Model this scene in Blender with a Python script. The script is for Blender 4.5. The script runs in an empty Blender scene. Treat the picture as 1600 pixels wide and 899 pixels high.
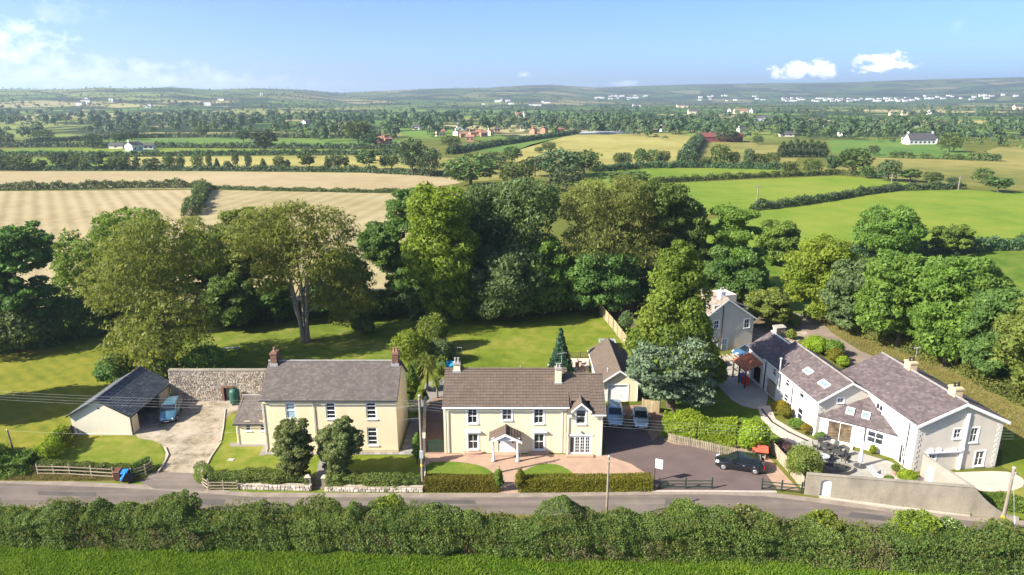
import bpy, math, random
import numpy as np
from mathutils import Vector, Matrix
S = bpy.context.scene
COL = S.collection
R = math.radians
# ------------------------------------------------------------------ camera, world, sun, exposure
HAZE = 1.45e-4
CAM_H = 35.0; FPX = 1067.0; PITCH = R(15.7)
cp, sp = math.cos(PITCH), math.sin(PITCH)
cam = bpy.data.cameras.new('camera')
cam.sensor_width = 36.0; cam.lens = FPX / 1600.0 * 36.0
cam.clip_start = 0.5; cam.clip_end = 60000
cam_o = bpy.data.objects.new('camera', cam); COL.objects.link(cam_o)
cam_o.location = (0, 0, CAM_H); cam_o.rotation_euler = (R(90) - PITCH, 0, 0)
S.camera = cam_o

SUN_EL, SUN_AZ_FRONT = R(34.0), R(22.0)         # the sun stands to the left, a little behind the camera
sun_dir = Vector((-math.cos(SUN_EL) * math.cos(SUN_AZ_FRONT), -math.cos(SUN_EL) * math.sin(SUN_AZ_FRONT), math.sin(SUN_EL)))
sl = bpy.data.lights.new('sun', 'SUN'); sl.energy = 5.0; sl.angle = R(0.5); sl.color = (1.0, 0.93, 0.80)
so = bpy.data.objects.new('sun', sl); COL.objects.link(so)
so.rotation_euler = sun_dir.to_track_quat('Z', 'Y').to_euler()
S.view_settings.view_transform = 'Standard'; S.view_settings.look = 'None'
S.view_settings.gamma = 1.0; S.view_settings.use_curve_mapping = False
S.view_settings.exposure = 1.4
S.render.engine = 'CYCLES'
S.cycles.use_denoising = True
S.cycles.max_bounces = 6; S.cycles.diffuse_bounces = 3; S.cycles.glossy_bounces = 2
S.cycles.transmission_bounces = 2; S.cycles.volume_bounces = 0; S.cycles.transparent_max_bounces = 4
S.cycles.caustics_reflective = False; S.cycles.caustics_refractive = False

def PX(px, py, z=0.0):
    """world point at height z seen at photograph pixel (px, py): used to survey the place"""
    x = (px - 800) / FPX; y = (449.5 - py) / FPX
    d = (x, cp + y * sp, -sp + y * cp); t = (z - CAM_H) / d[2]
    return Vector((t * d[0], t * d[1], z))
def HT(py, Y):
    """height of a point at depth Y seen in photograph row py"""
    y = (449.5 - py) / FPX
    return CAM_H + Y * (-sp + y * cp) / (cp + y * sp)

w = bpy.data.worlds.new('World'); S.world = w; w.use_nodes = True
nt = w.node_tree; N = nt.nodes; L = nt.links
for n in list(N): N.remove(n)
def wn(t, **k):
    n = N.new(t)
    for a, b in k.items(): setattr(n, a, b)
    return n
sky = wn('ShaderNodeTexSky', sky_type='NISHITA', sun_disc=False)
sky.sun_elevation = SUN_EL
sky.sun_rotation = math.atan2(sun_dir.x, sun_dir.y)
sky.altitude = 60; sky.air_density = 0.5; sky.dust_density = 1.5; sky.ozone_density = 6.0
tc = wn('ShaderNodeTexCoord')
noise = wn('ShaderNodeTexNoise'); noise.inputs['Scale'].default_value = 48; noise.inputs['Detail'].default_value = 7; noise.inputs['Roughness'].default_value = 0.58
mp = wn('ShaderNodeMapping'); mp.inputs['Scale'].default_value = (1, 1, 1.6)
L.new(tc.outputs['Generated'], mp.inputs['Vector']); L.new(mp.outputs[0], noise.inputs['Vector'])
def dirpx(px, py):
    x = (px - 800) / FPX; y = (449.5 - py) / FPX
    return Vector((x, cp + y * sp, -sp + y * cp)).normalized()
def math_n(op, a, b=None, clamp=False):
    n = wn('ShaderNodeMath', operation=op); n.use_clamp = clamp
    for i, v in enumerate((a, b)):
        if v is None: continue
        if isinstance(v, (int, float)): n.inputs[i].default_value = v
        else: L.new(v, n.inputs[i])
    return n.outputs[0]
total = None
# fair-weather clouds low over the hills: direction, half width, half height (radians), strength, softness
CLOUDS = [(1258, 110, .046, .0105, 1.0, 4), (1290, 106, .026, .011, .95, 4), (1362, 106, .026, .009, 1.0, 4), (1384, 96, .030, .013, 1.0, 4),
          (8, 70, .075, .038, .75, 1.0), (110, 120, .20, .026, .7, .9), (270, 128, .18, .016, .65, .9), (-60, 120, .12, .03, .6, .9),
          (820, 117, .010, .0045, .5, 1.3), (980, 131, .022, .0055, .65, 1.3), (1498, 38, .008, .010, .16, 1.0), (-420, 40, .2, .05, .8, 1.0), (2050, 70, .15, .04, .8, 1.1), (90, 20, .05, .015, .25, 1.0)]
for (px, py, a, b, st, sf) in CLOUDS:
    d = dirpx(px, py); r = d.cross(Vector((0, 0, 1))).normalized(); u = r.cross(d).normalized()
    sub = wn('ShaderNodeVectorMath', operation='SUBTRACT'); L.new(tc.outputs['Generated'], sub.inputs[0]); sub.inputs[1].default_value = d
    def dotn(v):
        n = wn('ShaderNodeVectorMath', operation='DOT_PRODUCT'); L.new(sub.outputs[0], n.inputs[0]); n.inputs[1].default_value = v
        return n.outputs['Value']
    x2 = math_n('POWER', math_n('ABSOLUTE', dotn(r / a)), 2.0); y2 = math_n('POWER', math_n('ABSOLUTE', dotn(u / b)), 2.0)
    dist = math_n('SQRT', math_n('ADD', x2, y2))
    m = math_n('SUBTRACT', 1.0, dist)
    m = math_n('ADD', m, math_n('MULTIPLY', math_n('SUBTRACT', noise.outputs[0], 0.52), 3.2))
    m = math_n('MULTIPLY', m, sf * .7, clamp=True)
    m = math_n('MULTIPLY', m, math_n('MULTIPLY', math_n('SUBTRACT', 1.6, dist), 1.5, clamp=True), clamp=True)
    m = math_n('MULTIPLY', m, st)
    total = m if total is None else math_n('MAXIMUM', total, m)
mix = wn('ShaderNodeMix', data_type='RGBA')
L.new(total, mix.inputs[0]); L.new(sky.outputs[0], mix.inputs[6]); mix.inputs[7].default_value = (6.6, 6.6, 6.7, 1)
bg = wn('ShaderNodeBackground'); bg.inputs[1].default_value = 0.105
hs = wn('ShaderNodeHueSaturation'); hs.inputs['Saturation'].default_value = 1.02
L.new(mix.outputs[2], hs.inputs['Color'])
out = wn('ShaderNodeOutputWorld'); L.new(hs.outputs[0], bg.inputs[0]); L.new(bg.outputs[0], out.inputs[0])

# ------------------------------------------------------------------ materials
MATS = {}
def nodes(name):
    m = bpy.data.materials.new(name); m.use_nodes = True
    t = m.node_tree; b = t.nodes.get('Principled BSDF'); o = t.nodes.get('Material Output')
    MATS[name] = m
    return m, t, b, o
def setspec(b, v):
    b.inputs['Specular IOR Level'].default_value = v
def tex(t, kind, scale, coord, detail=4, rough=.55, stretch=None, out=0):
    n = t.nodes.new(kind); n.inputs['Scale'].default_value = scale
    if kind == 'ShaderNodeTexNoise':
        n.inputs['Detail'].default_value = detail; n.inputs['Roughness'].default_value = rough
    if stretch:
        m = t.nodes.new('ShaderNodeMapping'); m.inputs['Scale'].default_value = stretch[:3]
        if len(stretch) > 3: m.inputs['Rotation'].default_value = (0, 0, stretch[3])
        t.links.new(coord, m.inputs[0]); coord = m.outputs[0]
    t.links.new(coord, n.inputs['Vector'])
    return n
def ramp(t, fac, stops):
    n = t.nodes.new('ShaderNodeValToRGB'); e = n.color_ramp.elements
    while len(e) < len(stops): e.new(.5)
    for i, (p, c) in enumerate(stops):
        e[i].position = p; e[i].color = (*c, 1) if len(c) == 3 else c
    t.links.new(fac, n.inputs[0]); return n.outputs[0]
def mixc(t, fac, a, b, mode='MIX'):
    n = t.nodes.new('ShaderNodeMix'); n.data_type = 'RGBA'; n.blend_type = mode
    for i, v in ((0, fac), (6, a), (7, b)):
        if isinstance(v, (int, float)): n.inputs[i].default_value = v
        elif isinstance(v, (tuple, list)): n.inputs[i].default_value = (*v[:3], 1)
        else: t.links.new(v, n.inputs[i])
    return n.outputs[2]
def mth(t, op, a, b=0.0, clamp=False):
    n = t.nodes.new('ShaderNodeMath'); n.operation = op; n.use_clamp = clamp
    for i, v in enumerate((a, b)):
        if isinstance(v, (int, float)): n.inputs[i].default_value = v
        else: t.links.new(v, n.inputs[i])
    return n.outputs[0]
def bumpn(t, b, h, strength, dist=.05):
    n = t.nodes.new('ShaderNodeBump'); n.inputs['Strength'].default_value = strength; n.inputs['Distance'].default_value = dist
    t.links.new(h, n.inputs['Height']); t.links.new(n.outputs[0], b.inputs['Normal'])
def wpos(t): return t.nodes.new('ShaderNodeNewGeometry').outputs['Position']
def opos(t): return t.nodes.new('ShaderNodeTexCoord').outputs['Object']

def M(name, col, rough=.8, var=.18, scale=1.5, fine=14, bump=0.0, bdist=.02, spec=.25, tint=0.0, metal=0.0, world=True, col2=None, stain=0.0, coat=0.0):
    m, t, b, o = nodes(name)
    c = wpos(t) if world else opos(t)
    n1 = tex(t, 'ShaderNodeTexNoise', scale, c, 5); n2 = tex(t, 'ShaderNodeTexNoise', fine, c, 3)
    f = mth(t, 'ADD', mth(t, 'MULTIPLY', n1.outputs[0], .6), mth(t, 'MULTIPLY', n2.outputs[0], .4))
    hi = tuple(min(1, v * (1 + var * 1.6)) for v in col); lo = tuple(v * (1 - var * 1.6) for v in (col2 or col))
    colr = ramp(t, f, [(.3, lo), (.7, hi)])
    if stain:
        st = tex(t, 'ShaderNodeTexNoise', scale * 1.7, c, 6, .65, (1, 1, .25))
        sf = ramp(t, st.outputs[0], [(.48, (0, 0, 0)), (.75, (1, 1, 1))])
        colr = mixc(t, mth(t, 'MULTIPLY', sf, stain), colr, tuple(v * .45 for v in col))
    if tint:
        a = t.nodes.new('ShaderNodeAttribute'); a.attribute_name = 'tint'
        k = mth(t, 'ADD', 1 - tint, mth(t, 'MULTIPLY', a.outputs['Fac'], 2 * tint))
        cc = t.nodes.new('ShaderNodeCombineColor')
        for i in range(3): t.links.new(k, cc.inputs[i])
        colr = mixc(t, 1.0, colr, cc.outputs[0], 'MULTIPLY')
    t.links.new(colr, b.inputs['Base Color'])
    b.inputs['Roughness'].default_value = rough; b.inputs['Metallic'].default_value = metal; setspec(b, spec)
    if coat: b.inputs['Coat Weight'].default_value = coat; b.inputs['Coat Roughness'].default_value = .05
    if bump: bumpn(t, b, n2.outputs[0], bump, bdist)
    return m
def grass_mat(name, c1, c2, c3, big=.05, mid=.5, fine=6, stripe=None, bump=.6, bdist=.08, con=.12):
    m, t, b, o = nodes(name); c = wpos(t)
    n1 = tex(t, 'ShaderNodeTexNoise', big, c, 5, .6); n2 = tex(t, 'ShaderNodeTexNoise', mid, c, 6, .65); n3 = tex(t, 'ShaderNodeTexNoise', fine, c, 4, .7)
    f = mth(t, 'ADD', mth(t, 'MULTIPLY', n1.outputs[0], .45), mth(t, 'ADD', mth(t, 'MULTIPLY', n2.outputs[0], .35), mth(t, 'MULTIPLY', n3.outputs[0], .2)))
    if stripe:
        ang, per, amt = stripe
        mp_ = t.nodes.new('ShaderNodeMapping'); mp_.inputs['Rotation'].default_value = (0, 0, ang)
        t.links.new(c, mp_.inputs[0])
        dn = t.nodes.new('ShaderNodeVectorMath'); dn.operation = 'ADD'
        t.links.new(mp_.outputs[0], dn.inputs[0])
        sc_ = t.nodes.new('ShaderNodeVectorMath'); sc_.operation = 'SCALE'; t.links.new(n2.outputs['Color'], sc_.inputs[0]); sc_.inputs['Scale'].default_value = per * .35
        t.links.new(sc_.outputs[0], dn.inputs[1])
        wv = t.nodes.new('ShaderNodeTexWave'); wv.wave_type = 'BANDS'; wv.bands_direction = 'X'
        wv.inputs['Scale'].default_value = 6.2832 / (20 * per) ; wv.inputs['Distortion'].default_value = .3; wv.inputs['Detail'].default_value = 2
        t.links.new(dn.outputs[0], wv.inputs['Vector'])
        f = mth(t, 'ADD', f, mth(t, 'MULTIPLY', mth(t, 'SUBTRACT', wv.outputs['Fac'], .5), amt))
    col = ramp(t, f, [(.5 - con, c1), (.5, c2), (.5 + con, c3)])
    t.links.new(col, b.inputs['Base Color']); b.inputs['Roughness'].default_value = .9; setspec(b, .1)
    if bump: bumpn(t, b, n3.outputs[0], bump, bdist)
    return m
def leaf_mat(name, c1, c2, trans=.4, vary=.12):
    m, t, b, o = nodes(name)
    a = t.nodes.new('ShaderNodeAttribute'); a.attribute_name = 'tint'
    col = mixc(t, a.outputs['Fac'], c1, c2)
    oi = t.nodes.new('ShaderNodeObjectInfo')
    h = t.nodes.new('ShaderNodeHueSaturation'); t.links.new(col, h.inputs['Color'])
    t.links.new(mth(t, 'ADD', .5 - vary * .22, mth(t, 'MULTIPLY', oi.outputs['Random'], vary * .44)), h.inputs['Hue'])
    t.links.new(mth(t, 'ADD', 1 - vary, mth(t, 'MULTIPLY', oi.outputs['Random'], 2 * vary)), h.inputs['Value'])
    t.links.new(h.outputs[0], b.inputs['Base Color']); b.inputs['Roughness'].default_value = .6; setspec(b, .22)
    tr = t.nodes.new('ShaderNodeBsdfTranslucent')
    t.links.new(mixc(t, .5, h.outputs[0], (c2[0] * 1.3, c2[1] * 1.5, c2[2] * .6)), tr.inputs[0])
    mx = t.nodes.new('ShaderNodeMixShader'); mx.inputs[0].default_value = trans
    t.links.new(b.outputs[0], mx.inputs[1]); t.links.new(tr.outputs[0], mx.inputs[2]); t.links.new(mx.outputs[0], o.inputs[0])
    return m

# ------------------------------------------------------------------ object helpers
def link(o, parent=None):
    COL.objects.link(o)
    if parent is not None: o.parent = parent
    return o
def tag(o, label=None, cat=None, group=None, kind=None):
    if label: o['label'] = label
    if cat: o['category'] = cat
    if group: o['group'] = group
    if kind: o['kind'] = kind
    return o
def thing(name, label, cat, loc=(0, 0, 0), rz=0.0, group=None):
    o = bpy.data.objects.new(name, None); o.empty_display_size = .3; o.location = loc; o.rotation_euler = (0, 0, rz)
    link(o); return tag(o, label, cat, group)
def copy_tree(o, parent=None):
    c = o.copy(); COL.objects.link(c)
    if parent is not None: c.parent = parent
    for ch in o.children: copy_tree(ch, c)
    return c
class MB:
    """collects boxes, tubes and polygons into one mesh"""
    def __init__(s): s.v = []; s.f = []; s.t = []
    def add(s, vs, fs, tint=.5):
        n = len(s.v); s.v += [tuple(v) for v in vs]; s.f += [tuple(i + n for i in f) for f in fs]; s.t += [tint] * len(fs)
    def hexa(s, p, tint=.5):   # p: 4 bottom then 4 top, counter-clockwise
        s.add(p, [(3, 2, 1, 0), (4, 5, 6, 7), (0, 1, 5, 4), (1, 2, 6, 5), (2, 3, 7, 6), (3, 0, 4, 7)], tint); return s
    def box(s, x0, x1, y0, y1, z0, z1, tint=.5):
        return s.hexa([(x0, y0, z0), (x1, y0, z0), (x1, y1, z0), (x0, y1, z0), (x0, y0, z1), (x1, y0, z1), (x1, y1, z1), (x0, y1, z1)], tint)
    def obox(s, o, a, b, c, tint=.5):   # box spanned by three vectors from corner o
        o, a, b, c = map(Vector, (o, a, b, c))
        if a.cross(b).dot(c) < 0: a, b = b, a
        return s.hexa([o, o + a, o + a + b, o + b, o + c, o + a + c, o + a + b + c, o + b + c], tint)
    def bar(s, p, q, wd, th=None, up=(0, 0, 1), tint=.5):   # square bar from p to q
        p, q = Vector(p), Vector(q); d = (q - p).normalized(); u = Vector(up)
        if abs(d.dot(u)) > .98: u = Vector((0, 1, 0))
        sx = d.cross(u).normalized() * wd; sz = sx.cross(d).normalized() * (th or wd)
        return s.obox(p - sx / 2 - sz / 2, q - p, sx, sz, tint)
    def tube(s, p, q, r0, r1=None, n=8, cap=True, tint=.5):
        p, q = Vector(p), Vector(q); r1 = r0 if r1 is None else r1; d = (q - p).normalized()
        u = Vector((0, 0, 1)) if abs(d.z) < .9 else Vector((1, 0, 0)); a = d.cross(u).normalized(); b = d.cross(a)
        vs = []
        for c_, r in ((p, r0), (q, r1)):
            for i in range(n):
                an = 2 * math.pi * i / n; vs.append(c_ + (a * math.cos(an) + b * math.sin(an)) * r)
        fs = [(i, i + n, (i + 1) % n + n, (i + 1) % n) for i in range(n)]
        if cap: fs += [tuple(range(n)), tuple(range(2 * n - 1, n - 1, -1))]
        s.add(vs, fs, tint); return s
    def path(s, pts, radii, n=7, tint=.5):     # tapered tube through points, one skin
        vs = []; fs = []; k = len(pts); pts = [Vector(p) for p in pts]
        for j, p in enumerate(pts):
            d = (pts[min(j + 1, k - 1)] - pts[max(j - 1, 0)]).normalized()
            u = Vector((1, 0, 0)) if abs(d.x) < .9 else Vector((0, 1, 0)); a = d.cross(u).normalized(); b = d.cross(a)
            for i in range(n):
                an = 2 * math.pi * i / n; vs.append(p + (a * math.cos(an) + b * math.sin(an)) * radii[j])
        for j in range(k - 1):
            for i in range(n):
                fs.append((j * n + i, j * n + n + i, j * n + n + (i + 1) % n, j * n + (i + 1) % n))
        fs.append(tuple(range((k - 1) * n + n - 1, (k - 1) * n - 1, -1)))
        s.add(vs, fs, tint); return s
    def prism(s, poly, z0, z1, tint=.5):      # vertical prism from a ccw outline
        n = len(poly); vs = [(p[0], p[1], z0) for p in poly] + [(p[0], p[1], z1) for p in poly]
        s.add(vs, [tuple(range(n - 1, -1, -1)), tuple(range(n, 2 * n))] + [(i, (i + 1) % n, (i + 1) % n + n, i + n) for i in range(n)], tint); return s
    def extr(s, poly, off, tint=.5):          # polygon (3-D points) extruded by a vector
        n = len(poly); off = Vector(off); vs = [Vector(p) for p in poly]; vs += [v + off for v in vs]
        s.add(vs, [tuple(range(n - 1, -1, -1)), tuple(range(n, 2 * n))] + [(i, (i + 1) % n, (i + 1) % n + n, i + n) for i in range(n)], tint); return s
    def lathe(s, c, prof, n=12, tint=.5):     # prof: (radius, z)
        vs = []; fs = []
        for r, z in prof:
            for i in range(n):
                an = 2 * math.pi * i / n; vs.append((c[0] + r * math.cos(an), c[1] + r * math.sin(an), c[2] + z))
        for j in range(len(prof) - 1):
            for i in range(n): fs.append((j * n + i, j * n + (i + 1) % n, j * n + n + (i + 1) % n, j * n + n + i))
        fs += [tuple(range(n - 1, -1, -1)), tuple(range((len(prof) - 1) * n, len(prof) * n))]
        s.add(vs, fs, tint); return s
    def mesh(s, name, mat, smooth=False):
        me = bpy.data.meshes.new(name); me.from_pydata(s.v, [], s.f)
        a = me.attributes.new('tint', 'FLOAT', 'FACE'); a.data.foreach_set('value', s.t)
        if smooth: me.polygons.foreach_set('use_smooth', [True] * len(me.polygons))
        if mat: me.materials.append(mat)
        me.update(); return me
    def build(s, name, mat, parent=None, smooth=False, kind=None):
        o = bpy.data.objects.new(name, s.mesh(name, mat, smooth)); link(o, parent)
        if kind: o['kind'] = kind
        return o
def flat(name, pts, z, mat, label=None, th=0.0):
    """a ground sheet (structure) from an outline of (x, y)"""
    me = bpy.data.meshes.new(name)
    from mathutils.geometry import tessellate_polygon
    vs = [Vector((p[0], p[1], z)) for p in pts]
    tr = tessellate_polygon([vs])
    fs = []
    for a, b_, c_ in tr:
        nrm = (vs[b_] - vs[a]).cross(vs[c_] - vs[a]).z
        fs.append((a, b_, c_) if nrm > 0 else (a, c_, b_))
    me.from_pydata(vs, [], fs); me.materials.append(mat); me.update()
    o = bpy.data.objects.new(name, me); link(o); tag(o, label, None, None, 'structure'); return o
def pxpoly(pts, z=0.0): return [PX(x, y, z).xy for x, y in pts]
def smooth_poly(pts, it=2):
    for _ in range(it):
        q = []
        for i in range(len(pts)):
            a, b = Vector(pts[i]), Vector(pts[(i + 1) % len(pts)]); q += [a * .75 + b * .25, a * .25 + b * .75]
        pts = q
    return pts
def quads_mesh(name, V, mat, tint):
    """V: (n, corners, 3) numpy faces -> mesh"""
    n, c = V.shape[:2]; me = bpy.data.meshes.new(name)
    me.vertices.add(n * c); me.vertices.foreach_set('co', np.ascontiguousarray(V, dtype=np.float32).ravel())
    me.loops.add(n * c); me.loops.foreach_set('vertex_index', np.arange(n * c, dtype=np.int32))
    me.polygons.add(n); me.polygons.foreach_set('loop_start', np.arange(0, n * c, c, dtype=np.int32))
    me.update(calc_edges=True)
    a = me.attributes.new('tint', 'FLOAT', 'FACE'); a.data.foreach_set('value', np.asarray(tint, dtype=np.float32))
    me.materials.append(mat); return me
def leaf_quads(rng, P, Nrm, size, asp=.6, along=None, amt=0.0):
    """small pointed leaf sprays at P facing Nrm; along: preferred long axis"""
    n = len(P); Nrm = Nrm / (np.linalg.norm(Nrm, axis=1, keepdims=True) + 1e-9)
    T = rng.normal(size=(n, 3))
    if along is not None: T = T * (1 - amt) + along * amt * 1.6
    T -= Nrm * (T * Nrm).sum(1, keepdims=True); T /= np.linalg.norm(T, axis=1, keepdims=True) + 1e-9
    B = np.cross(Nrm, T); s = np.asarray(size)[:, None] * .57
    curl = Nrm * s * .25
    return np.stack([P - T * s - curl, P + T * s * .55 - B * s * asp, P + T * s * .55 + B * s * asp], 1)
print('core ok')
# ------------------------------------------------------------------ material library
lawn_m = grass_mat('lawn_grass', (.085, .12, .012), (.135, .172, .018), (.22, .205, .045), .10, .55, 7, bump=.6, con=.10)
lawn_stripe_m = grass_mat('mown_lawn_grass', (.10, .125, .012), (.17, .175, .02), (.235, .205, .035), .09, .6, 9, stripe=(R(-52), 1.7, .05), bump=.6, con=.11)
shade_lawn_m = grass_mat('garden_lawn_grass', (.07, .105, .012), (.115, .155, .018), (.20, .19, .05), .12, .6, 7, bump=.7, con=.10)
green_lawn_m = grass_mat('green_lawn_grass', (.06, .115, .012), (.10, .155, .018), (.165, .185, .03), .12, .6, 8, bump=.6, con=.10)
verge_m = grass_mat('rough_verge_grass', (.085, .09, .02), (.16, .15, .035), (.24, .20, .075), .25, 1.6, 12, bump=.8)
front_m = grass_mat('lush_field_grass', (.06, .125, .010), (.10, .18, .014), (.15, .21, .025), .3, 1.6, 7, bump=1.0, bdist=.15)
pasture_m = grass_mat('pasture_grass', (.10, .165, .016), (.142, .202, .02), (.19, .22, .03), .012, .09, 1.2, bump=.4, con=.085)
pasture2_m = grass_mat('bright_pasture_grass', (.10, .165, .018), (.145, .20, .022), (.19, .22, .03), .012, .09, 1.2, bump=.4, con=.085)
green_m = grass_mat('deep_green_pasture', (.07, .14, .025), (.10, .17, .03), (.14, .19, .035), .012, .07, 1.0, bump=.3, con=.085)
rough_m = grass_mat('rough_pasture', (.12, .13, .03), (.19, .18, .045), (.26, .22, .07), .012, .08, 1.0, bump=.5, con=.085)
stubble_m = grass_mat('stubble_upper', (.26, .20, .10), (.32, .255, .14), (.37, .295, .17), .012, .12, 1.5, stripe=(R(88), 5.0, .05), bump=.3)
stubble_l_m = grass_mat('stubble_tramlines', (.235, .185, .095), (.31, .25, .135), (.37, .30, .17), .014, .2, 1.5, stripe=(R(-34), 4.2, .13), bump=.3)
stubble_r_m = grass_mat('stubble_worn', (.23, .19, .085), (.30, .25, .13), (.36, .30, .165), .02, .14, 1.5, stripe=(R(10), 6, .08), bump=.3)
corn_m = grass_mat('ripening_crop', (.20, .19, .05), (.28, .25, .07), (.34, .30, .10), .010, .06, .8, bump=.2, con=.085)
def road_mat():
    m, t, b, o = nodes('worn_road_asphalt'); c = wpos(t)
    a = tex(t, 'ShaderNodeTexNoise', .22, c, 6, .65); f = tex(t, 'ShaderNodeTexNoise', 28, c, 3); k = tex(t, 'ShaderNodeTexNoise', 1.0, c, 4, .6, (.05, 1.15, 1, R(1.5)))
    v = mth(t, 'ADD', mth(t, 'MULTIPLY', a.outputs[0], .4), mth(t, 'ADD', mth(t, 'MULTIPLY', f.outputs[0], .2), mth(t, 'MULTIPLY', k.outputs[0], .4)))
    t.links.new(ramp(t, v, [(.38, (.105, .088, .078)), (.5, (.155, .128, .110)), (.6, (.205, .172, .145))]), b.inputs['Base Color']); b.inputs['Roughness'].default_value = .95; setspec(b, .08); bumpn(t, b, f.outputs[0], .4, .01); return m
asphalt_m = road_mat()
edge_m = M('road_edge_grit', (.24, .20, .165), .95, .2, .8, 25, .3, .01, .1)
drive_m = M('drive_asphalt', (.125, .092, .085), .92, .13, .5, 40, .25, .01, .15)
paver_m = M('terracotta_paving', (.40, .27, .195), .9, .12, .9, 20, .2, .01, .15, tint=.12)
paver2_m = M('brown_block_paving', (.24, .155, .115), .9, .14, .9, 22, .2, .01, .15)
pinkpave_m = M('pale_pink_gravel', (.50, .41, .34), .95, .08, .7, 40, .4, .01, .1)
greypave_m = M('grey_paving', (.36, .34, .30), .9, .12, .8, 18, .2, .01, .15, tint=.12)
slab_m = M('stone_slab', (.27, .25, .225), .9, .12, 1.0, 18, .2, .01, .15, tint=.2)
yard_m = grass_mat('worn_shaded_concrete', (.16, .135, .085), (.31, .26, .19), (.40, .34, .26), .35, 1.3, 7, bump=.4, bdist=.02, con=.09)  # mottling carries stains and greenish patches, with tree shadows painted in
kerb_m = M('concrete_kerb', (.42, .37, .31), .9, .1, 1, 15, .2, .01, .1)
lane_m = M('gravel_lane', (.22, .175, .14), .95, .2, .35, 12, .4, .02, .1)
soil_m = M('bare_soil', (.16, .12, .08), .95, .25, .8, 12, .5, .03, .05)
cream_m = M('cream_render', (.72, .60, .40), .85, .035, .5, 30, .1, .005, .2, stain=.2)
cream2_m = M('pale_cream_render', (.74, .64, .44), .85, .03, .5, 30, .1, .005, .2, stain=.16)
garwall_m = M('pale_grey_cream_render', (.62, .575, .46), .88, .05, .4, 30, .15, .005, .2, stain=.14)
white_m = M('white_render', (.68, .665, .63), .85, .03, .5, 30, .1, .005, .2, stain=.14)
greyr_m = M('grey_render', (.56, .51, .43), .88, .06, .5, 40, .15, .005, .15, stain=.16)
returnwall_m = M('pale_wall_render', (.29, .265, .225), .92, .1, .5, 14, .25, .01, .1, stain=.3)
roughcast_m = M('weathered_wall_render', (.265, .235, .185), .95, .2, .5, 10, .4, .015, .1, stain=.5)
upvc_m = M('white_window_paint', (.80, .80, .79), .45, .02, 2, 20, 0, .01, .4)
trim_m = M('white_trim_paint', (.76, .755, .74), .55, .04, 2, 20, 0, .01, .3)
glass_m = M('window_glass', (.022, .028, .035), .06, .2, 1.2, 3, 0, .01, .8)
blind_m = M('pale_blue_blind_glass', (.30, .40, .46), .15, .1, 1.2, 3, 0, .01, .6)
warmglass_m = M('lit_through_glass', (.12, .085, .05), .07, .5, .8, 2.0, 0, .01, .8)
skylight_m = M('rooflight_glass', (.20, .25, .25), .08, .1, 1.2, 3, 0, .01, .8)
slate_m = M('weathered_slate', (.125, .108, .098), .88, .10, .7, 12, .15, .01, .12, tint=.15, stain=.25)
slate2_m = M('purple_slate', (.118, .095, .096), .85, .14, .8, 12, .15, .01, .15, tint=.2, stain=.15)
slate3_m = M('blue_grey_slate', (.10, .108, .122), .6, .2, .9, 12, .15, .01, .45, tint=.3, stain=.25)
tile_m = M('brown_concrete_tile', (.128, .099, .079), .92, .08, .5, 10, .1, .01, .08, tint=.07)
tile4_m = M('fawn_roof_tile', (.25, .20, .165), .85, .1, .5, 10, .15, .01, .2, tint=.16)
redtile_m = M('orange_clay_tile', (.44, .16, .075), .8, .12, 1.5, 12, .15, .01, .2, tint=.2)
ridge_m = M('ridge_mortar', (.24, .225, .21), .9, .2, 1, 15, .2, .01, .15)
dark_m = M('dark_interior', (.015, .014, .013), .95, .2, 1, 5)
black_m = M('black_paint', (.02, .021, .022), .5, .2, 2, 10, 0, .01, .4)
green_paint_m = M('dark_green_paint', (.03, .055, .038), .6, .2, 3, 10, 0, .01, .3)
brick_m = M('red_brick', (.20, .11, .08), .9, .2, 2, 8, .2, .01, .15, tint=.3)
buff_m = M('buff_chimney_stone', (.52, .40, .25), .9, .12, 2, 10, .2, .01, .15)
pot_m = M('clay_chimney_pot', (.30, .17, .115), .85, .15, 3, 10, 0, .01, .2)
potgrey_m = M('grey_chimney_pot', (.30, .28, .26), .85, .15, 3, 10, 0, .01, .2)
lead_m = M('lead_flashing', (.33, .335, .345), .5, .12, 2, 10, 0, .01, .5)
stone_m = M('rubble_stone', (.35, .30, .245), .95, .15, 1.2, 9, .4, .02, .1, tint=.4)
mortar_m = M('lime_mortar', (.33, .28, .22), .95, .2, 1.0, 10, .4, .02, .1)
whitestone_m = M('pale_rubble_stone', (.48, .42, .37), .95, .15, 1.2, 9, .3, .02, .1, tint=.35)
timber_m = M('silvered_timber', (.33, .27, .20), .9, .18, 1.2, 14, .2, .01, .15, tint=.22, stain=.2)
fencegold_m = M('golden_board_fence', (.34, .27, .165), .9, .15, 1.2, 14, .2, .01, .15, tint=.2)
darkwood_m = M('dark_stained_timber', (.085, .06, .045), .85, .2, 1.2, 14, .2, .01, .2, tint=.25)
polewood_m = M('weathered_pole_wood', (.235, .195, .155), .9, .2, 1.5, 14, .3, .01, .15, stain=.2)
bark_m = M('tree_bark', (.10, .082, .06), .95, .3, 2, 12, .6, .03, .1)
palebark_m = M('pale_bark', (.21, .175, .13), .95, .3, 2, 12, .6, .03, .1)
wire_m = M('aluminium_cable', (.34, .34, .34), .5, .1, 2, 10, 0, .01, .4)
galv_m = M('galvanised_metal', (.42, .43, .44), .45, .1, 2, 10, 0, .01, .5)
red_m = M('red_plastic', (.55, .035, .03), .5, .1, 2, 10, 0, .01, .4)
redpaint_m = M('faded_red_paint', (.42, .085, .05), .8, .15, 2, 10, 0, .01, .2)
blue_m = M('blue_plastic', (.02, .20, .62), .45, .12, 2, 10, 0, .01, .4)
cyan_m = M('blue_trampoline_mat', (.02, .30, .52), .6, .12, 2, 10, 0, .01, .3)
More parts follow.
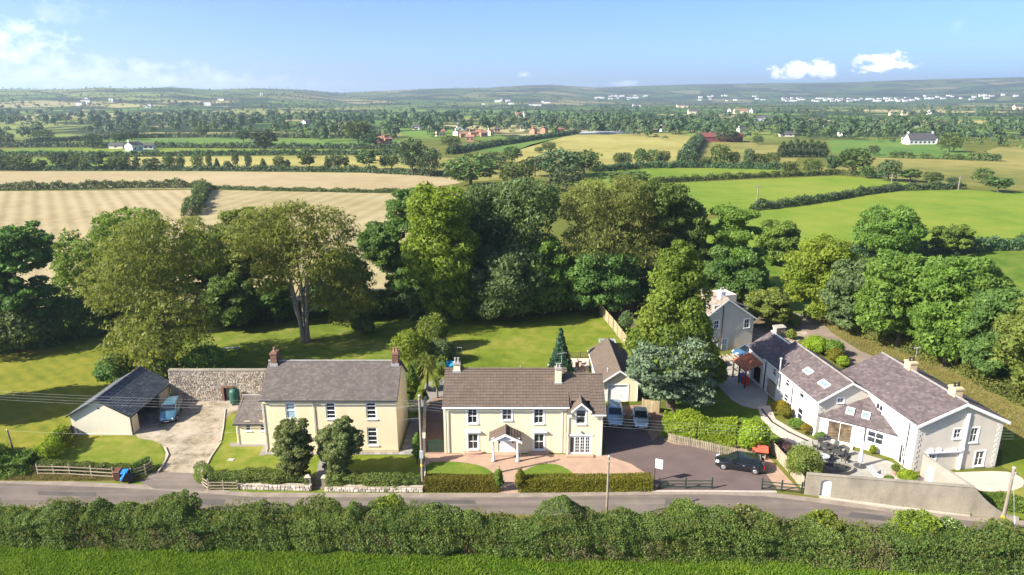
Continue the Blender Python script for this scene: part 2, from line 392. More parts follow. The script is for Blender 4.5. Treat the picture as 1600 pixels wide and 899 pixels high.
brownbin_m = M('brown_bin_plastic', (.13, .05, .035), .55, .12, 2, 10, 0, .01, .3)
teal_m = M('green_tank_plastic', (.018, .085, .058), .5, .15, 1, 10, 0, .01, .4)
yellow_m = M('yellow_band', (.75, .55, .02), .6, .1, 2, 10, 0, .01, .3)
lilac_m = M('lilac_canvas', (.58, .53, .62), .9, .06, 2, 10, .1, .01, .2)
furn_m = M('dark_grey_furniture', (.06, .06, .058), .6, .15, 3, 10, 0, .01, .3)
lounger_m = M('white_sling_fabric', (.62, .62, .64), .8, .05, 3, 10, 0, .01, .2)
water_m = M('dark_pond_water', (.012, .022, .028), .05, .2, 2, 8, .08, .01, .6)
doorwhite_m = M('white_garage_door', (.74, .745, .75), .5, .03, 2, 10, 0, .01, .3)
rubber_m = M('tyre_rubber', (.018, .018, .018), .8, .1, 3, 12, 0, .01, .3)
rim_m = M('alloy_rim', (.45, .45, .46), .35, .08, 3, 12, 0, .01, .5, metal=.6)
carglass_m = M('car_glass', (.012, .016, .020), .04, .1, 1, 3, 0, .01, .9)
lamp_m = M('headlamp_lens', (.62, .64, .66), .12, .1, 3, 10, 0, .01, .8)
tail_m = M('tail_lamp_lens', (.40, .015, .012), .2, .1, 3, 10, 0, .01, .6)
plate_m = M('number_plate', (.72, .72, .68), .5, .03, 3, 10)
carblue_m = M('silver_blue_car_paint', (.36, .48, .55), .28, .03, 2, 10, 0, .01, .6, metal=.45, coat=.8)
carsilver_m = M('pale_silver_blue_car_paint', (.46, .55, .60), .28, .03, 2, 10, 0, .01, .6, metal=.45, coat=.8)
carteal_m = M('steel_blue_car_paint', (.085, .21, .30), .28, .03, 2, 10, 0, .01, .6, metal=.4, coat=.8)
carblack_m = M('black_car_paint', (.012, .014, .020), .2, .03, 2, 10, 0, .01, .6, metal=.2, coat=1.0)
carfar_m = M('mid_blue_car_paint', (.07, .19, .36), .28, .03, 2, 10, 0, .01, .6, metal=.3, coat=.8)
solar_m = M('polythene_sheet', (.38, .41, .44), .5, .1, .2, 1, 0, .01, .4)
barnred_m = M('red_barn_steel', (.15, .05, .045), .8, .1, .3, 3, 0, .01, .2)
farroof_m = M('far_slate_roof', (.075, .072, .075), .8, .15, .3, 3)
farred_m = M('far_red_tile_roof', (.28, .14, .10), .8, .15, .3, 3)
farbrick_m = M('far_brick_wall', (.42, .22, .15), .9, .1, .3, 3)
# foliage
lf_mid = leaf_mat('leaf_mid_green', (0.072, 0.128, 0.021), (0.2013, 0.2806, 0.04514))
lf_dark = leaf_mat('leaf_dark_green', (0.055, 0.105, 0.026), (0.16, 0.2432, 0.05376))
lf_blue = leaf_mat('leaf_blue_green', (0.062, 0.1, 0.034), (0.1769, 0.2318, 0.0854))
lf_lime = leaf_mat('leaf_lime_green', (0.09295, 0.1502, 0.0143), (0.2563, 0.2964, 0.03203))
lf_olive = leaf_mat('leaf_olive', (0.092, 0.124, 0.022), (0.2472, 0.276, 0.0575))
lf_bramble = leaf_mat('leaf_dry_bramble', (0.085, 0.07, 0.035), (0.19, 0.155, 0.08))
lf_brown = leaf_mat('leaf_bronze_olive', (0.105, 0.122, 0.028), (0.2587, 0.2645, 0.0713))
lf_hedge = leaf_mat('leaf_wild_hedge', (0.062, 0.096, 0.02), (0.1947, 0.2301, 0.0531))
lf_laurel = leaf_mat('leaf_laurel', (0.14, 0.23, 0.014), (0.32, 0.41, 0.035), .45)
lf_privet = leaf_mat('leaf_golden_privet', (0.09775, 0.1127, 0.0115), (0.2472, 0.2242, 0.023))
lf_yellow = leaf_mat('leaf_yellow_shrub', (0.18, 0.17, 0.012), (0.34, 0.29, 0.02))
lf_red = leaf_mat('leaf_red_shrub', (0.1, 0.045, 0.02), (0.22, 0.085, 0.035))
lf_pine = leaf_mat('needle_blue_pine', (0.0672, 0.1109, 0.06048), (0.1995, 0.273, 0.1575), .15)
lf_fir = leaf_mat('needle_dark_fir', (0.0156, 0.0442, 0.0234), (0.04394, 0.1014, 0.05408), .12)
lf_palm = leaf_mat('leaf_palm', (0.1, 0.14, 0.025), (0.27, 0.29, 0.07))
lf_far = leaf_mat('leaf_far_green', (0.05621, 0.09257, 0.02315), (0.1124, 0.157, 0.03637), .2)
lf_fardark = leaf_mat('leaf_far_dark', (0.04493, 0.07862, 0.03182), (0.08611, 0.1273, 0.04493), .15)
lf_grass = leaf_mat('grass_blade', (0.085, 0.165, 0.012), (0.21, 0.29, 0.03), .35, .03)
lf_straw = leaf_mat('dry_grass_blade', (0.143, 0.121, 0.0385), (0.286, 0.231, 0.099), .3, .03)
lf_flower = leaf_mat('white_blossom', (0.3, 0.33, 0.22), (0.62, 0.62, 0.5), .2)
lf_grey = leaf_mat('leaf_grey_olive', (.085, .11, .035), (.25, .275, .10))
quoin_m = M('pale_grey_quoin', (.56, .53, .47), .85, .05, 2, 20, .1, .005, .2)
picket_m = M('grey_picket_timber', (.25, .21, .155), .9, .18, 1.2, 14, .2, .01, .15, tint=.25, stain=.2)
lf_ash = leaf_mat('leaf_ash_green', (.085, .125, .016), (.215, .25, .036))
curtain_m = M('pale_curtain', (.36, .345, .31), .9, .1, 3, 12)
# ------------------------------------------------------------------ foliage builders
def crown_lobes(rng, W, z0, z1, style):
    """lobes of foliage: centre, radii"""
    H = z1 - z0; rx = W / 2; rz = H / 2; zc = (z0 + z1) / 2; out = []
    if style in ('billow', 'open', 'stack'):
        k = {'billow': 130, 'open': 90, 'stack': 46}[style]
        for i in range(k):
            zz = rng.uniform(-.97, .95); a_ = rng.uniform(0, 6.283); pr = (1 - abs(zz) ** (2.4 if zz > 0 else 3.4)) ** .45; d = np.array([math.cos(a_) * pr, math.sin(a_) * pr, zz])
            q = rng.uniform(.66, .86) if rng.random() < .82 else rng.uniform(.2, .55)
            r = min(rx, rz) * rng.uniform(.11, .29) * (1.0 if style != 'open' else .85)
            fl = {'billow': .8, 'open': .62, 'stack': .5}[style]
            c = np.array([d[0] * rx * q, d[1] * rx * q, zc + d[2] * rz * q])
            if style == 'stack': c[2] = z0 + round((c[2] - z0) / (H / 5)) * H / 5 + rng.normal() * .25
            out.append((c, np.array([r * 1.15, r * 1.15, r * fl])))
        out.append((np.array([0, 0, zc]), np.array([rx * .5, rx * .5, rz * .6])))
    elif style == 'droop':
        for i in range(150):
            d = rng.normal(size=3); d /= np.linalg.norm(d)
            if d[2] < -.85: d[2] *= -1
            q = rng.uniform(.55, .88)
            r = min(rx, rz) * rng.uniform(.13, .25)
            low = 1 + .12 * max(0, -d[2])
            out.append((np.array([d[0] * rx * q * low, d[1] * rx * q * low, zc + d[2] * rz * q - .12 * rz * (d[0] ** 2 + d[1] ** 2)]), np.array([r * 1.25, r * 1.25, r * .62])))
        out.append((np.array([0, 0, zc]), np.array([rx * .5, rx * .5, rz * .6])))
    elif style == 'spire':     # tapering broadleaf
        k = 42
        for i in range(k):
            u = (i + rng.uniform(0, 1)) / k; z = z0 + H * (.06 + .9 * u); prof = (1 - u) ** .62 * (.55 + .45 * min(1, u * 5)) + .10
            a = i * 2.4 + rng.uniform(-.5, .5); r = rx * prof * .62 + .25
            rr = rx * prof * rng.uniform(.6, 1.0) * .72
            out.append((np.array([math.cos(a) * rr, math.sin(a) * rr, z]), np.array([r * .62, r * .62, r * .48])))
        out.append((np.array([0, 0, z0 + H * .35]), np.array([rx * .42, rx * .42, H * .36])))
    elif style == 'pine':
        for i in range(44):
            u = (i + rng.uniform(0, 1)) / 44; z = z0 + H * (.05 + .9 * u); prof = math.sqrt(max(0.05, 1 - (u * 1.5 - .45) ** 2)) if u > .3 else .75 + .8 * u
            a = i * 2.4; rr = rx * prof * rng.uniform(.45, .85); r = rx * rng.uniform(.2, .34)
            out.append((np.array([math.cos(a) * rr, math.sin(a) * rr, z]), np.array([r, r, r * .38])))
        out.append((np.array([0, 0, zc]), np.array([rx * .4, rx * .4, rz * .7])))
    elif style == 'cone':
        k = 60
        for i in range(k):
            u = i / k; z = z0 + H * u * .97; prof = (1 - u) * .95 + .03; a = i * 2.4
            r = max(.14, rx * prof * .5)
            out.append((np.array([math.cos(a) * rx * prof * .62, math.sin(a) * rx * prof * .62, z]), np.array([r, r, r * .75 + .12])))
    elif style == 'ball':
        for i in range(16):
            d = rng.normal(size=3); d /= np.linalg.norm(d); d[2] = abs(d[2]) * 1.6 - .6
            r = min(rx, rz) * rng.uniform(.36, .5)
            out.append((np.array([d[0] * rx * .58, d[1] * rx * .58, zc + d[2] * rz * .55]), np.array([r, r, r * .85])))
        out.append((np.array([0, 0, zc]), np.array([rx * .72, rx * .72, rz * .75])))
    return out
def lobe_leaves(rng, lobes, leaf, cover=2.0, asp=.6, jit=.5, droop=0.0, maxn=60000):
    C = np.array([l[0] for l in lobes]); Rr = np.array([l[1] for l in lobes])
    area = 4 * np.pi * ((Rr[:, 0] * Rr[:, 1]) ** 1.6 / 3 + 2 * (Rr[:, 0] * Rr[:, 2]) ** 1.6 / 3) ** (1 / 1.6)
    n = np.maximum(6, (area * cover / (leaf * leaf * asp * .5)).astype(int))
    if n.sum() > maxn: n = np.maximum(6, (n * (maxn / n.sum())).astype(int))
    idx = np.repeat(np.arange(len(lobes)), n); k = len(idx)
    d = rng.normal(size=(k, 3)); d[:, 2] += .25; d /= np.linalg.norm(d, axis=1, keepdims=True)
    rad = rng.uniform(.76, 1.06, size=(k, 1)) + (rng.random((k, 1)) < .14) * rng.uniform(0, .4, (k, 1))
    P = C[idx] + d * Rr[idx] * rad
    nr = d / Rr[idx]; nr /= np.linalg.norm(nr, axis=1, keepdims=True)
    keep = np.ones(k, bool)
    for j in range(len(lobes)):
        q = ((P - C[j]) / Rr[j]); keep &= (np.einsum('ij,ij->i', q, q) > .42) | (idx == j)
    keep &= (nr[:, 1] < .35) | (rng.random(k) < .55)      # thinner on the side turned from the houses
    P, nr, idx, d = P[keep], nr[keep], idx[keep], d[keep]
    ct = rng.uniform(.12, .88, size=len(lobes))
    tint = np.clip(ct[idx] * .6 + rng.uniform(0, .45, len(idx)) , 0, 1)
    N_ = nr + rng.normal(size=nr.shape) * jit
    along = d.copy(); along[:, 2] = -droop - .1
    return P, N_, tint, along, idx
def crown_mesh(name, seed, W, z0, z1, style, mat, leaf=.4, cover=2.0, maxn=60000, lobes=None, jit=.5, asp=.6):
    rng = np.random.default_rng(seed)
    lb = lobes if lobes is not None else crown_lobes(rng, W, z0, z1, style)
    dr = {'droop': .9, 'pine': .1}.get(style, .25)
    P, Nn, t, al, ix = lobe_leaves(rng, lb, leaf, cover, asp, jit, dr, maxn)
    sz = leaf * np.clip(np.exp(rng.normal(size=len(P)) * .38), .4, 2.1) * .93
    Q = leaf_quads(rng, P, Nn, sz, asp if style != 'droop' else .42, al, .75 if style in ('droop', 'pine') else .2)
    return quads_mesh(name, Q, mat, t), lb
def trunk_mesh(name, seed, H, zc0, lobes, r, mat, lean=(0, 0), stems=1, nl=9):
    rd = random.Random(seed); mb = MB()
    for st in range(stems):
        ang = rd.uniform(0, 6.28); sx, sy = (0, 0) if stems == 1 else (math.cos(ang + st * 2.2) * r * .7, math.sin(ang + st * 2.2) * r * .5)
        top = Vector((lean[0] + sx * 9, lean[1] + sy * 6, H * .78)); rr = r if stems == 1 else r * .55
        pts = []; n = 7
        for i in range(n):
            u = i / (n - 1); p = Vector((sx, sy, 0)).lerp(top, u); p += Vector((rd.uniform(-1, 1), rd.uniform(-1, 1), 0)) * rr * .5 * (u > 0)
            p.x += math.sin(u * 3) * lean[0] * .1; pts.append(p)
        mb.path(pts, [rr * (1.45 if i == 0 else 1.0) * (1 - .85 * i / (n - 1)) for i in range(n)], 8, rd.random())
        ls = sorted(lobes, key=lambda l: -(l[1][0]))[:nl * 2]; rd.shuffle(ls)
        for l in ls[:nl]:
            c = Vector(l[0]); u = min(.9, max(.22, (c.z / H) * rd.uniform(.5, .75))); j = u * (n - 1); i0 = min(n - 2, int(j)); s_ = pts[i0].lerp(pts[i0 + 1], j - i0)
            m_ = s_.lerp(c, .5) + Vector((0, 0, abs(c.z - s_.z) * .12)); r0 = rr * (1 - .8 * u) * .5
            mb.path([s_, s_.lerp(m_, .5), m_, c], [r0, r0 * .8, r0 * .55, r0 * .12], 5, rd.random())
    return mb.mesh(name, mat)
TREE_N = 0
def tree(label, base, top, W, z0, style, mat, leaf=.42, cover=2.0, seed=None, trunk_r=None, bark=None, name='broadleaf_tree', cat='tree', group=None, maxn=60000, lean=(0, 0), stems=1, off=(0, 0), lobes=None, asp=.6, jit=.5, nl=9, rz=0):
    """base: (x, y); crown from z0 to top, W wide, shifted by off"""
    global TREE_N; TREE_N += 1; seed = seed if seed is not None else 100 + TREE_N
    o = thing(name, label, cat, (base[0], base[1], 0), rz, group)
    me, lb = crown_mesh('crown', seed, W, z0, top, style, mat, leaf, cover, maxn, lobes, asp=asp, jit=jit)
    if off != (0, 0):
        k = np.empty(len(me.vertices) * 3, np.float32); me.vertices.foreach_get('co', k); k = k.reshape(-1, 3); k[:, 0] += off[0]; k[:, 1] += off[1]
        me.vertices.foreach_set('co', k.ravel()); me.update(); lb = [(l[0] + np.array([off[0], off[1], 0]), l[1]) for l in lb]
    tr = trunk_mesh('trunk', seed, top, z0, lb, trunk_r or max(.12, top * .022), bark or bark_m, lean, stems, nl)
    link(bpy.data.objects.new('trunk', tr), o)
    c = bpy.data.objects.new('crown', me); link(c, o); c['kind'] = 'stuff' if False else 'thing'
    del c['kind']
    return o
def tree_px(label, b, box, style, mat, **k):
    """survey a tree: b = pixel of the trunk foot, box = pixel bounds of its crown"""
    B = PX(*b); Y = B.y
    if isinstance(box, list):     # an uneven crown made of several masses
        lobes = []; top = 0; lo = 99
        for i, bx in enumerate(box):
            wd = Y * cp + CAM_H * sp - 6 * sp; W = (bx[2] - bx[0]) / FPX * wd; cx = ((bx[0] + bx[2]) / 2 - 800) / FPX * wd - B.x; t_ = HT(bx[1], Y - W * .15); z0 = max(.25, HT(bx[3], Y))
            dy = bx[4] if len(bx) > 4 else 0
            lobes += [(l[0] + np.array([cx, dy, 0]), l[1]) for l in crown_lobes(np.random.default_rng(1000 + TREE_N * 7 + i), W, z0, t_, style)]; top = max(top, t_); lo = min(lo, z0)
        return tree(label, (B.x, B.y), top, 10, lo, style, mat, lobes=lobes, **k)
    x0, y0, x1, y1 = box
    wd = Y * cp + CAM_H * sp - 6 * sp
    W = (x1 - x0) / FPX * wd; cx = ((x0 + x1) / 2 - 800) / FPX * wd
    top = HT(y0, Y - W * .15); z0 = max(.25, HT(y1, Y) * .85 - .6)
    return tree(label, (B.x, B.y), top, W, z0, style, mat, off=(cx - B.x, 0), **k)
def strip_leaves(rng, pts, width, height, leaf, cover, bump=.25, flat_top=False, base=0.0, asp=.6, jit=.55, bulge=None):
    """leaf positions over a hedge that follows the polyline pts"""
    pts = [np.array((p[0], p[1]), float) for p in pts]; Ps = []; Ns = []; Ts = []
    seg = [np.linalg.norm(pts[i + 1] - pts[i]) for i in range(len(pts) - 1)]; Ltot = sum(seg); cum = np.concatenate([[0], np.cumsum(seg)])
    per = 2 * height + width; n = int(Ltot * per * cover / (leaf * leaf * asp * .5))
    s = rng.uniform(0, Ltot, n); v = rng.uniform(0, per, n)
    # uneven outline: sum of random bumps along the run
    ph = rng.uniform(0, 6.28, 8); fr = rng.uniform(.1, 1.1, 8)
    h = height * (1 + bump * sum(np.sin(s * fr[i] + ph[i]) for i in range(8)) / 4.0)
    if bulge:
        for (sc, wd, am) in bulge: h = h + am * np.exp(-((s - sc) / wd) ** 2)
    wv = width * (1 + bump * sum(np.sin(s * fr[7 - i] + ph[i] * 2) for i in range(8)) / 5.0)
    x = np.empty(n); z = np.empty(n); nx = np.zeros(n); nz = np.zeros(n)
    L_ = v < height; T_ = (v >= height) & (v < height + width); R_ = v >= height + width
    rnd = .0 if flat_top else .32
    z[L_] = v[L_] / height * h[L_]; x[L_] = -.5 * wv[L_]; nx[L_] = -1; nz[L_] = .25
    x[T_] = ((v[T_] - height) / width - .5) * wv[T_]; z[T_] = h[T_]; nz[T_] = 1
    z[R_] = (v[R_] - height - width) / height * h[R_]; x[R_] = .5 * wv[R_]; nx[R_] = 1; nz[R_] = .25
    u = np.abs(x) / (wv * .5); zr = z / h
    if not flat_top:
        z = np.where(T_, z - rnd * h * u ** 2.5 * .6, z * (1 - rnd * .3)); x = np.where(T_, x, x * (1 - rnd * zr ** 2))
        nx = np.where(T_, x / (wv * .5) * .6, nx)
    cl = 0
    for q in range(14):
        k3 = rng.normal(size=3) * (1.1 if q < 6 else 3.2); cl = cl + np.sin(s * k3[0] + z * k3[2] + x * k3[1] + rng.uniform(0, 6.28)) * (.42 if q < 6 else .24)
    cl = np.clip(cl, -1.6, 1.6) * .6
    dep = (cl * .2 * min(width, height) if not flat_top else cl * .03) + rng.normal(size=n) * leaf * .35
    x = x + nx * dep; z = np.maximum(.02, z + np.where(T_, dep, 0))
    i = np.clip(np.searchsorted(cum, s, side='right') - 1, 0, len(seg) - 1)
    A = np.array(pts)[i]; Bv = np.array(pts)[i + 1]; sg = np.array(seg)[i]; d = (Bv - A) / sg[:, None]; nrm = np.stack([-d[:, 1], d[:, 0]], 1)
    pos = A + d * (s - cum[i])[:, None] + nrm * x[:, None]
    P = np.stack([pos[:, 0], pos[:, 1], z + base], 1)
    Nn = np.stack([nrm[:, 0] * nx, nrm[:, 1] * nx, nz], 1) + rng.normal(size=(n, 3)) * jit
    tint = np.clip(.45 + .22 * cl + .2 * np.sin(s * .31 + ph[3]) * np.sin(s * .13 + ph[4]) + rng.uniform(-.3, .3, n), 0, 1)
    return P, Nn, tint
def hedge(label, pts, width, height, mat, leaf=.16, cover=1.8, seed=1, bump=.25, flat_top=False, name='hedge', cat='hedge', group=None, core=True, base=0.0, bulge=None, jit=.55, asp=.6, brown=0.0, shoots=0):
    rng = np.random.default_rng(seed); p0 = pts[0]
    o = thing(name, label, cat, (p0[0], p0[1], 0), 0, group)
    lp = [(p[0] - p0[0], p[1] - p0[1]) for p in pts]
    P, Nn, t = strip_leaves(rng, lp, width, height, leaf, cover, bump, flat_top, base, bulge=bulge, jit=jit, asp=asp)
    Q = leaf_quads(rng, P, Nn, leaf * rng.uniform(.6, 1.4, len(P)), asp, np.tile(np.array([[0, 0, 1.0]]), (len(P), 1)), .35)
    link(bpy.data.objects.new('foliage', quads_mesh('foliage', Q, mat, t)), o)
    if brown:
        P, Nn, t = strip_leaves(np.random.default_rng(seed), lp, width * 1.02, height, leaf, cover * brown, bump, flat_top, base, bulge=bulge, jit=jit, asp=.4)
        k = np.sin(P[:, 0] * .33 + seed) + np.sin(P[:, 0] * .81) * .7 + np.sin(P[:, 0] * 2.1 + P[:, 2] * 2) * .6 - (P[:, 2] / height - .4) * 1.6 > .35; P, Nn, t = P[k], Nn[k], t[k]
        link(bpy.data.objects.new('bramble', quads_mesh('bramble', leaf_quads(rng, P, Nn, leaf * rng.uniform(.7, 1.6, len(P)), .4), lf_bramble, t)), o)
    if shoots:
        P, Nn, t = strip_leaves(np.random.default_rng(seed + 5), lp, width, height, leaf, .9, bump, flat_top, base, bulge=bulge, jit=jit); P = P[P[:, 2] > height * .45]; P = P[rng.integers(0, len(P), shoots)]; V = []; T = []
        ln = rng.uniform(.25, .75, len(P)) * (.6 + .4 * np.sin(P[:, 0] * .9)); ax = rng.normal(size=(len(P), 3)) * .22 + np.array([0, -.12, 1]); ax /= np.linalg.norm(ax, axis=1, keepdims=True)
        for q in range(5):
            c = P + ax * (ln * (q + .3) / 5)[:, None] + rng.normal(size=P.shape) * .035; V.append(leaf_quads(rng, c, rng.normal(size=P.shape) + np.array([-.5, -.5, .4]), rng.uniform(.10, .19, len(P)) * (1.1 - q * .12), .5, ax, .6)); T.append(np.clip(rng.uniform(.3, 1.0, len(P)), 0, 1))
        link(bpy.data.objects.new('shoots', quads_mesh('shoots', np.concatenate(V), mat, np.concatenate(T))), o)
    if core:
        mb = MB(); rd = random.Random(seed)
        for a, b in zip(lp[:-1], lp[1:]):
            a, b = Vector((*a, 0)), Vector((*b, 0)); n_ = max(2, int((b - a).length / .35)); dd = (b - a).normalized(); nn = Vector((-dd.y, dd.x, 0))
            for i in range(n_ * 2):
                q = a.lerp(b, (i + rd.random()) / (n_ * 2)) + nn * rd.uniform(-.3, .3) * width; q.z = base
                e = q + Vector((rd.uniform(-.25, .25), rd.uniform(-.25, .25), height * rd.uniform(.6, .86))); mb.path([q, q.lerp(e, .5) + Vector((rd.uniform(-.1, .1), rd.uniform(-.1, .1), 0)), e], [.035, .025, .01], 3)
        mb.build('stems', bark_m, o, kind='stuff')
    return o
def shrub(label, base, W, H, mat, leaf=.16, seed=None, name='shrub', cat='shrub', style='ball', cover=2.2, group=None, z0=None, maxn=14000, jit=.5):
    global TREE_N; TREE_N += 1; seed = seed if seed is not None else 500 + TREE_N
    o = thing(name, label, cat, (base[0], base[1], 0), 0, group)
    me, lb = crown_mesh('foliage', seed, W, .05 if z0 is None else z0, H, style, mat, leaf, cover, maxn, jit=jit)
    link(bpy.data.objects.new('foliage', me), o)
    mb = MB(); rd = random.Random(seed)
    for l in lb[:8]:
        c = Vector(l[0]); mb.path([(0, 0, 0), c * .5 + Vector((0, 0, .1)), c], [.05, .035, .012], 4)
    mb.build('stem', bark_m, o); return o
def shrub_px(label, b, wpx, toppx, mat, **k):
    B = PX(*b); wd = B.y * cp + CAM_H * sp; W = wpx / FPX * wd; return shrub(label, (B.x, B.y), W, max(.4, HT(toppx, B.y)), mat, **k)
# ------------------------------------------------------------------ terrain to the horizon
SKY_PX = [-800, -300, 0, 60, 110, 160, 200, 270, 330, 400, 470, 530, 600, 700, 760, 820, 860, 930, 1000, 1080, 1150, 1250, 1350, 1430, 1500, 1600, 1900, 2500]
SKY_PY = [140, 139, 140, 141, 141, 138, 140, 138, 142, 139, 141, 146, 143, 139, 138, 134, 133, 138, 135, 132, 131, 130, 128, 125, 123, 121, 122, 130]
R_TOP = [3072, 3072, 3072, 3072, 3072, 3072, 3072, 3200, 3456, 3328, 3584, 4160, 4352, 4480, 4608, 4864, 4992, 5248, 5504, 5760, 5888, 6016, 6016, 5888, 5760, 5760, 5760, 5760]
R_BOT = [1500, 1500, 1500, 1500, 1500, 1500, 1500, 1530, 1560, 1620, 1740, 1860, 1920, 1920, 1980, 2100, 2280, 2520, 2880, 3120, 3240, 3360, 3480, 3480, 3480, 3360, 3360, 3360]
def hgt(x, y):
    x = np.asarray(x, float); y = np.asarray(y, float); r = np.hypot(x, y)
    front = y > 200
    ys = np.where(front, y, 200.0)
    px = 800 + FPX * x / (ys * cp)
    row = np.interp(px, SKY_PX, SKY_PY); rt = np.interp(px, SKY_PX, R_TOP); rb = np.interp(px, SKY_PX, R_BOT)
    Yt = rt * ys / np.hypot(x, ys); v = (449.5 - row) / FPX
    ht = CAM_H + Yt * (-sp + v * cp) / (cp + v * sp)
    q = np.clip((r - rb) / (rt - rb), 0, 1.35); s = np.where(q < 1, q * q * (3 - 2 * q) * .55 + q * .45, 1 - (q - 1) * .6)
    und = (np.sin(x / 610 + 1.3) * np.sin(y / 790 + .4) + .6 * np.sin(x / 270 + y / 430) + .35 * np.sin(x / 140 - y / 210)) 
    amp = np.clip((r - 1300) / 2500, 0, 1) * 7 * (1 - .75 * np.clip(q, 0, 1) ** 3)
    return np.where(front & (r > 1300), ht * s * np.clip(q * 50, 0, 1) + (und + 1.0) * amp, 0.0)
TS = np.concatenate([np.linspace(0, 1300, 2), np.arange(1320, 3000, 20), np.arange(3000, 8000, 50)])
def PXT(px, py):
    """points of the real, rolling ground seen at pixels (arrays); nan where the ray meets the sky"""
    px, py = np.atleast_1d(np.asarray(px, float)), np.atleast_1d(np.asarray(py, float)); x = (px - 800) / FPX; y = (449.5 - py) / FPX
    d = np.stack([x, cp + y * sp, -sp + y * cp], 1); h0 = np.hypot(d[:, 0], d[:, 1]); d = d / h0[:, None]
    X = d[:, :1] * TS; Y = d[:, 1:2] * TS; Z = CAM_H + d[:, 2:] * TS; under = Z < hgt(X, Y); i = np.argmax(under, 1); ok = under.any(1)
    tf = np.where(d[:, 2] < 0, -CAM_H / np.minimum(d[:, 2], -1e-9), 1e9); t = np.where(ok, np.where(tf < 1300, tf, TS[i]), np.nan)
    return d[:, 0] * t, d[:, 1] * t
def terrain():
    m, t, b, o = nodes('open_country'); c = wpos(t)
    near = tex(t, 'ShaderNodeTexNoise', .05, c, 5)
    nearc = ramp(t, near.outputs[0], [(.3, (.075, .095, .018)), (.7, (.14, .14, .03))])
    warp = tex(t, 'ShaderNodeTexNoise', .004, c, 3); wv = t.nodes.new('ShaderNodeVectorMath'); wv.operation = 'SCALE'
    t.links.new(warp.outputs['Color'], wv.inputs[0]); wv.inputs['Scale'].default_value = 130
    ad = t.nodes.new('ShaderNodeVectorMath'); ad.operation = 'ADD'; t.links.new(c, ad.inputs[0]); t.links.new(wv.outputs[0], ad.inputs[1])
    def vor(feature, sc=1 / 210):
        n = t.nodes.new('ShaderNodeTexVoronoi'); n.voronoi_dimensions = '2D'; n.feature = feature; n.inputs['Scale'].default_value = sc; n.inputs['Randomness'].default_value = .85
        mp_ = t.nodes.new('ShaderNodeMapping'); mp_.inputs['Rotation'].default_value = (0, 0, .35); mp_.inputs['Scale'].default_value = (1.0, .62, 1)
        t.links.new(ad.outputs[0], mp_.inputs[0]); t.links.new(mp_.outputs[0], n.inputs['Vector']); return n
    v1 = vor('F1'); v2 = vor('DISTANCE_TO_EDGE')
    sep = t.nodes.new('ShaderNodeSeparateColor'); t.links.new(v1.outputs['Color'], sep.inputs[0])
    fc = ramp(t, sep.outputs[0], [(0, (.085, .15, .03)), (.3, (.12, .19, .036)), (.55, (.165, .20, .048)), (.75, (.25, .235, .08)), (.9, (.36, .31, .145)), (1, (.06, .09, .025))])
    wood = tex(t, 'ShaderNodeTexNoise', .0035, c, 5, .6)
    wf = ramp(t, wood.outputs[0], [(.50, (0, 0, 0)), (.55, (1, 1, 1))])
    hd = ramp(t, v2.outputs['Distance'], [(.04, (1, 1, 1)), (.07, (0, 0, 0))])
    hn = tex(t, 'ShaderNodeTexNoise', .03, c, 3); hd2 = mth(t, 'MULTIPLY', hd, ramp(t, hn.outputs[0], [(.32, (0, 0, 0)), (.42, (1, 1, 1))]))
    dk = mth(t, 'MAXIMUM', wf, hd2)
    farc = mixc(t, dk, fc, (.028, .042, .018))
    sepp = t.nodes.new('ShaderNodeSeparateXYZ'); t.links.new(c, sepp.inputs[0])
    farc = mixc(t, mth(t, 'MULTIPLY', mth(t, 'MULTIPLY', mth(t, 'SUBTRACT', sepp.outputs[1], 1600), 1 / 1500, True), .58), farc, (.030, .048, .030))     # cloud shade and haze on the far hills painted in as darker green
    fac = mth(t, 'MULTIPLY', mth(t, 'SUBTRACT', sepp.outputs[1], 520), 1 / 120, True)
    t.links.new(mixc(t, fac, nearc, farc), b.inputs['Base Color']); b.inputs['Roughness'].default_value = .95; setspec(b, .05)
    rad = [0, 25, 50, 80, 120, 200, 350, 600, 900, 1200]
    while rad[-1] < 11400: rad.append(rad[-1] * 1.024 + 12)
    ang = list(np.radians(np.arange(-48, 48.01, .4))); ang += list(np.radians(np.linspace(52, 308, 52)))
    na = len(ang); A, Rd = np.meshgrid(ang, rad[1:]); X = Rd * np.sin(A); Y = Rd * np.cos(A); Z = hgt(X, Y)
    vs = [(0, 0, 0)] + list(zip(X.ravel().tolist(), Y.ravel().tolist(), Z.ravel().tolist()))
    fs = [(0, 1 + (i + 1) % na, 1 + i) for i in range(na)]
    for j in range(len(rad) - 2):
        a = 1 + j * na
        fs += [(a + i, a + (i + 1) % na, a + na + (i + 1) % na, a + na + i) for i in range(na)]
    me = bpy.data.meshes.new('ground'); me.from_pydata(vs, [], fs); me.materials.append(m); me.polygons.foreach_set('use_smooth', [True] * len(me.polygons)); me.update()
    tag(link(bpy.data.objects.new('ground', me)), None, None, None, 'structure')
terrain()
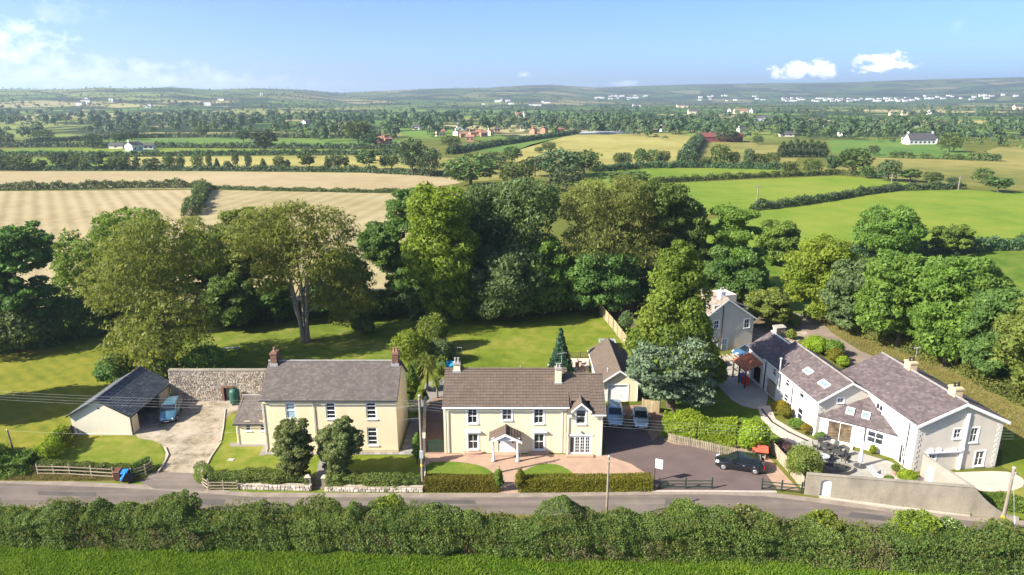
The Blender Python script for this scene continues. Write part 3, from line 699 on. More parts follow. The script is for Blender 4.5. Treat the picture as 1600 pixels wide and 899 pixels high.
# ------------------------------------------------------------------ fields
def field(name, px, mat, z, rounding=0):
    p = pxpoly(px)
    if rounding: p = smooth_poly(p, rounding)
    return flat(name, p, z, mat)
field('stubble_field', [(-400, 268), (300, 268), (640, 271), (706, 277), (720, 286), (640, 300), (322, 295), (0, 297), (-400, 300)], stubble_m, .02)
field('stubble_field', [(-400, 303), (0, 299), (316, 297), (230, 480), (-700, 500)], stubble_l_m, .02)
field('stubble_field', [(325, 297), (640, 303), (740, 300), (700, 470), (260, 478)], stubble_r_m, .02)
field('meadow', [(-300, 264), (-300, 246), (190, 248), (205, 262)], pasture_m, .05)
field('meadow', [(206, 262), (180, 246), (640, 243), (650, 266)], corn_m, .05)
field('meadow', [(-200, 242), (40, 232), (200, 231), (640, 235), (660, 241), (200, 244)], pasture2_m, .05)
field('meadow', [(-100, 229), (120, 223), (240, 216), (620, 219), (640, 231), (200, 229)], green_m, .05)
field('meadow', [(110, 213), (240, 207), (610, 206), (640, 214), (300, 213.5)], rough_m, .05)
field('meadow', [(640, 255), (690, 246), (900, 256), (905, 275), (720, 285)], rough_m, .04)
field('crop_field', [(790, 243), (830, 226), (880, 214), (930, 208.5), (990, 207.5), (1050, 209), (1088, 214), (1080, 226), (1068, 250), (1010, 262), (900, 263), (820, 258)], corn_m, .06)
field('meadow', [(700, 236), (770, 222), (850, 210), (900, 208.5), (860, 220), (800, 238)], green_m, .06)
field('meadow', [(1072, 252), (1085, 228), (1100, 219), (1180, 224), (1260, 232), (1240, 256), (1160, 262)], rough_m, .06)
field('pasture', [(880, 285), (935, 268), (1000, 263), (1200, 263), (1245, 268), (1240, 273), (1120, 279), (1030, 284), (960, 300)], pasture2_m, .03)
field('pasture', [(1040, 287), (1200, 280), (1310, 275), (1365, 279), (1420, 287), (1495, 292), (1390, 296), (1340, 304), (1290, 312), (1180, 324), (1040, 345)], pasture_m, .03)
field('pasture', [(1100, 345), (1180, 328), (1300, 315), (1350, 306), (1400, 299), (1500, 297), (1640, 303), (1800, 306), (1800, 386), (1600, 386), (1430, 396), (1180, 402), (1080, 400)], pasture_m, .03)
field('pasture', [(1100, 408), (1240, 402), (1430, 399), (1600, 390), (1800, 388), (1800, 500), (1300, 500), (1140, 470)], green_lawn_m, .03)
field('rough_pasture', [(1250, 262), (1330, 262), (1340, 246), (1420, 248), (1500, 250), (1560, 230), (1800, 222), (1800, 300), (1600, 298), (1500, 291), (1420, 283), (1370, 276), (1300, 272)], rough_m, .04)
field('meadow', [(1292, 219), (1420, 219), (1500, 232), (1530, 246), (1460, 247), (1350, 245), (1300, 240)], green_m, .06)
field('stubble_field', [(1150, 190.5), (1290, 189.5), (1290, 186), (1160, 186.5)], stubble_m, .06)
field('stubble_field', [(1330, 194), (1620, 192.5), (1640, 188), (1340, 188.5)], corn_m, .06)
field('meadow', [(690, 189), (800, 187.5), (810, 184), (700, 185)], rough_m, .06)
# ------------------------------------------------------------------ field hedges
def fhedge(label, px, w_, h_, seed, leaf=.7, mat=None, bump=.3, name='field_hedge'):
    return hedge(label, [PX(*p).xy for p in px], w_, h_, mat or lf_far, leaf, 1.6, seed, bump, core=False, name=name)
fhedge('long low hedge dividing the upper and lower stubble fields', [(-80, 300), (0, 297), (100, 296), (200, 294), (322, 293)], 3.5, 2.4, 11)
fhedge('thin gappy hedge line between the pale stubble fields', [(324, 295), (420, 298), (560, 301), (645, 301)], 2.0, 1.1, 12, .5)
fhedge('short thick hedge running towards the camera between two stubble fields', [(320, 296), (311, 313), (297, 338)], 4.5, 2.6, 13)
fhedge('hedge between the two bright green strips right of the grove', [(1020, 286), (1100, 282), (1200, 277), (1310, 273), (1372, 277)], 2.6, 1.9, 14)
fhedge('dark curving hedge sweeping across the green pasture', [(1175, 329), (1240, 322), (1300, 313), (1350, 304), (1400, 298), (1505, 295)], 2.8, 2.2, 15, mat=lf_fardark)
fhedge('dark hedge along the lower edge of the large green pasture', [(1110, 408), (1200, 403), (1340, 401), (1440, 397), (1600, 388), (1760, 385)], 3.0, 2.6, 16, .6, lf_fardark)
fhedge('scrubby hedge under the tree row beyond the stubble', [(-120, 266), (200, 266), (400, 267), (560, 269), (700, 276)], 4, 2.0, 17, 1.0, lf_fardark)
fhedge('hedge under the tree row above the bright green strip', [(925, 269), (1000, 263), (1100, 262), (1240, 266)], 4, 2.6, 18, .9, lf_fardark)
fhedge('far hedge behind the pale yellow meadow', [(-200, 244), (180, 245), (420, 242), (640, 242)], 3.5, 2.6, 19, 1.1, lf_fardark)
fhedge('far hedge behind the bright green strip of meadow', [(-150, 231), (120, 230), (400, 232), (640, 233)], 4, 2.8, 20, 1.3, lf_fardark)
fhedge('farthest hedge line left of the white farmhouse', [(40, 224), (140, 219), (260, 214.5), (620, 217)], 4, 3.0, 21, 1.6, lf_fardark)
fhedge('dark hedge on the shoulder of the green slope by the crop', [(700, 242), (770, 229), (840, 218), (905, 209)], 4, 3.2, 22, 1.3, lf_fardark)
fhedge('hedge running up beside the ripening crop field', [(1070, 254), (1080, 238), (1092, 222)], 7, 5, 23, 1.2, lf_fardark)
fhedge('low hedge across the rough pasture below the white villa', [(1390, 246), (1440, 248), (1500, 250), (1560, 252)], 5, 2.4, 24, 1.2, lf_far, .6)
# ------------------------------------------------------------------ distant trees one can tell apart
VAR = []
for i, (st, W_, z0_, T_) in enumerate([('billow', 9, 1.6, 10), ('billow', 8, 2.2, 10), ('open', 9, 2.4, 10), ('billow', 10, .8, 10), ('spire', 6.5, .6, 10)]):
    me, lb = crown_mesh('crown', 900 + i, W_, z0_, T_, st, lf_far, .8, 2.4, 2000, jit=.7)
    me2 = me.copy(); me2.materials.clear(); me2.materials.append(lf_fardark)
    VAR.append((me, me2, trunk_mesh('trunk', 900 + i, T_, z0_, lb, .3, bark_m, nl=5), W_))
def far_tree(label, x, yb, yt, wpx, v=0, dark=False, group=None, name='field_tree'):
    B = PX(x, yb); H = max(3.0, HT(yt, B.y)); wd = B.y * cp + CAM_H * sp; W = wpx / FPX * wd; me, me2, tr, W0 = VAR[v]
    o = thing(name, label, 'tree', (B.x, B.y, 0), (x * 1.7) % 6.28, group); o.scale = (W / W0, W / W0, H / 10)
    link(bpy.data.objects.new('trunk', tr), o); link(bpy.data.objects.new('crown', me2 if dark else me), o)
ORD = ['first', 'second', 'third', 'fourth', 'fifth', 'sixth', 'seventh', 'eighth', 'ninth', 'tenth', 'eleventh', 'twelfth', 'thirteenth', 'fourteenth', 'fifteenth', 'sixteenth', 'seventeenth', 'eighteenth', 'nineteenth', 'twentieth', 'twenty-first', 'twenty-second', 'twenty-third', 'twenty-fourth', 'twenty-fifth', 'twenty-sixth', 'twenty-seventh', 'twenty-eighth']
row = [(5, 240, 26), (33, 238, 40), (66, 248, 18), (95, 236, 30), (118, 241, 20), (134, 243, 16), (156, 236, 30), (178, 246, 18), (192, 240, 28), (215, 247, 14), (238, 246, 28), (266, 241, 20), (284, 246, 14), (310, 239, 20), (328, 242, 10), (340, 250, 10), (356, 254, 12), (369, 240, 12), (389, 242, 12), (412, 250, 12),
       (436, 242, 18), (449, 252, 12), (479, 238, 28), (512, 246, 12), (525, 240, 26), (541, 246, 12), (577, 233, 42), (602, 242, 18)]
for i, (x, yt, wx) in enumerate(row):
    far_tree(ORD[i] + ' tree from the left in the row beyond the stubble', x, 266, yt - (3 if wx < 16 else 0), wx, (i * 3) % 4 if wx > 15 else (1, 2, 0, 4)[i % 4], i % 3 == 0, 'hedgerow trees beyond the stubble')
row2 = [(966, 261, 238, 18), (978, 261, 237, 22), (1001, 261, 231, 22), (1020, 261, 232, 26), (1037, 261, 235, 20), (1076, 261, 231, 30), (1100, 262, 245, 18), (1125, 262, 224, 34), (1146, 262, 236, 18), (1168, 263, 230, 18), (1186, 263, 239, 26), (1205, 264, 236, 24)]
for i, (x, yb, yt, wx) in enumerate(row2):
    far_tree(ORD[i] + ' tree from the left along the hedge below the crop field', x, yb, yt, wx, (i * 2 + 1) % 4, i % 4 == 1, 'hedgerow trees below the crop field')
row3 = [(1232, 274, 251, 27), (1269, 273, 247, 30), (1299, 273, 241, 24), (1331, 274, 230, 54), (1354, 279, 258, 24), (1388, 283, 248, 38), (1422, 285, 263, 34), (1456, 289, 268, 30), (1487, 291, 276, 18), (1533, 287, 261, 30), (1558, 301, 275, 42)]
for i, (x, yb, yt, wx) in enumerate(row3):
    far_tree(ORD[i] + ' tree from the left along the ragged hedge below the rough pasture', x, yb, yt, wx, (i * 3) % 4, i % 3 == 2, 'hedgerow trees below the rough pasture')
for lab, x, yb, yt, wx, v, d in [
    ('round dark tree standing alone in the green fields left of the white farmhouse', 146, 232, 208, 31, 3, True),
    ('broad dark cedar-like tree alone beside the bright green strip', 415, 240, 201, 44, 2, True),
    ('loose tree behind the white farmhouse in the fields', 187, 225, 205, 24, 0, False), ('darker tree just behind the white farmhouse', 206, 219, 203, 22, 1, True),
    ('tree standing over the far hedge above the pale meadow', 381, 223, 202, 24, 1, True), ('rounded pale tree on the farthest hedge line', 315, 213, 197, 22, 0, False),
    ('dark tree on the picture edge in the far green fields', 8, 229, 205, 30, 3, True), ('broad bush-like tree in the far fields on the left', 68, 219, 201, 36, 3, False),
    ('tall dark tree by the gap at the right end of the stubble', 645, 274, 214, 46, 0, True), ('second dark tree by the gap at the right end of the stubble', 672, 276, 228, 40, 3, True),
    ('mid green tree in front of the two brick houses', 612, 266, 240, 26, 1, False), ('tall round tree left of the two brick houses', 560, 224, 186, 44, 0, False), ('dark spreading tree beside the two brick houses', 578, 229, 208, 34, 2, True),
    ('pale rounded tree below the village', 705, 230, 211, 34, 3, False), ('tree over the corner of the green slope', 712, 240, 222, 12, 1, True),
    ('big round tree on the lower left of the crop field', 857, 238, 221, 24, 0, False), ('low bush at the foot of the crop field', 842, 239, 229, 16, 3, False),
    ('lone tree beside the white villa', 1482, 238, 205, 36, 3, False), ('round tree at the edge of the deep green field', 1364, 243, 226, 19, 3, True), ('low bush below the white villa drive', 1412, 246, 236, 18, 3, True), ('small round bush at the end of the rough pasture hedge', 1556, 252, 240, 15, 3, True),
    ('bushy tree beside the red barn', 1134, 222, 200, 40, 3, True), ('rounded tree right of the red barn', 1184, 226, 211, 18, 3, True)]:
    far_tree(lab, x, yb, yt, wx, v, d)
for i, (x, yt) in enumerate([(1222, 221), (1233, 219), (1243, 216), (1254, 218), (1265, 217), (1276, 219), (1285, 222)]):
    far_tree(ORD[i] + ' dark conifer from the left in the dense clump by the meadow', x, 246, yt, 19, 4, True, 'conifer clump by the meadow', 'conifer_tree')
for i, (lab, x, yb, yt, wx, v, d) in enumerate([('bronze rounded tree behind the grove', 808, 300, 248, 58, 0, False), ('grey-green tree behind the grove at the end of the stubble', 735, 292, 240, 86, 0, False), ('dark tree behind the bronze one', 770, 272, 236, 46, 3, True), ('dark tree in the hollow behind the grove', 836, 276, 243, 34, 1, True), ('large dark tree in front of the crop field', 872, 280, 230, 62, 0, True), ('second large tree in front of the crop field', 912, 274, 233, 52, 0, False), ('round dark tree low behind the grove', 885, 300, 254, 60, 3, True), ('low wide tree above the olive beech', 985, 292, 264, 70, 3, False), ('small tree behind the bronze one', 800, 256, 228, 30, 1, False)]):
    far_tree(lab, x, yb, yt, wx, v, d)
# ------------------------------------------------------------------ far woods that read as one mass
def wood_mass(name, label, boxes, seed, mat, leaf, nleaf, hh, lines=None, k0=.0):
    rng = np.random.default_rng(seed); Ps = []; Ns = []; Ts = []; Sz = []; pts = []
    for (x0, x1, y0, y1, n) in boxes:
        A_, B_ = rng.uniform(x0, x1, n), rng.uniform(y0, y1, n); GX, GY = PXT(A_, B_)
        for a, b_, gx, gy in zip(A_, B_, GX, GY):
            # clumps: woods hold together, fields stay open between them
            if math.sin(a * .045 + b_ * .55 + seed) + math.sin(a * .017 - b_ * .9 + seed * 2) + .6 * math.sin(a * .12 + b_ * 1.3) + rng.normal() * .35 < k0: continue
            if gy == gy: pts.append((gx, gy, 1.0))
    if lines:                                   # hedgerows: trees strung along field edges in two directions
        n, r0, r1, sp_ = lines
        for _ in range(n):
            r = r0 * (r1 / r0) ** rng.uniform(0, 1); az = rng.uniform(-.68, .68); cx, cy = r * math.sin(az), r * math.cos(az); th = (.25 if rng.random() < .62 else 1.75) + rng.normal() * .15; L_ = rng.uniform(80, 320) * (1 + r / 6000)
            for s_ in np.arange(-L_ / 2, L_ / 2, sp_ * (1 + r / 5000)): pts.append((cx + math.cos(th) * s_ + rng.normal() * 2, cy + math.sin(th) * s_ + rng.normal() * 2, rng.choice([.35, .45, .55, .9])))
    for (x_, y_, sc) in pts:
        gz = float(hgt(x_, y_)); H = hh * rng.uniform(.6, 1.25) * sc; W = hh * max(sc, .6) * rng.uniform(.7, 1.1)
        k = max(4, int(nleaf * sc)); d = rng.normal(size=(k, 3)); d[:, 2] = np.abs(d[:, 2]) * 1.1 - .35; d /= np.linalg.norm(d, axis=1, keepdims=True)
        Ps.append(np.array([x_, y_, gz + H * .5]) + d * np.array([W / 2, W / 2, H / 2]) * rng.uniform(.7, 1.0, (k, 1))); Ns.append(d + rng.normal(size=(k, 3)) * .35)
        Ts.append(np.clip(rng.uniform(.1, .7) + rng.uniform(-.2, .3, k), 0, 1)); Sz.append(np.full(k, leaf * max(.5, H / 10)) * rng.uniform(.7, 1.3, k))
    P = np.concatenate(Ps); Q = leaf_quads(rng, P, np.concatenate(Ns), np.concatenate(Sz), .75)
    o = link(bpy.data.objects.new(name, quads_mesh(name, Q, mat, np.concatenate(Ts)))); tag(o, label, None, None, 'stuff')
wood_mass('far_woodland', 'dark woodland and hedgerow trees in the far valley', [(-60, 340, 181, 197, 302), (-60, 60, 214, 226, 14), (330, 700, 181, 202, 302), (470, 560, 203, 222, 21), (545, 690, 198, 220, 50), (640, 840, 178, 194, 79), (700, 830, 199, 205, 18), (800, 1010, 184, 203, 187), (930, 1190, 189, 211, 208), (1150, 1620, 171, 183, 122), (1190, 1420, 196, 216, 115), (1380, 1640, 196, 213, 115), (1090, 1200, 205, 222, 21), (1500, 1640, 213, 222, 14)], 7, lf_fardark, 3.0, 58, 11, (70, 650, 2300, 11))
wood_mass('far_woodland', 'lighter hedgerow trees scattered through the far valley', [(0, 700, 183, 212, 120), (820, 1620, 178, 214, 170)], 8, lf_far, 3.0, 52, 9, (60, 600, 2300, 12), -.3)
wood_mass('hill_woodland', 'hedgerow trees and copses on the distant hills', [(-100, 1700, 150, 180, 1800)], 9, lf_fardark, 4.6, 10, 7.5, (460, 1800, 5200, 16), .55)
# ------------------------------------------------------------------ building kit
UP = Vector((0, 0, 1))
class Frame:
    """a building's own axes: origin on the ground, yaw; children are built in local coordinates"""
    def __init__(s, o, rz): s.o = Vector((o[0], o[1], 0)); s.rz = rz; s.c = math.cos(rz); s.s = math.sin(rz)
    def w2l(s, p):
        d = Vector(p) - s.o; return Vector((d.x * s.c + d.y * s.s, -d.x * s.s + d.y * s.c, d.z))
    def ray(s, px, py):
        x = (px - 800) / FPX; y = (449.5 - py) / FPX; d = Vector((x, cp + y * sp, -sp + y * cp)); o = Vector((0, 0, CAM_H)) - s.o
        r = lambda v: Vector((v.x * s.c + v.y * s.s, -v.x * s.s + v.y * s.c, v.z))
        return r(o), r(d)
    def on(s, px, py, o, ux):      # survey: (along wall, height) of a pixel on a vertical wall
        o = Vector(o); ux = Vector(ux).normalized(); n = ux.cross(UP); ro, rd = s.ray(px, py); t = (o - ro).dot(n) / rd.dot(n); q = ro + rd * t - o
        return q.dot(ux), q.z + 0
    def rect(s, b, o, ux):         # pixel box (x0,y0,x1,y1) -> hole (u0,z0,u1,z1)
        yc = (b[1] + b[3]) / 2; xc = (b[0] + b[2]) / 2
        u0 = s.on(b[0], yc, o, ux)[0]; u1 = s.on(b[2], yc, o, ux)[0]; z1 = s.on(xc, b[1], o, ux)[1]; z0 = s.on(xc, b[3], o, ux)[1]
        return (min(u0, u1), z0, max(u0, u1), z1)
def wall_face(mb, o, ux, L, h, holes=(), depth=.13, gable=None, z0=0.0):
    """rectangular wall with recessed openings; gable = apex height above z for a triangular top"""
    o = Vector(o); ux = Vector(ux).normalized(); n = ux.cross(UP)
    P = lambda u, z, d=0: o + ux * u + UP * z - n * d
    us = sorted({0, L} | {x for hh in holes for x in (hh[0], hh[2])}); zs = sorted({z0, h} | {x for hh in holes for x in (hh[1], hh[3])})
    us = [u for u in us if -1e-6 <= u <= L + 1e-6]; zs = [z for z in zs if z0 - 1e-6 <= z <= h + 1e-6]
    for i in range(len(us) - 1):
        for j in range(len(zs) - 1):
            uc, zc = (us[i] + us[i + 1]) / 2, (zs[j] + zs[j + 1]) / 2
            if any(a < uc < c and b < zc < d for a, b, c, d in holes): continue
            mb.add([P(us[i], zs[j]), P(us[i + 1], zs[j]), P(us[i + 1], zs[j + 1]), P(us[i], zs[j + 1])], [(0, 1, 2, 3)])
    for a, b, c, d in holes:
        for p, q in (((a, b), (c, b)), ((c, b), (c, d)), ((c, d), (a, d)), ((a, d), (a, b))):
            mb.add([P(*p), P(*p, depth), P(*q, depth), P(*q)], [(0, 1, 2, 3)])
    if gable: mb.add([P(0, h), P(L, h), P(gable[0] if isinstance(gable, tuple) else L / 2, gable[1] if isinstance(gable, tuple) else gable)], [(0, 1, 2)])
def window(parent, o, ux, hole, bars=(1, 1), glass=None, sill=True, surround=.0, fr=.06, depth=.10, frame_mat=None, name='window', lintel=False, proud=False, sillw=.08, curtain=0):
    """hole (u0,z0,u1,z1) on the wall; bars = (vertical divisions-1, horizontal divisions-1)"""
    fm = frame_mat or upvc_m; o = Vector(o); ux = Vector(ux).normalized(); n = ux.cross(UP); u0, z0, u1, z1 = hole
    d0 = -.05 if proud else depth
    P = lambda u, z, d: o + ux * u + UP * z - n * d
    def blk(mb, a, b, c, d, dd, th): mb.obox(P(a, b, dd), ux * (c - a), UP * (d - b), n * th)
    f = MB()
    e = .004
    for q in ((u0 + e, z0 + e, u0 + fr, z1 - e), (u1 - fr, z0 + e, u1 - e, z1 - e), (u0 + fr, z1 - fr, u1 - fr, z1 - e), (u0 + fr, z0 + e, u1 - fr, z0 + fr)): blk(f, *q, d0, .06)
    if surround:
        s_ = surround
        for q in ((u0 - s_, z0, u0 - .002, z1 + s_), (u1 + .002, z0, u1 + s_, z1 + s_), (u0 - .002, z1 + .002, u1 + .002, z1 + s_)): blk(f, *q, .003, .035)
    w_ = f.build(name, fm, parent)
    p = MB(); blk(p, u0 + fr * .8, z0 + fr * .8, u1 - fr * .8, z1 - fr * .8, d0 + .03, .02); p.build('pane', glass or glass_m, w_)
    nv, nh = bars
    if nv or nh:
        def bar_(a, b, c, d, dd, th): q = MB(); blk(q, a, b, c, d, dd, th); q.build('glazing_bar', fm, w_)
        for i in range(nv):
            u = u0 + (u1 - u0) * (i + 1) / (nv + 1); bar_(u - .022, z0 + fr, u + .022, z1 - fr, d0 + .002, .045)
        for j in range(nh):
            z = z0 + (z1 - z0) * (j + 1) / (nh + 1); bar_(u0 + fr, z - .03, u1 - fr, z + .03, d0, .05)
    if curtain:
        cw = (u1 - u0 - 2 * fr) * curtain
        for a in (u0 + fr, u1 - fr - cw): c_ = MB(); blk(c_, a, z0 + fr, a + cw, z1 - fr, d0 + .028, .01); c_.build('curtain', curtain_m, w_)
    if sill:
        s = MB(); blk(s, u0 - .1, z0 - sillw, u1 + .1, z0 - .002, .02, .12); s.build('sill', trim_m, w_)
    if lintel:
        l = MB(); blk(l, u0 - .28, z1 + surround + .10, u1 + .28, z1 + surround + .22, .01, .26); l.build('hood', trim_m, w_)
    return w_
def plane_basis(poly):
    a, b = Vector(poly[0]), Vector(poly[1]); ux = (b - a).normalized(); nn = Vector((0, 0, 0))
    for i in range(len(poly)): nn += Vector(poly[i]).cross(Vector(poly[(i + 1) % len(poly)]))
    nn.normalize()
    if nn.z < 0: nn = -nn
    us = nn.cross(ux).normalized()
    if us.z < 0: us = -us
    return a, ux, us, nn
def inside(p, poly):
    r = False; n = len(poly)
    for i in range(n):
        x0, y0 = poly[i]; x1, y1 = poly[(i + 1) % n]
        if (y0 > p[1]) != (y1 > p[1]) and p[0] < (x1 - x0) * (p[1] - y0) / (y1 - y0) + x0: r = not r
    return r
def roof_plane(parent, poly, mat, kind='slate', w_=.32, exp=.24, seed=0, th=.10, name='roof', holes=()):
    """one roof slope: poly[0]->poly[1] is the eave; a slab with separate slates or tiles laid in courses on it"""
    rd = random.Random(seed); a, ux, us, nn = plane_basis(poly)
    sl = MB(); sl.extr([Vector(p) - nn * th for p in poly], nn * (th - .012)); r = sl.build(name, mat, parent)
    p2 = [((Vector(p) - a).dot(ux), (Vector(p) - a).dot(us)) for p in poly]
    u0, u1 = min(p[0] for p in p2), max(p[0] for p in p2); S_ = max(p[1] for p in p2)
    nr = max(2, round(S_ / exp)); ex = S_ / nr; nc = max(2, round((u1 - u0) / w_)); cw = (u1 - u0) / nc
    m = MB(); lift = .020 if kind == 'slate' else .05
    for j in range(nr):
        off = (j % 2) * .5 * cw if kind == 'slate' else 0
        for i in range(-1, nc + 1):
            ua = max(u0, u0 + i * cw + off); ub = min(u1, u0 + (i + 1) * cw + off)
            if ub - ua < .04: continue
            if not inside(((ua + ub) / 2, (j + .5) * ex), p2): continue
            if any(hu0 < (ua + ub) / 2 < hu1 and hv0 < (j + .5) * ex < hv1 for hu0, hv0, hu1, hv1 in holes): continue
            g = .006 if kind == 'slate' else .003; t0 = rd.random() ** 1.3 if rd.random() < .9 else rd.choice((0, 1.25)); l = lift * rd.uniform(.75, 1.3)
            B = a + us * (j * ex) ; z0 = nn * (l + .004); z1 = nn * .004
            pb = [B + ux * (ua + g), B + ux * (ub - g), B + ux * (ub - g) + us * (ex * 1.06), B + ux * (ua + g) + us * (ex * 1.06)]
            m.hexa([pb[0] - nn * .01, pb[1] - nn * .01, pb[2] - nn * .012, pb[3] - nn * .012, pb[0] + z0, pb[1] + z0, pb[2] + z1, pb[3] + z1], t0)
            if kind == 'tile':
                q = (ub - ua) * .28; h_ = nn * .014
                m.hexa([pb[0] + z0 * .6, pb[0] + ux * q + z0 * .6, pb[3] + ux * q + z1 * .5, pb[3] + z1 * .5, pb[0] + ux * q * .2 + z0 + h_, pb[0] + ux * q * .8 + z0 + h_, pb[3] + ux * q * .8 + z1 + h_, pb[3] + ux * q * .2 + z1 + h_], t0 * .9)
    o = m.build('slates' if kind == 'slate' else 'tiles', mat, r, kind='stuff')
    return r
def ridge_tiles(parent, p, q, mat, r=.11, seed=0):
    rd = random.Random(seed); p, q = Vector(p), Vector(q); d = (q - p); n = max(2, int(d.length / .45)); m = MB()
    for i in range(n):
        a = p + d * (i / n); b = p + d * ((i + .97) / n); m.tube(a, b, r * rd.uniform(.95, 1.08), r, 8, True, rd.random())
    return m.build('ridge_tiles', mat, parent, kind='stuff')
def gutter(parent, p, q, mat=None, r=.055): return MB().tube(p, q, r, r, 8).build('gutter', mat or trim_m, parent)
def downpipe(parent, pts, mat=None, r=.045):
    m = MB()
    for a, b in zip(pts[:-1], pts[1:]): m.tube(a, b, r, r, 8)
    return m.build('downpipe', mat or trim_m, parent)
def bargeboard(parent, p, apex, q, n, mat=None, h=.22, th=.05):
    m = MB(); p, apex, q, n = Vector(p), Vector(apex), Vector(q), Vector(n).normalized()
    for a, b in ((p, apex), (apex, q)):
        m.extr([a, b, b - UP * h, a - UP * h] if (b - a).cross(-UP).dot(n) < 0 else [a - UP * h, b - UP * h, b, a], n * th)
    return m.build('bargeboard', mat or trim_m, parent)
def chimney(parent, c, sx, sy, z0, z1, mat, pots, pot_mat, bricks=False, cap=None, name='chimney', aerial=False, pot_h=.45):
    m = MB(); rd = random.Random(int(c[0] * 10)); x, y = c
    if bricks:
        m.box(x - sx / 2 + .02, x + sx / 2 - .02, y - sy / 2 + .02, y + sy / 2 - .02, z0, z1 - .2)
    else: m.box(x - sx / 2, x + sx / 2, y - sy / 2, y + sy / 2, z0, z1 - .2)
    ch = m.build(name, mat, parent)
    if bricks:
        b = MB(); hh = .085; k = int((z1 - .2 - z0) / hh)
        for j in range(k):
            for (ax, L_) in (('x', sx), ('y', sy)):
                nb = max(2, int(L_ / .23)); bw = L_ / nb
                for i in range(nb):
                    for sd in (-1, 1):
                        t0 = rd.random(); za = z0 + j * hh; u = -L_ / 2 + (i + (.5 if j % 2 else 0) * 0) * bw
                        if ax == 'x': b.box(x + u + .006, x + u + bw - .006, y + sd * sy / 2 - .02, y + sd * sy / 2 + .02, za, za + hh - .012, t0)
                        else: b.box(x + sd * sx / 2 - .02, x + sd * sx / 2 + .02, y + u + .03, y + u + bw - .03, za, za + hh - .012, t0)
        b.build('bricks', mat, ch, kind='stuff')
    cpb = MB(); cpb.box(x - sx / 2 - .07, x + sx / 2 + .07, y - sy / 2 - .07, y + sy / 2 + .07, z1 - .2, z1 - .06); cpb.box(x - sx / 2 - .02, x + sx / 2 + .02, y - sy / 2 - .02, y + sy / 2 + .02, z1 - .06, z1); cpb.build('chimney_cap', cap or mat, ch)
    fl = MB(); fl.box(x - sx / 2 - .09, x + sx / 2 + .09, y - sy / 2 - .09, y + sy / 2 + .09, z0 - .25, z0 + .14); fl.build('flashing', lead_m, ch)
    for i in range(pots):
        px_ = x + (i - (pots - 1) / 2) * sx / max(1, pots) * .95
        MB().lathe((px_, y, z1), [(.13, 0), (.10, pot_h * .2), (.095, pot_h * .75), (.13, pot_h * .85), (.12, pot_h), (.08, pot_h), (.08, pot_h * .8)], 10).build('chimney_pot', pot_mat, ch)
    if aerial:
        a = MB(); a.tube((x + sx / 2, y, z1 - .3), (x + sx / 2, y, z1 + 1.5), .018); a.tube((x + sx / 2 - .5, y - .2, z1 + 1.45), (x + sx / 2 + .5, y + .2, z1 + 1.45), .012)
        for i in range(6):
            xx = x + sx / 2 - .45 + i * .18; a.tube((xx, y - .2 + i * .07 - .16, z1 + 1.47), (xx, y - .2 + i * .07 + .2, z1 + 1.47), .008)
        a.build('aerial', galv_m, ch)
    return ch
def skylight(parent, c, ux, us, nn, w_, h_):
    f = MB(); c = Vector(c); A = c - ux * w_ / 2 - us * h_ / 2
    for o_, a_, b_ in ((A, ux * w_, us * .1), (A + us * (h_ - .1), ux * w_, us * .1), (A + us * .1, ux * .1, us * (h_ - .2)), (A + ux * (w_ - .1) + us * .1, ux * .1, us * (h_ - .2))): f.obox(o_, a_, b_, nn * .15)
    s = f.build('rooflight', trim_m, parent); MB().obox(A + ux * .08 + us * .08, ux * (w_ - .16), us * (h_ - .16), nn * .09).build('pane', skylight_m, s)
    return s
def quoins(parent, o, ux, h, mat, flip=1, z0=.15):
    m = MB(); o = Vector(o); ux = Vector(ux).normalized(); n = ux.cross(UP); i = 0; z = z0
    while z < h - .2:
        L_ = .52 if i % 2 else .34; m.obox(o + UP * z - n * .01, ux * L_ * flip, UP * .26, n * .05); z += .29; i += 1
    return m.build('quoins', mat, parent, kind='stuff')
X1, Y1, Z1 = Vector((1, 0, 0)), Vector((0, 1, 0)), Vector((0, 0, 1))
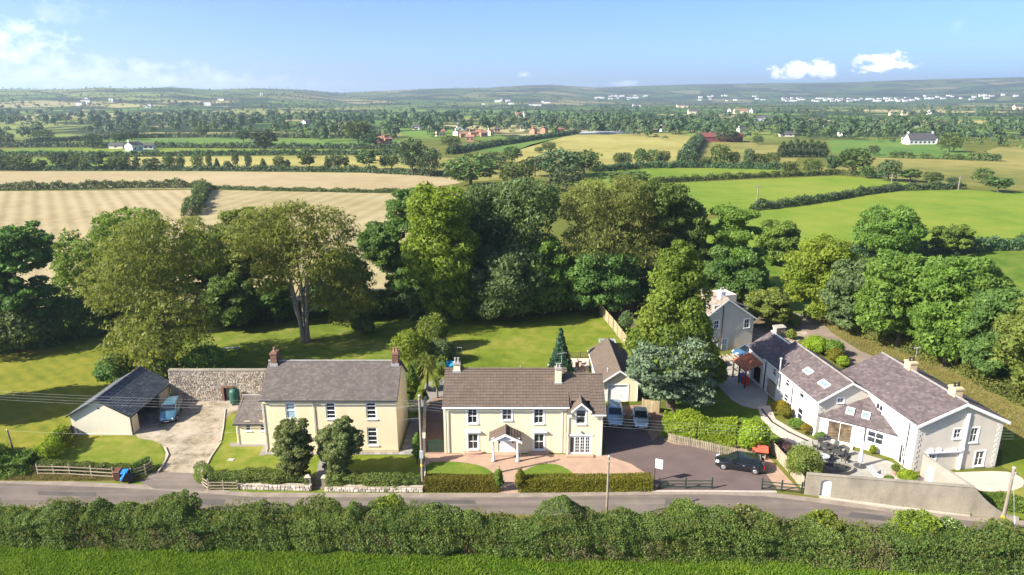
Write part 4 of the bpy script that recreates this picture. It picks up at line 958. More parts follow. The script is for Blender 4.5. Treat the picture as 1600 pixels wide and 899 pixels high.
# ------------------------------------------------------------------ the cream farmhouse on the left
def farmhouse():
    A = PX(420, 703); Yf = 62.5; xl, xr = A.x - .05, PX(623, 705).x; fr = Frame((xl, Yf), 0); L_ = xr - xl; D = 6.8; ze, zr = 6.12, 8.6
    h = thing('farmhouse', 'cream rendered farmhouse with grey slate roof and two red brick chimneys', 'house', (xl, Yf, 0))
    fo = (0, 0, 0); hs_ = {k: fr.rect(b, fo, X1) for k, b in dict(a=(446, 629, 462, 655), b=(509, 629, 524.5, 655), c=(572, 628.5, 588, 655), d=(574, 668, 590, 696), e=(447, 669, 463, 697), f=(507, 669, 525, 703)).items()}
    f = list(hs_['f']); f[1] = .05; hs_['f'] = tuple(f)
    m = MB(); wall_face(m, fo, X1, L_, ze, list(hs_.values()))
    wall_face(m, (L_, 0, 0), Y1, D, ze, gable=zr - .05); wall_face(m, (L_, D, 0), -X1, L_, ze); wall_face(m, (0, D, 0), -Y1, D, ze, gable=zr - .05)
    wl = m.build('wall', cream_m, h)
    pl = MB(); pl.box(-.04, L_ + .04, -.05, D + .04, 0, .32); pl.build('plinth', M('plinth_render', (.50, .40, .26), .9, .1, 1, 20, .1, .01, .1), wl)
    for k, g, b in (('a', blind_m, (0, 1)), ('b', None, (0, 3)), ('c', None, (0, 3)), ('d', None, (0, 3)), ('e', None, (0, 3))):
        window(h, fo, X1, hs_[k], b, g, fr=.11, surround=.0, curtain={'c': .14, 'd': .18}.get(k, 0))
    d = hs_['f']; dm = MB(); dm.box(d[0], d[2], .1, .14, d[1], d[3] - .5); dr = dm.build('door', trim_m, h)
    MB().box(d[0] + .05, d[2] - .05, .1, .13, d[3] - .45, d[3] - .04).build('fanlight', glass_m, dr); MB().box(d[2] - .2, d[2] - .15, .04, .1, 1, 1.1).build('handle', galv_m, dr)
    ov = .32
    rise = (zr - ze) / (D / 2)
    e0 = ze - ov * rise
    r = roof_plane(h, [(-.12, -ov, e0), (L_ + .18, -ov, e0), (L_ + .18, D / 2, zr), (-.12, D / 2, zr)], slate_m, 'slate', .29, .21, 1)
    roof_plane(h, [(L_ + .18, D + ov, e0), (-.12, D + ov, e0), (-.12, D / 2, zr), (L_ + .18, D / 2, zr)], slate_m, 'slate', .5, .4, 2)
    ridge_tiles(r, (-.14, D / 2, zr + .02), (L_ + .2, D / 2, zr + .02), ridge_m, .12)
    gutter(h, (-.12, -ov - .05, e0 - .08), (L_ + .18, -ov - .05, e0 - .08), black_m)
    for x in (.08, L_ * .385, ): downpipe(h, [(x, -ov, e0 - .1), (x, -.08, e0 - .45), (x, -.08, .1)], greyr_m if x > 1 else trim_m)
    bargeboard(h, (L_ + .18, -ov, e0), (L_ + .18, D / 2, zr), (L_ + .18, D + ov, e0), X1, darkwood_m, .2, .03)
    for x in (.55, L_ - .42): chimney(h, (x, D / 2 ), .62, .9, zr - .25, zr + 1.05, brick_m, 2 if x > 2 else 1, pot_m, True)
    # low annexe on the left
    a = MB(); Y0 = 1.6; x0, x1, dz = -3.55, -.01, 2.55; ao = (x0, Y0, 0); ah = [fr.rect((382.5, 658.5, 391.5, 673.5), ao, X1), fr.rect((405.5, 658.5, 414.5, 673.5), ao, X1)]
    wall_face(a, ao, X1, x1 - x0, dz, ah); wall_face(a, (x0, Y0 + 5.2, 0), -Y1, 5.2, dz, gable=(2.6, 4.2)); wall_face(a, (x1, Y0 + 5.2, 0), -X1, x1 - x0, dz)
    a.build('annexe_wall', cream_m, h)
    for q in ah: window(h, ao, X1, q, (0, 2), None, fr=.09)
    ar = roof_plane(h, [(x0 - .2, Y0 - .25, dz - .13), (x1, Y0 - .25, dz - .13), (x1, Y0 + 2.9, 4.25), (x0 - .2, Y0 + 2.9, 4.25)], slate_m, 'slate', .29, .21, 3, name='annexe_roof')
    roof_plane(h, [(x1, Y0 + 5.4, dz - .1), (x0 - .2, Y0 + 5.4, dz - .1), (x0 - .2, Y0 + 2.9, 4.25), (x1, Y0 + 2.9, 4.25)], slate_m, 'slate', .5, .4, 4, name='annexe_roof')
    ridge_tiles(ar, (x0 - .2, Y0 + 2.9, 4.27), (x1, Y0 + 2.9, 4.27), ridge_m, .1)
    gutter(h, (x0 - .2, Y0 - .3, dz - .2), (x1, Y0 - .3, dz - .2), black_m); downpipe(h, [(x0 + .1, Y0 - .25, dz - .2), (x0 + .1, Y0 - .07, dz - .5), (x0 + .1, Y0 - .07, .1)], trim_m)
    return h
farmhouse()
# ------------------------------------------------------------------ the cream villa in the middle
def villa():
    Yf = 62.3; xl, xr = PX(698, 708).x, 5.47; fr = Frame((xl, Yf), 0); L_ = xr - xl; D = 7.0; ze, zr = 5.46, 7.75; fo = (0, 0, 0)
    h = thing('villa', 'cream villa with brown tiled roof, white porch and dormered side wing', 'house', (xl, Yf, 0))
    H_ = [fr.rect(b, fo, X1) for b in ((731, 640, 745.5, 661.5), (785, 640, 799.5, 656.5), (834.5, 640, 849, 662), (731.5, 678.5, 747, 702), (834.5, 678.5, 850, 702.5))]
    dh = list(fr.rect((778, 686, 804, 709), fo, X1)); dh[1] = .16; dh = tuple(dh)
    m = MB(); wall_face(m, fo, X1, L_, ze, H_ + [dh]); wall_face(m, (0, D, 0), -Y1, D, ze, gable=zr - .05); wall_face(m, (L_, D, 0), -X1, L_, ze); wall_face(m, (L_, 0, 0), Y1, D, ze, gable=zr - .05)
    m.build('wall', cream2_m, h)
    for i, q in enumerate(H_): window(h, fo, X1, q, (1, 1), None, surround=.14, lintel=i >= 3, sillw=.11, curtain=(.12, 0, .26, .16, .12)[i])
    ov = .3; rise = (zr - ze) / (D / 2); e0 = ze - ov * rise
    r = roof_plane(h, [(-.3, -ov, e0), (L_ + .22, -ov, e0), (L_ + .22, D / 2, zr), (-.3, D / 2, zr)], tile_m, 'tile', .33, .34, 5)
    roof_plane(h, [(L_ + .22, D + ov, e0), (-.3, D + ov, e0), (-.3, D / 2, zr), (L_ + .22, D / 2, zr)], tile_m, 'tile', .5, .5, 6)
    ridge_tiles(r, (-.3, D / 2, zr + .03), (L_ + .22, D / 2, zr + .03), tile_m, .13)
    fb = MB(); fb.box(-.3, L_ + .22, -ov - .03, -ov + .0, e0 - .24, e0 - .03); fb.build('fascia', trim_m, h)
    gutter(h, (-.3, -ov - .09, e0 - .09), (L_ + .22, -ov - .09, e0 - .09))
    MB().box(-.22, -.002, -.06, .25, 0, ze - .15).build('corner_pier', cream2_m, h); MB().box(L_ - .26, L_ - .01, -.07, -.002, 0, ze - .25).build('corner_pier', cream2_m, h)
    downpipe(h, [(.18, -ov, e0 - .15), (.18, -.09, e0 - .5), (.18, -.09, .1)]); downpipe(h, [(L_ - .45, -ov, e0 - .15), (L_ - .45, -.09, e0 - .5), (L_ - .45, -.09, .1)])
    chimney(h, (.95, D / 2), .68, .62, zr - .2, zr + .75, cream2_m, 2, potgrey_m, cap=potgrey_m, pot_h=.5)
    chimney(h, (L_ - .75, D / 2 - 1.2), .62, .62, zr - 1.0, zr + .72, cream2_m, 2, potgrey_m, cap=potgrey_m, pot_h=.4, aerial=True)
    MB().lathe((L_ * .62, D / 2, zr), [(.05, 0), (.05, .3), (.08, .32), (.02, .42)], 8).build('vent_pipe', potgrey_m, h)
    # door and sidelights
    f = MB(); u0, z0, u1, z1 = dh; c = (u0 + u1) / 2
    for a, b in ((u0, u0 + .08), (u1 - .08, u1), (c - .58, c - .48), (c + .48, c + .58)): f.box(a, b, .05, .13, z0, z1)
    f.box(u0 + .08, u1 - .08, .055, .125, z1 - .1, z1 - .002); df = f.build('door_frame', upvc_m, h)
    for a, b in ((u0 + .08, c - .58), (c + .58, u1 - .08)): MB().box(a, b, .08, .11, z0 + .9, z1 - .1).build('sidelight', glass_m, df); MB().box(a, b, .075, .115, z0, z0 + .9).build('panel', upvc_m, df)
    d = MB(); d.box(c - .48, c + .48, .08, .12, z0, z1 - .1)
    for s_ in (-1, 1):
        for zz in (.2, 1.1): d.box(c + s_ * .24 - .15, c + s_ * .24 + .15, .065, .08, z0 + zz, z0 + zz + .7)
    dd = d.build('door', doorwhite_m, h); MB().box(c + .36, c + .41, .02, .065, z0 + 1.0, z0 + 1.14).build('handle', galv_m, dd)
    st = MB(); st.box(u0 - .35, u1 + .35, -.75, -.002, .004, .16); st.build('doorstep', paver_m, h)
    # porch
    pc = PX(790, 721.5); py = pc.y - Yf; xa = PX(771, 721).x - xl; xb = PX(809, 721).x - xl; pz = 2.32; pa = 3.15; xm = (xa + xb) / 2
    p = MB()
    for x in (xa, xb): p.lathe((x, py, .004), [(.19, 0), (.19, .28), (.13, .36), (.115, .5), (.105, pz - .2), (.15, pz - .1), (.15, pz)], 14)
    col0 = MB().lathe((xa, py, .004), [(.19, 0), (.19, .28), (.13, .36), (.115, .5), (.105, pz - .2), (.15, pz - .1), (.15, pz)], 14).build('porch_column', trim_m, h, True)
    MB().lathe((xb, py, .004), [(.19, 0), (.19, .28), (.13, .36), (.115, .5), (.105, pz - .2), (.15, pz - .1), (.15, pz)], 14).build('porch_column', trim_m, h, True)
    bm_ = MB(); bm_.box(xa - .2, xb + .2, py - .12, py + .12, pz + .004, pz + .22)
    for x in (xa, xb): bm_.box(x - .1, x + .1, py + .12, -.003, pz + .02, pz + .2)
    bm_.extr([(xa - .2, py - .06, pz + .22), (xb + .2, py - .06, pz + .22), (xm, py - .06, pa - .1)], (0, .08, 0)); bm_.build('porch_beam', trim_m, h)
    for sgn in (-1, 1):
        xe = xm + sgn * ((xb - xa) / 2 + .42); ep = [(xe, py - .3, pz + .02), (xe, -.01, pz + .02), (xm, -.01, pa), (xm, py - .3, pa)]
        if sgn < 0: ep = [ep[1], ep[0], ep[3], ep[2]]
        rr = roof_plane(h, ep, tile_m, 'tile', .3, .3, 8 + sgn, name='porch_roof')
    ridge_tiles(rr, (xm, py - .3, pa + .03), (xm, 0, pa + .03), tile_m, .1)
    bargeboard(h, (xm - (xb - xa) / 2 - .42, py - .30, pz + .04), (xm, py - .30, pa + .03), (xm + (xb - xa) / 2 + .42, py - .30, pz + .04), -Y1, None, .24, .06)
    for q in (H_[3], H_[4]):   # curved stone plant beds under the ground floor windows
        cx = (q[0] + q[2]) / 2; pl = [(cx + 1.15 * math.cos(a), -.02 + .42 * math.sin(a)) for a in np.linspace(math.pi, 2 * math.pi, 12)]
        MB().prism(pl, .004, .22).build('plant_bed', paver_m, h)
    # side wing with a dormer
    x0, x1 = L_ + .002, PX(940, 712).x - xl; y0 = -.5; wz, wr = 4.9, 7.45; WD = 6.6; wo = (x0, y0, 0)
    fd = list(fr.rect((888.5, 681, 923.5, 708.5), wo, X1)); fd[1] = .2; fd = tuple(fd); dw = fr.rect((900.5, 641, 915, 662.5), wo, X1)
    W_ = x1 - x0; cxd = (dw[0] + dw[2]) / 2; hw = .95
    m = MB(); wall_face(m, wo, X1, W_, wz, [fd, (dw[0], dw[1], dw[2], wz)])
    wall_face(m, (x1, y0, 0), Y1, WD, wz, gable=wr - .05); wall_face(m, (x1, y0 + WD, 0), -X1, W_, wz); m.build('wing_wall', cream2_m, h)
    # french doors: four leaves in one frame
    f = MB(); u0, z0, u1, z1 = fd
    P = lambda u: x0 + u
    f.box(P(u0), P(u0) + .09, y0 + .04, y0 + .12, z0, z1); f.box(P(u1) - .09, P(u1), y0 + .04, y0 + .12, z0, z1); f.box(P(u0) + .09, P(u1) - .09, y0 + .045, y0 + .115, z1 - .1, z1)
    f.box(P(u0) - .2, P(u1) + .2, y0 - .05, y0 - .004, z1 + .002, z1 + .16); fdo = f.build('french_window', upvc_m, h)
    n = 4; ww = (u1 - u0 - .18) / n
    for i in range(n):
        a = P(u0) + .09 + i * ww; lf = MB(); e = .07
        lf.box(a, a + e, y0 + .05, y0 + .11, z0, z1 - .1); lf.box(a + ww - e, a + ww, y0 + .05, y0 + .11, z0, z1 - .1); lf.box(a + e, a + ww - e, y0 + .05, y0 + .11, z0, z0 + .14); lf.box(a + e, a + ww - e, y0 + .05, y0 + .11, z1 - .2, z1 - .1)
        if i: lf.box(a + ww / 2 - .015, a + ww / 2 + .015, y0 + .055, y0 + .1, z0 + .14, z1 - .2)
        for k in range(1, 5 if i else 1): zz = z0 + .14 + (z1 - z0 - .34) * k / 5; lf.box(a + e, a + ww - e, y0 + .056, y0 + .1, zz - .014, zz + .014)
        lf.build('leaf', upvc_m, fdo)
    MB().box(P(u0) + .09, P(u1) - .09, y0 + .085, y0 + .1, z0, z1 - .1).build('pane', glass_m, fdo)
    MB().box(P(u0) - .25, P(u1) + .25, y0 - .5, y0 - .002, .004, .19).build('doorstep', paver_m, h)
    MB().lathe((P((u0 + u1) / 2), y0 - .12, z1 + .35), [(.03, 0), (.09, .05), (.11, .2), (.05, .28)], 8).build('wall_lamp', trim_m, h)
    ovw = .28; rs = (wr - wz) / (WD / 2); we = wz - ovw * rs
    ridge_y = y0 + WD / 2
    dx0, dx1 = cxd - hw, cxd + hw
    def slope(y): return we + (y - (y0 - ovw)) * rs
    r = roof_plane(h, [(x0, y0 - ovw, we), (x0 + dx0, y0 - ovw, we), (x0 + dx0, ridge_y, wr), (x0, ridge_y, wr)], tile_m, 'tile', .33, .34, 12, name='wing_roof')
    roof_plane(h, [(x0 + dx1, y0 - ovw, we), (x1 + .25, y0 - ovw, we), (x1 + .25, ridge_y, wr), (x0 + dx1, ridge_y, wr)], tile_m, 'tile', .33, .34, 13, name='wing_roof')
    yd = y0 + .9
    roof_plane(h, [(x0 + dx0, yd, slope(yd)), (x0 + dx1, yd, slope(yd)), (x0 + dx1, ridge_y, wr), (x0 + dx0, ridge_y, wr)], tile_m, 'tile', .33, .34, 14, name='wing_roof')
    roof_plane(h, [(x1 + .25, y0 + WD + ovw, we), (x0, y0 + WD + ovw, we), (x0, ridge_y, wr), (x1 + .25, ridge_y, wr)], tile_m, 'tile', .5, .5, 15, name='wing_roof')
    ridge_tiles(r, (x0 + .2, ridge_y, wr + .03), (x1 + .25, ridge_y, wr + .03), tile_m, .12)
    for a, b in ((x0, x0 + dx0), (x0 + dx1, x1 + .25)): MB().box(a, b, y0 - ovw - .03, y0 - ovw, we - .2, we - .03).build('fascia', trim_m, h)
    gutter(h, (x0 + dx1, y0 - ovw - .09, we - .1), (x1 + .25, y0 - ovw - .09, we - .1)); gutter(h, (x0, y0 - ovw - .09, we - .1), (x0 + dx0, y0 - ovw - .09, we - .1))
    downpipe(h, [(x1 - .12, y0 - ovw, we - .12), (x1 - .12, y0 - .09, we - .4), (x1 - .12, y0 - .09, .1)]); downpipe(h, [(x0 + .1, y0 - ovw, we - .12), (x0 + .1, y0 - .09, we - .4), (x0 + .1, y0 - .09, .1)])
    # dormer
    dz0, dz1, da = wz, dw[3] + .12, dw[3] + .85
    m = MB(); oo = (x0 + dx0 + .2, y0, 0); Ld = 2 * hw - .4; hol = (dw[0] - dx0 - .2, wz - .01, dw[2] - dx0 - .2, dw[3])
    wall_face(m, (oo[0], y0 - .004, 0), X1, Ld, dz1, [(hol[0], wz - .2, hol[2], hol[3])], gable=da - .1, z0=wz - .2)
    wall_face(m, (x0 + dx1 - .2, y0, 0), Y1, 2.6, dz1, z0=wz - .3); wall_face(m, (x0 + dx0 + .2, y0 + 2.6, 0), -Y1, 2.6, dz1, z0=wz - .3); dm = m.build('dormer', trim_m, h)
    window(h, wo, X1, dw, (0, 1), None, surround=.13, sillw=.12)
    rb = ridge_y - .6 - .35
    for sgn in (-1, 1):
        xe = x0 + cxd + sgn * (hw + .08); xm2 = x0 + cxd; ep = [(xe, y0 - .32, dz1 - .15), (xe, y0 + 2.2, dz1 - .15), (xm2, rb, da + .02), (xm2, y0 - .32, da + .02)]
        if sgn < 0: ep = [ep[1], ep[0], ep[3], ep[2]]
        q = roof_plane(dm, ep, tile_m, 'tile', .3, .3, 18 + sgn, name='dormer_roof')
    b = bargeboard(dm, (x0 + cxd - hw - .08, y0 - .33, dz1 - .12), (x0 + cxd, y0 - .33, da + .05), (x0 + cxd + hw + .08, y0 - .33, dz1 - .12), -Y1, None, .2, .05)
    MB().tube((x0 + cxd, y0 - .32, da + .05), (x0 + cxd, rb, da + .05), .1, .1, 8).build('dormer_ridge', tile_m, dm)
    bargeboard(h, (x1 + .25, y0 - ovw, we), (x1 + .25, ridge_y, wr), (x1 + .25, y0 + WD + ovw, we), X1, None, .2, .03)
    # low rear extension seen over the ridge
    e = MB(); e.box(x0 + .3, x0 + 2.9, y0 + WD, y0 + WD + 3.2, 0, 3.5); e.build('rear_wall', cream2_m, h)
    for sgn in (-1, 1):
        xm3 = x0 + 1.6; xe = xm3 + sgn * 1.6; ep = [(xe, y0 + WD - .9, 3.35), (xe, y0 + WD + 3.4, 3.35), (xm3, y0 + WD + 3.4, 4.9), (xm3, y0 + WD - .9, 4.9)]
        if sgn < 0: ep = [ep[1], ep[0], ep[3], ep[2]]
        roof_plane(h, ep, tile_m, 'tile', .33, .34, 22 + sgn, name='rear_roof')
villa()
# ------------------------------------------------------------------ garage behind the villa
def villa_garage():
    o = PX(938, 628); o.x = 10.5; o.y = 74.5; fr = Frame((o.x, o.y), 0); W_ = 4.3; D = 10.6; ze, zr = 2.6, 4.1
    g = thing('garage', 'cream garage with brown tiled roof and white up-and-over door behind two cars', 'garage', (o.x, o.y, 0)); fo = (0, 0, 0)
    hd = (.85, .01, 3.2, 2.1); m = MB(); wall_face(m, fo, X1, W_, ze, [hd], .18, gable=zr - .06); wall_face(m, (W_, 0, 0), Y1, D, ze); wall_face(m, (0, D, 0), -Y1, D, ze); wall_face(m, (W_, D, 0), -X1, W_, ze, gable=zr - .06); m.build('wall', cream2_m, g)
    d = MB()
    for i in range(5): d.box(hd[0], hd[2], .12, .16, .02 + i * .415, .02 + i * .415 + .405)
    dd = d.build('garage_door', doorwhite_m, g); MB().box(2.3, 2.4, .08, .12, .7, .76).build('handle', galv_m, dd)
    f = MB(); f.box(hd[0] - .14, hd[0] - .003, -.04, .0 - .003, 0, 2.24); f.box(hd[2] + .003, hd[2] + .14, -.04, -.003, 0, 2.24); f.box(hd[0] - .003, hd[2] + .003, -.04, -.003, 2.103, 2.24); f.build('door_frame', trim_m, g)
    rs = (zr - ze) / (W_ / 2); e = .35
    for s_ in (-1, 1):
        xe = W_ / 2 + s_ * (W_ / 2 + e); ep = [(xe, -.35, ze - e * rs), (xe, D + .2, ze - e * rs), (W_ / 2, D + .2, zr), (W_ / 2, -.35, zr)]
        if s_ < 0: ep = [ep[1], ep[0], ep[3], ep[2]]
        r = roof_plane(g, ep, tile_m, 'tile', .33, .34, 30 + s_)
    ridge_tiles(r, (W_ / 2, -.35, zr + .03), (W_ / 2, D + .2, zr + .03), tile_m, .12); bargeboard(g, (-e, -.36, ze - e * rs), (W_ / 2, -.36, zr), (W_ / 2 + W_ / 2 + e, -.36, ze - e * rs), -Y1, None, .2, .05)
    gutter(g, (-e - .05, -.35, ze - e * rs - .08), (-e - .05, D + .2, ze - e * rs - .08)); downpipe(g, [(W_ + .05, -.05, ze - .2), (W_ + .05, -.05, .1)])
    MB().lathe((.9, 1.2, 2.9), [(.05, 0), (.05, .75), (.09, .78), (.02, .9)], 8).build('flue', galv_m, g)
villa_garage()
# ------------------------------------------------------------------ open-sided garage in the left yard
def yard_garage():
    o = PX(115, 680); W_ = PX(207, 680).x - o.x; D = 8.7; ze, zr = 2.45, 4.25; fo = (0, 0, 0)
    g = thing('garage', 'pale garage with open right side and blue grey slate roof in left yard', 'garage', (o.x, o.y, 0))
    m = MB(); wall_face(m, fo, X1, W_, ze, gable=zr - .06); wall_face(m, (0, D, 0), -Y1, D, ze); wall_face(m, (W_, D, 0), -X1, W_, ze, gable=zr - .06); m.build('wall', garwall_m, g)
    m = MB(); m.box(W_ - .22, W_ - .004, .02, 1.5, 0, ze - .1); m.box(W_ - .22, W_ - .004, 6.3, D - .02, 0, ze - .1); m.box(W_ - .2, W_ - .03, 1.5, 6.3, ze - .35, ze - .1); m.build('side_wall', cream_m, g)
    MB().box(.02, W_ - .25, .02, D - .02, .006, .03).build('floor_slab', yard_m, g)
    MB().box(W_ / 2 - .1, W_ / 2 + .1, -.02, -.004, 3.05, 3.2).build('air_brick', dark_m, g)
    MB().box(-.03, W_ + .03, -.05, -.004, 0, .18).build('plinth', greyr_m, g)
    rs = (zr - ze) / (W_ / 2); e = .3
    for s_ in (-1, 1):
        xe = W_ / 2 + s_ * (W_ / 2 + e); ep = [(xe, -.25, ze - e * rs), (xe, D + .2, ze - e * rs), (W_ / 2, D + .2, zr), (W_ / 2, -.25, zr)]
        if s_ < 0: ep = [ep[1], ep[0], ep[3], ep[2]]
        r = roof_plane(g, ep, slate3_m, 'slate', .36, .27, 40 + s_)
    ridge_tiles(r, (W_ / 2, -.25, zr + .02), (W_ / 2, D + .2, zr + .02), slate3_m, .1); bargeboard(g, (-e, -.27, ze - e * rs), (W_ / 2, -.27, zr), (W_ + e, -.27, ze - e * rs), -Y1, black_m, .16, .04)
    gutter(g, (W_ + e + .04, -.25, ze - e * rs - .06), (W_ + e + .04, D + .2, ze - e * rs - .06), black_m); downpipe(g, [(W_ + .06, .08, ze - .3), (W_ + .06, .08, .1)], black_m)
    # clutter inside the open bay
    t = thing('workbench', 'dark workbench deep inside the open garage bay', 'workbench', (o.x + 1.2, o.y + 3.2, 0)); MB().box(0, .8, 0, 2.4, .8, .88).build('bench_top', darkwood_m, t)
    for x in (.06, .7):
        for y in (.06, 2.3): MB().box(x, x + .07, y, y + .07, .03, .8).build('leg', darkwood_m, t)
yard_garage()
# ------------------------------------------------------------------ the big white house on the right
def white_house():
    O = Vector((38.45, 58.7, 0)); rz = R(5.5); fr = Frame(O, rz); h = thing('white_house', 'large white L-shaped house with purple slate roofs and grey gables', 'house', O, rz)
    W_, D = 8.75, 12.7; ze, zr = 5.25, 7.2; fo = (0, 0, 0); c5 = lambda a, b, c, d: (1160 + a * .3336, 520 + b * .3336, 1160 + c * .3336, 520 + d * .3336)
    # main block: gable to the road
    gh = [fr.rect(c5(*b), fo, X1) for b in ((991, 452, 1025, 494), (1068, 447, 1102, 512), (1090, 556, 1130, 622), (872, 572, 903, 612))]
    m = MB(); wall_face(m, fo, X1, W_, ze, gh, gable=zr - .05); m.build('gable_wall', greyr_m, h); m = MB(); wall_face(m, (W_, D, 0), -X1, W_, ze, gable=zr - .05); wall_face(m, (W_, 0, 0), Y1, D, ze); m.build('rear_wall', greyr_m, h)
    lo = (0, D, 0); ux = -Y1
    lh = [fr.rect(c5(*b), lo, ux) for b in ((631, 336, 657, 388), (727, 402, 751, 452), (716, 517, 731, 566), (747, 537, 765, 582))]; dr_ = list(fr.rect(c5(733, 524, 746, 604), lo, ux)); dr_[1] = .05; lh.append(tuple(dr_))
    wide = lambda q, e: (q[0] - e, q[1] - .08, q[2] + e, q[3] + .08)
    lh = [wide(q, .13) for q in lh[:2]] + [wide(lh[2], .08), wide(lh[3], .14)] + [(lh[4][0] + .05, .05, lh[4][2] + .1, 2.0)]; lh[2] = (lh[2][0] - .1, *lh[2][1:]); lh[2] = (*lh[2][:2], min(lh[2][2], lh[4][0] - .04), lh[2][3]); lh[3] = (max(lh[3][0], lh[4][2] + .04), *lh[3][1:])
    m = MB(); wall_face(m, lo, ux, D, ze, lh); m.build('wall', white_m, h)
    for i, q in enumerate(gh): window(h, fo, X1, q, (1, 1), None, surround=.13, frame_mat=trim_m, sillw=.12, curtain=(.1, .2, .22, 0)[i])
    for i, q in enumerate(lh[:4]): window(h, lo, ux, q, (1, 1), blind_m if i in (1, 2) else None, surround=.03, proud=True, fr=.04, sill=i < 2)
    d = lh[4]; dm = MB(); dm.obox(Vector((.1, D - d[0], d[1])), Vector((0, d[0] - d[2], 0)), Vector((.05, 0, 0)), UP * (d[3] - d[1])); dd = dm.build('door', black_m, h); MB().box(.05, .1, D - d[2] + .1, D - d[2] + .16, 1, 1.12).build('handle', galv_m, dd)
    ov = .35; rs = (zr - ze) / (W_ / 2); ee = ze - ov * rs
    r = roof_plane(h, [(-ov, D + .15, ee), (-ov, -.35, ee), (W_ / 2, -.35, zr), (W_ / 2, D + .15, zr)], slate2_m, 'slate', .38, .27, 50)
    roof_plane(h, [(W_ + ov, -.35, ee), (W_ + ov, D + .15, ee), (W_ / 2, D + .15, zr), (W_ / 2, -.35, zr)], slate2_m, 'slate', .45, .35, 51)
    ridge_tiles(r, (W_ / 2, -.35, zr + .02), (W_ / 2, D + .15, zr + .02), ridge_m, .11)
    bb = bargeboard(h, (-ov, -.37, ee), (W_ / 2, -.37, zr), (W_ + ov, -.37, ee), -Y1, None, .26, .05)
    sc = MB()
    for i in range(44):
        for s_ in (-1, 1):
            x = W_ / 2 + s_ * (i + .5) * (W_ / 2 + ov) / 44; z = zr - abs(x - W_ / 2) * rs - .26; sc.prism([(x - .045, -.415), (x + .045, -.415), (x + .045, -.372), (x - .045, -.372)], z - .07, z + .02)
    sc.build('scalloped_edge', trim_m, bb, kind='stuff')
    MB().box(-ov - .04, -ov, -.35, D + .15, ee - .2, ee - .02).build('fascia', trim_m, h)
    for ysd, a in ((8.2, True), (1.6, False)): chimney(h, (W_ / 2 + .15, ysd), .8, .95, zr - .3, zr + .85, buff_m, 2, black_m, pot_h=.4, aerial=a)
    fp = fr.on(*(c5(1030, 520, 0, 0)[:2]), fo, X1)[0]; MB().box(fp - .14, fp + .16, -.18, -.004, .02, 6.0).build('flue_pipe', trim_m, h)
    sh0 = fr.on(*(c5(858, 560, 0, 0)[:2]), fo, X1); sh1 = fr.on(*(c5(1018, 560, 0, 0)[:2]), fo, X1); MB().box(sh0[0], fp - .16, -.26, -.004, sh0[1] - .05, sh0[1] + .09).build('service_pipe', trim_m, h)
    br = MB()
    for k, wd in ((.35, .3), (1.15, .3), (2.9, .12), (3.5, .3)): br.box(sh0[0] + k, sh0[0] + k + wd, -.24, -.005, sh0[1] + .10, sh0[1] + .36)
    br.build('meter_box', trim_m, h)
    quoins(h, (0, 0, 0), X1, ze, quoin_m, 1); quoins(h, (W_, 0, 0), X1, ze, quoin_m, -1)
    downpipe(h, [(-ov, 1.0, ee - .15), (-.08, 1.0, ee - .5), (-.08, 1.0, .1)], black_m)
    # middle block: set back, its own gable to the road
    mx, my = fr.w2l((32.2, 65.7, 0)).xy; MW, MD = 6.6, 12.0; mz, mr = 4.4, 6.25; mo = (mx, my, 0)
    gh2 = [fr.rect(c5(445, 306, 474, 328), mo, X1)]
    m = MB(); wall_face(m, mo, X1, MW, mz, gh2, gable=mr - .05); m.build('gable_wall', greyr_m, h); m = MB(); wall_face(m, (mx + MW, my + MD, 0), -X1, MW, mz, gable=mr - .05); m.build('rear_wall', greyr_m, h)
    ml = (mx, my + MD, 0); z2 = lambda a, b, c, d: (1140 + a * .178, 540 + b * .178, 1140 + c * .178, 540 + d * .178)
    lh2 = [fr.rect(z2(*b), ml, ux) for b in ((394, 190, 412, 262), (507, 292, 526, 355), (632, 383, 656, 457), (611, 552, 640, 648), (492, 430, 514, 484))]; go = list(fr.rect(z2(318, 300, 404, 470), ml, ux)); go[1] = .02; go[3] = min(go[3], 3.0); go = tuple(go)
    lh2 = [wide(q, .2) for q in lh2]
    m = MB(); wall_face(m, ml, ux, MD, mz, lh2 + [go], .35); m.build('wall', white_m, h)
    window(h, mo, X1, gh2[0], (1, 0), None, surround=.12)
    for q in lh2: window(h, ml, ux, q, (0, 1), None, surround=.03, proud=True, fr=.045)
    g0, g1 = my + MD - go[2], my + MD - go[0]; dd = MB(); dd.box(mx + .30, mx + .36, g0, g1, .02, go[3]); dd = dd.build('bay_back', dark_m, h)
    n = 12
    for i in range(n):
        a = g0 + (g1 - g0) * i / n; MB().box(mx + .12, mx + .17, a + .01, a + (g1 - g0) / n - .01, .03, 1.75).build('board', timber_m, dd)
    me = mz - ov * (mr - mz) / (MW / 2)
    r = roof_plane(h, [(mx - ov, my + MD + .1, me), (mx - ov, my - .3, me), (mx + MW / 2, my - .3, mr), (mx + MW / 2, my + MD + .1, mr)], slate2_m, 'slate', .38, .27, 52)
    roof_plane(h, [(mx + MW + ov, my - .3, me), (mx + MW + ov, my + MD + .1, me), (mx + MW / 2, my + MD + .1, mr), (mx + MW / 2, my - .3, mr)], slate2_m, 'slate', .45, .35, 53)
    ridge_tiles(r, (mx + MW / 2, my - .3, mr + .02), (mx + MW / 2, my + MD + .1, mr + .02), ridge_m, .1)
    bargeboard(h, (mx - ov, my - .32, me), (mx + MW / 2, my - .32, mr), (mx + MW + ov, my - .32, me), -Y1, None, .24, .05)
    MB().box(mx - ov - .04, mx - ov, my - .3, my + MD + .1, me - .18, me - .02).build('fascia', trim_m, h)
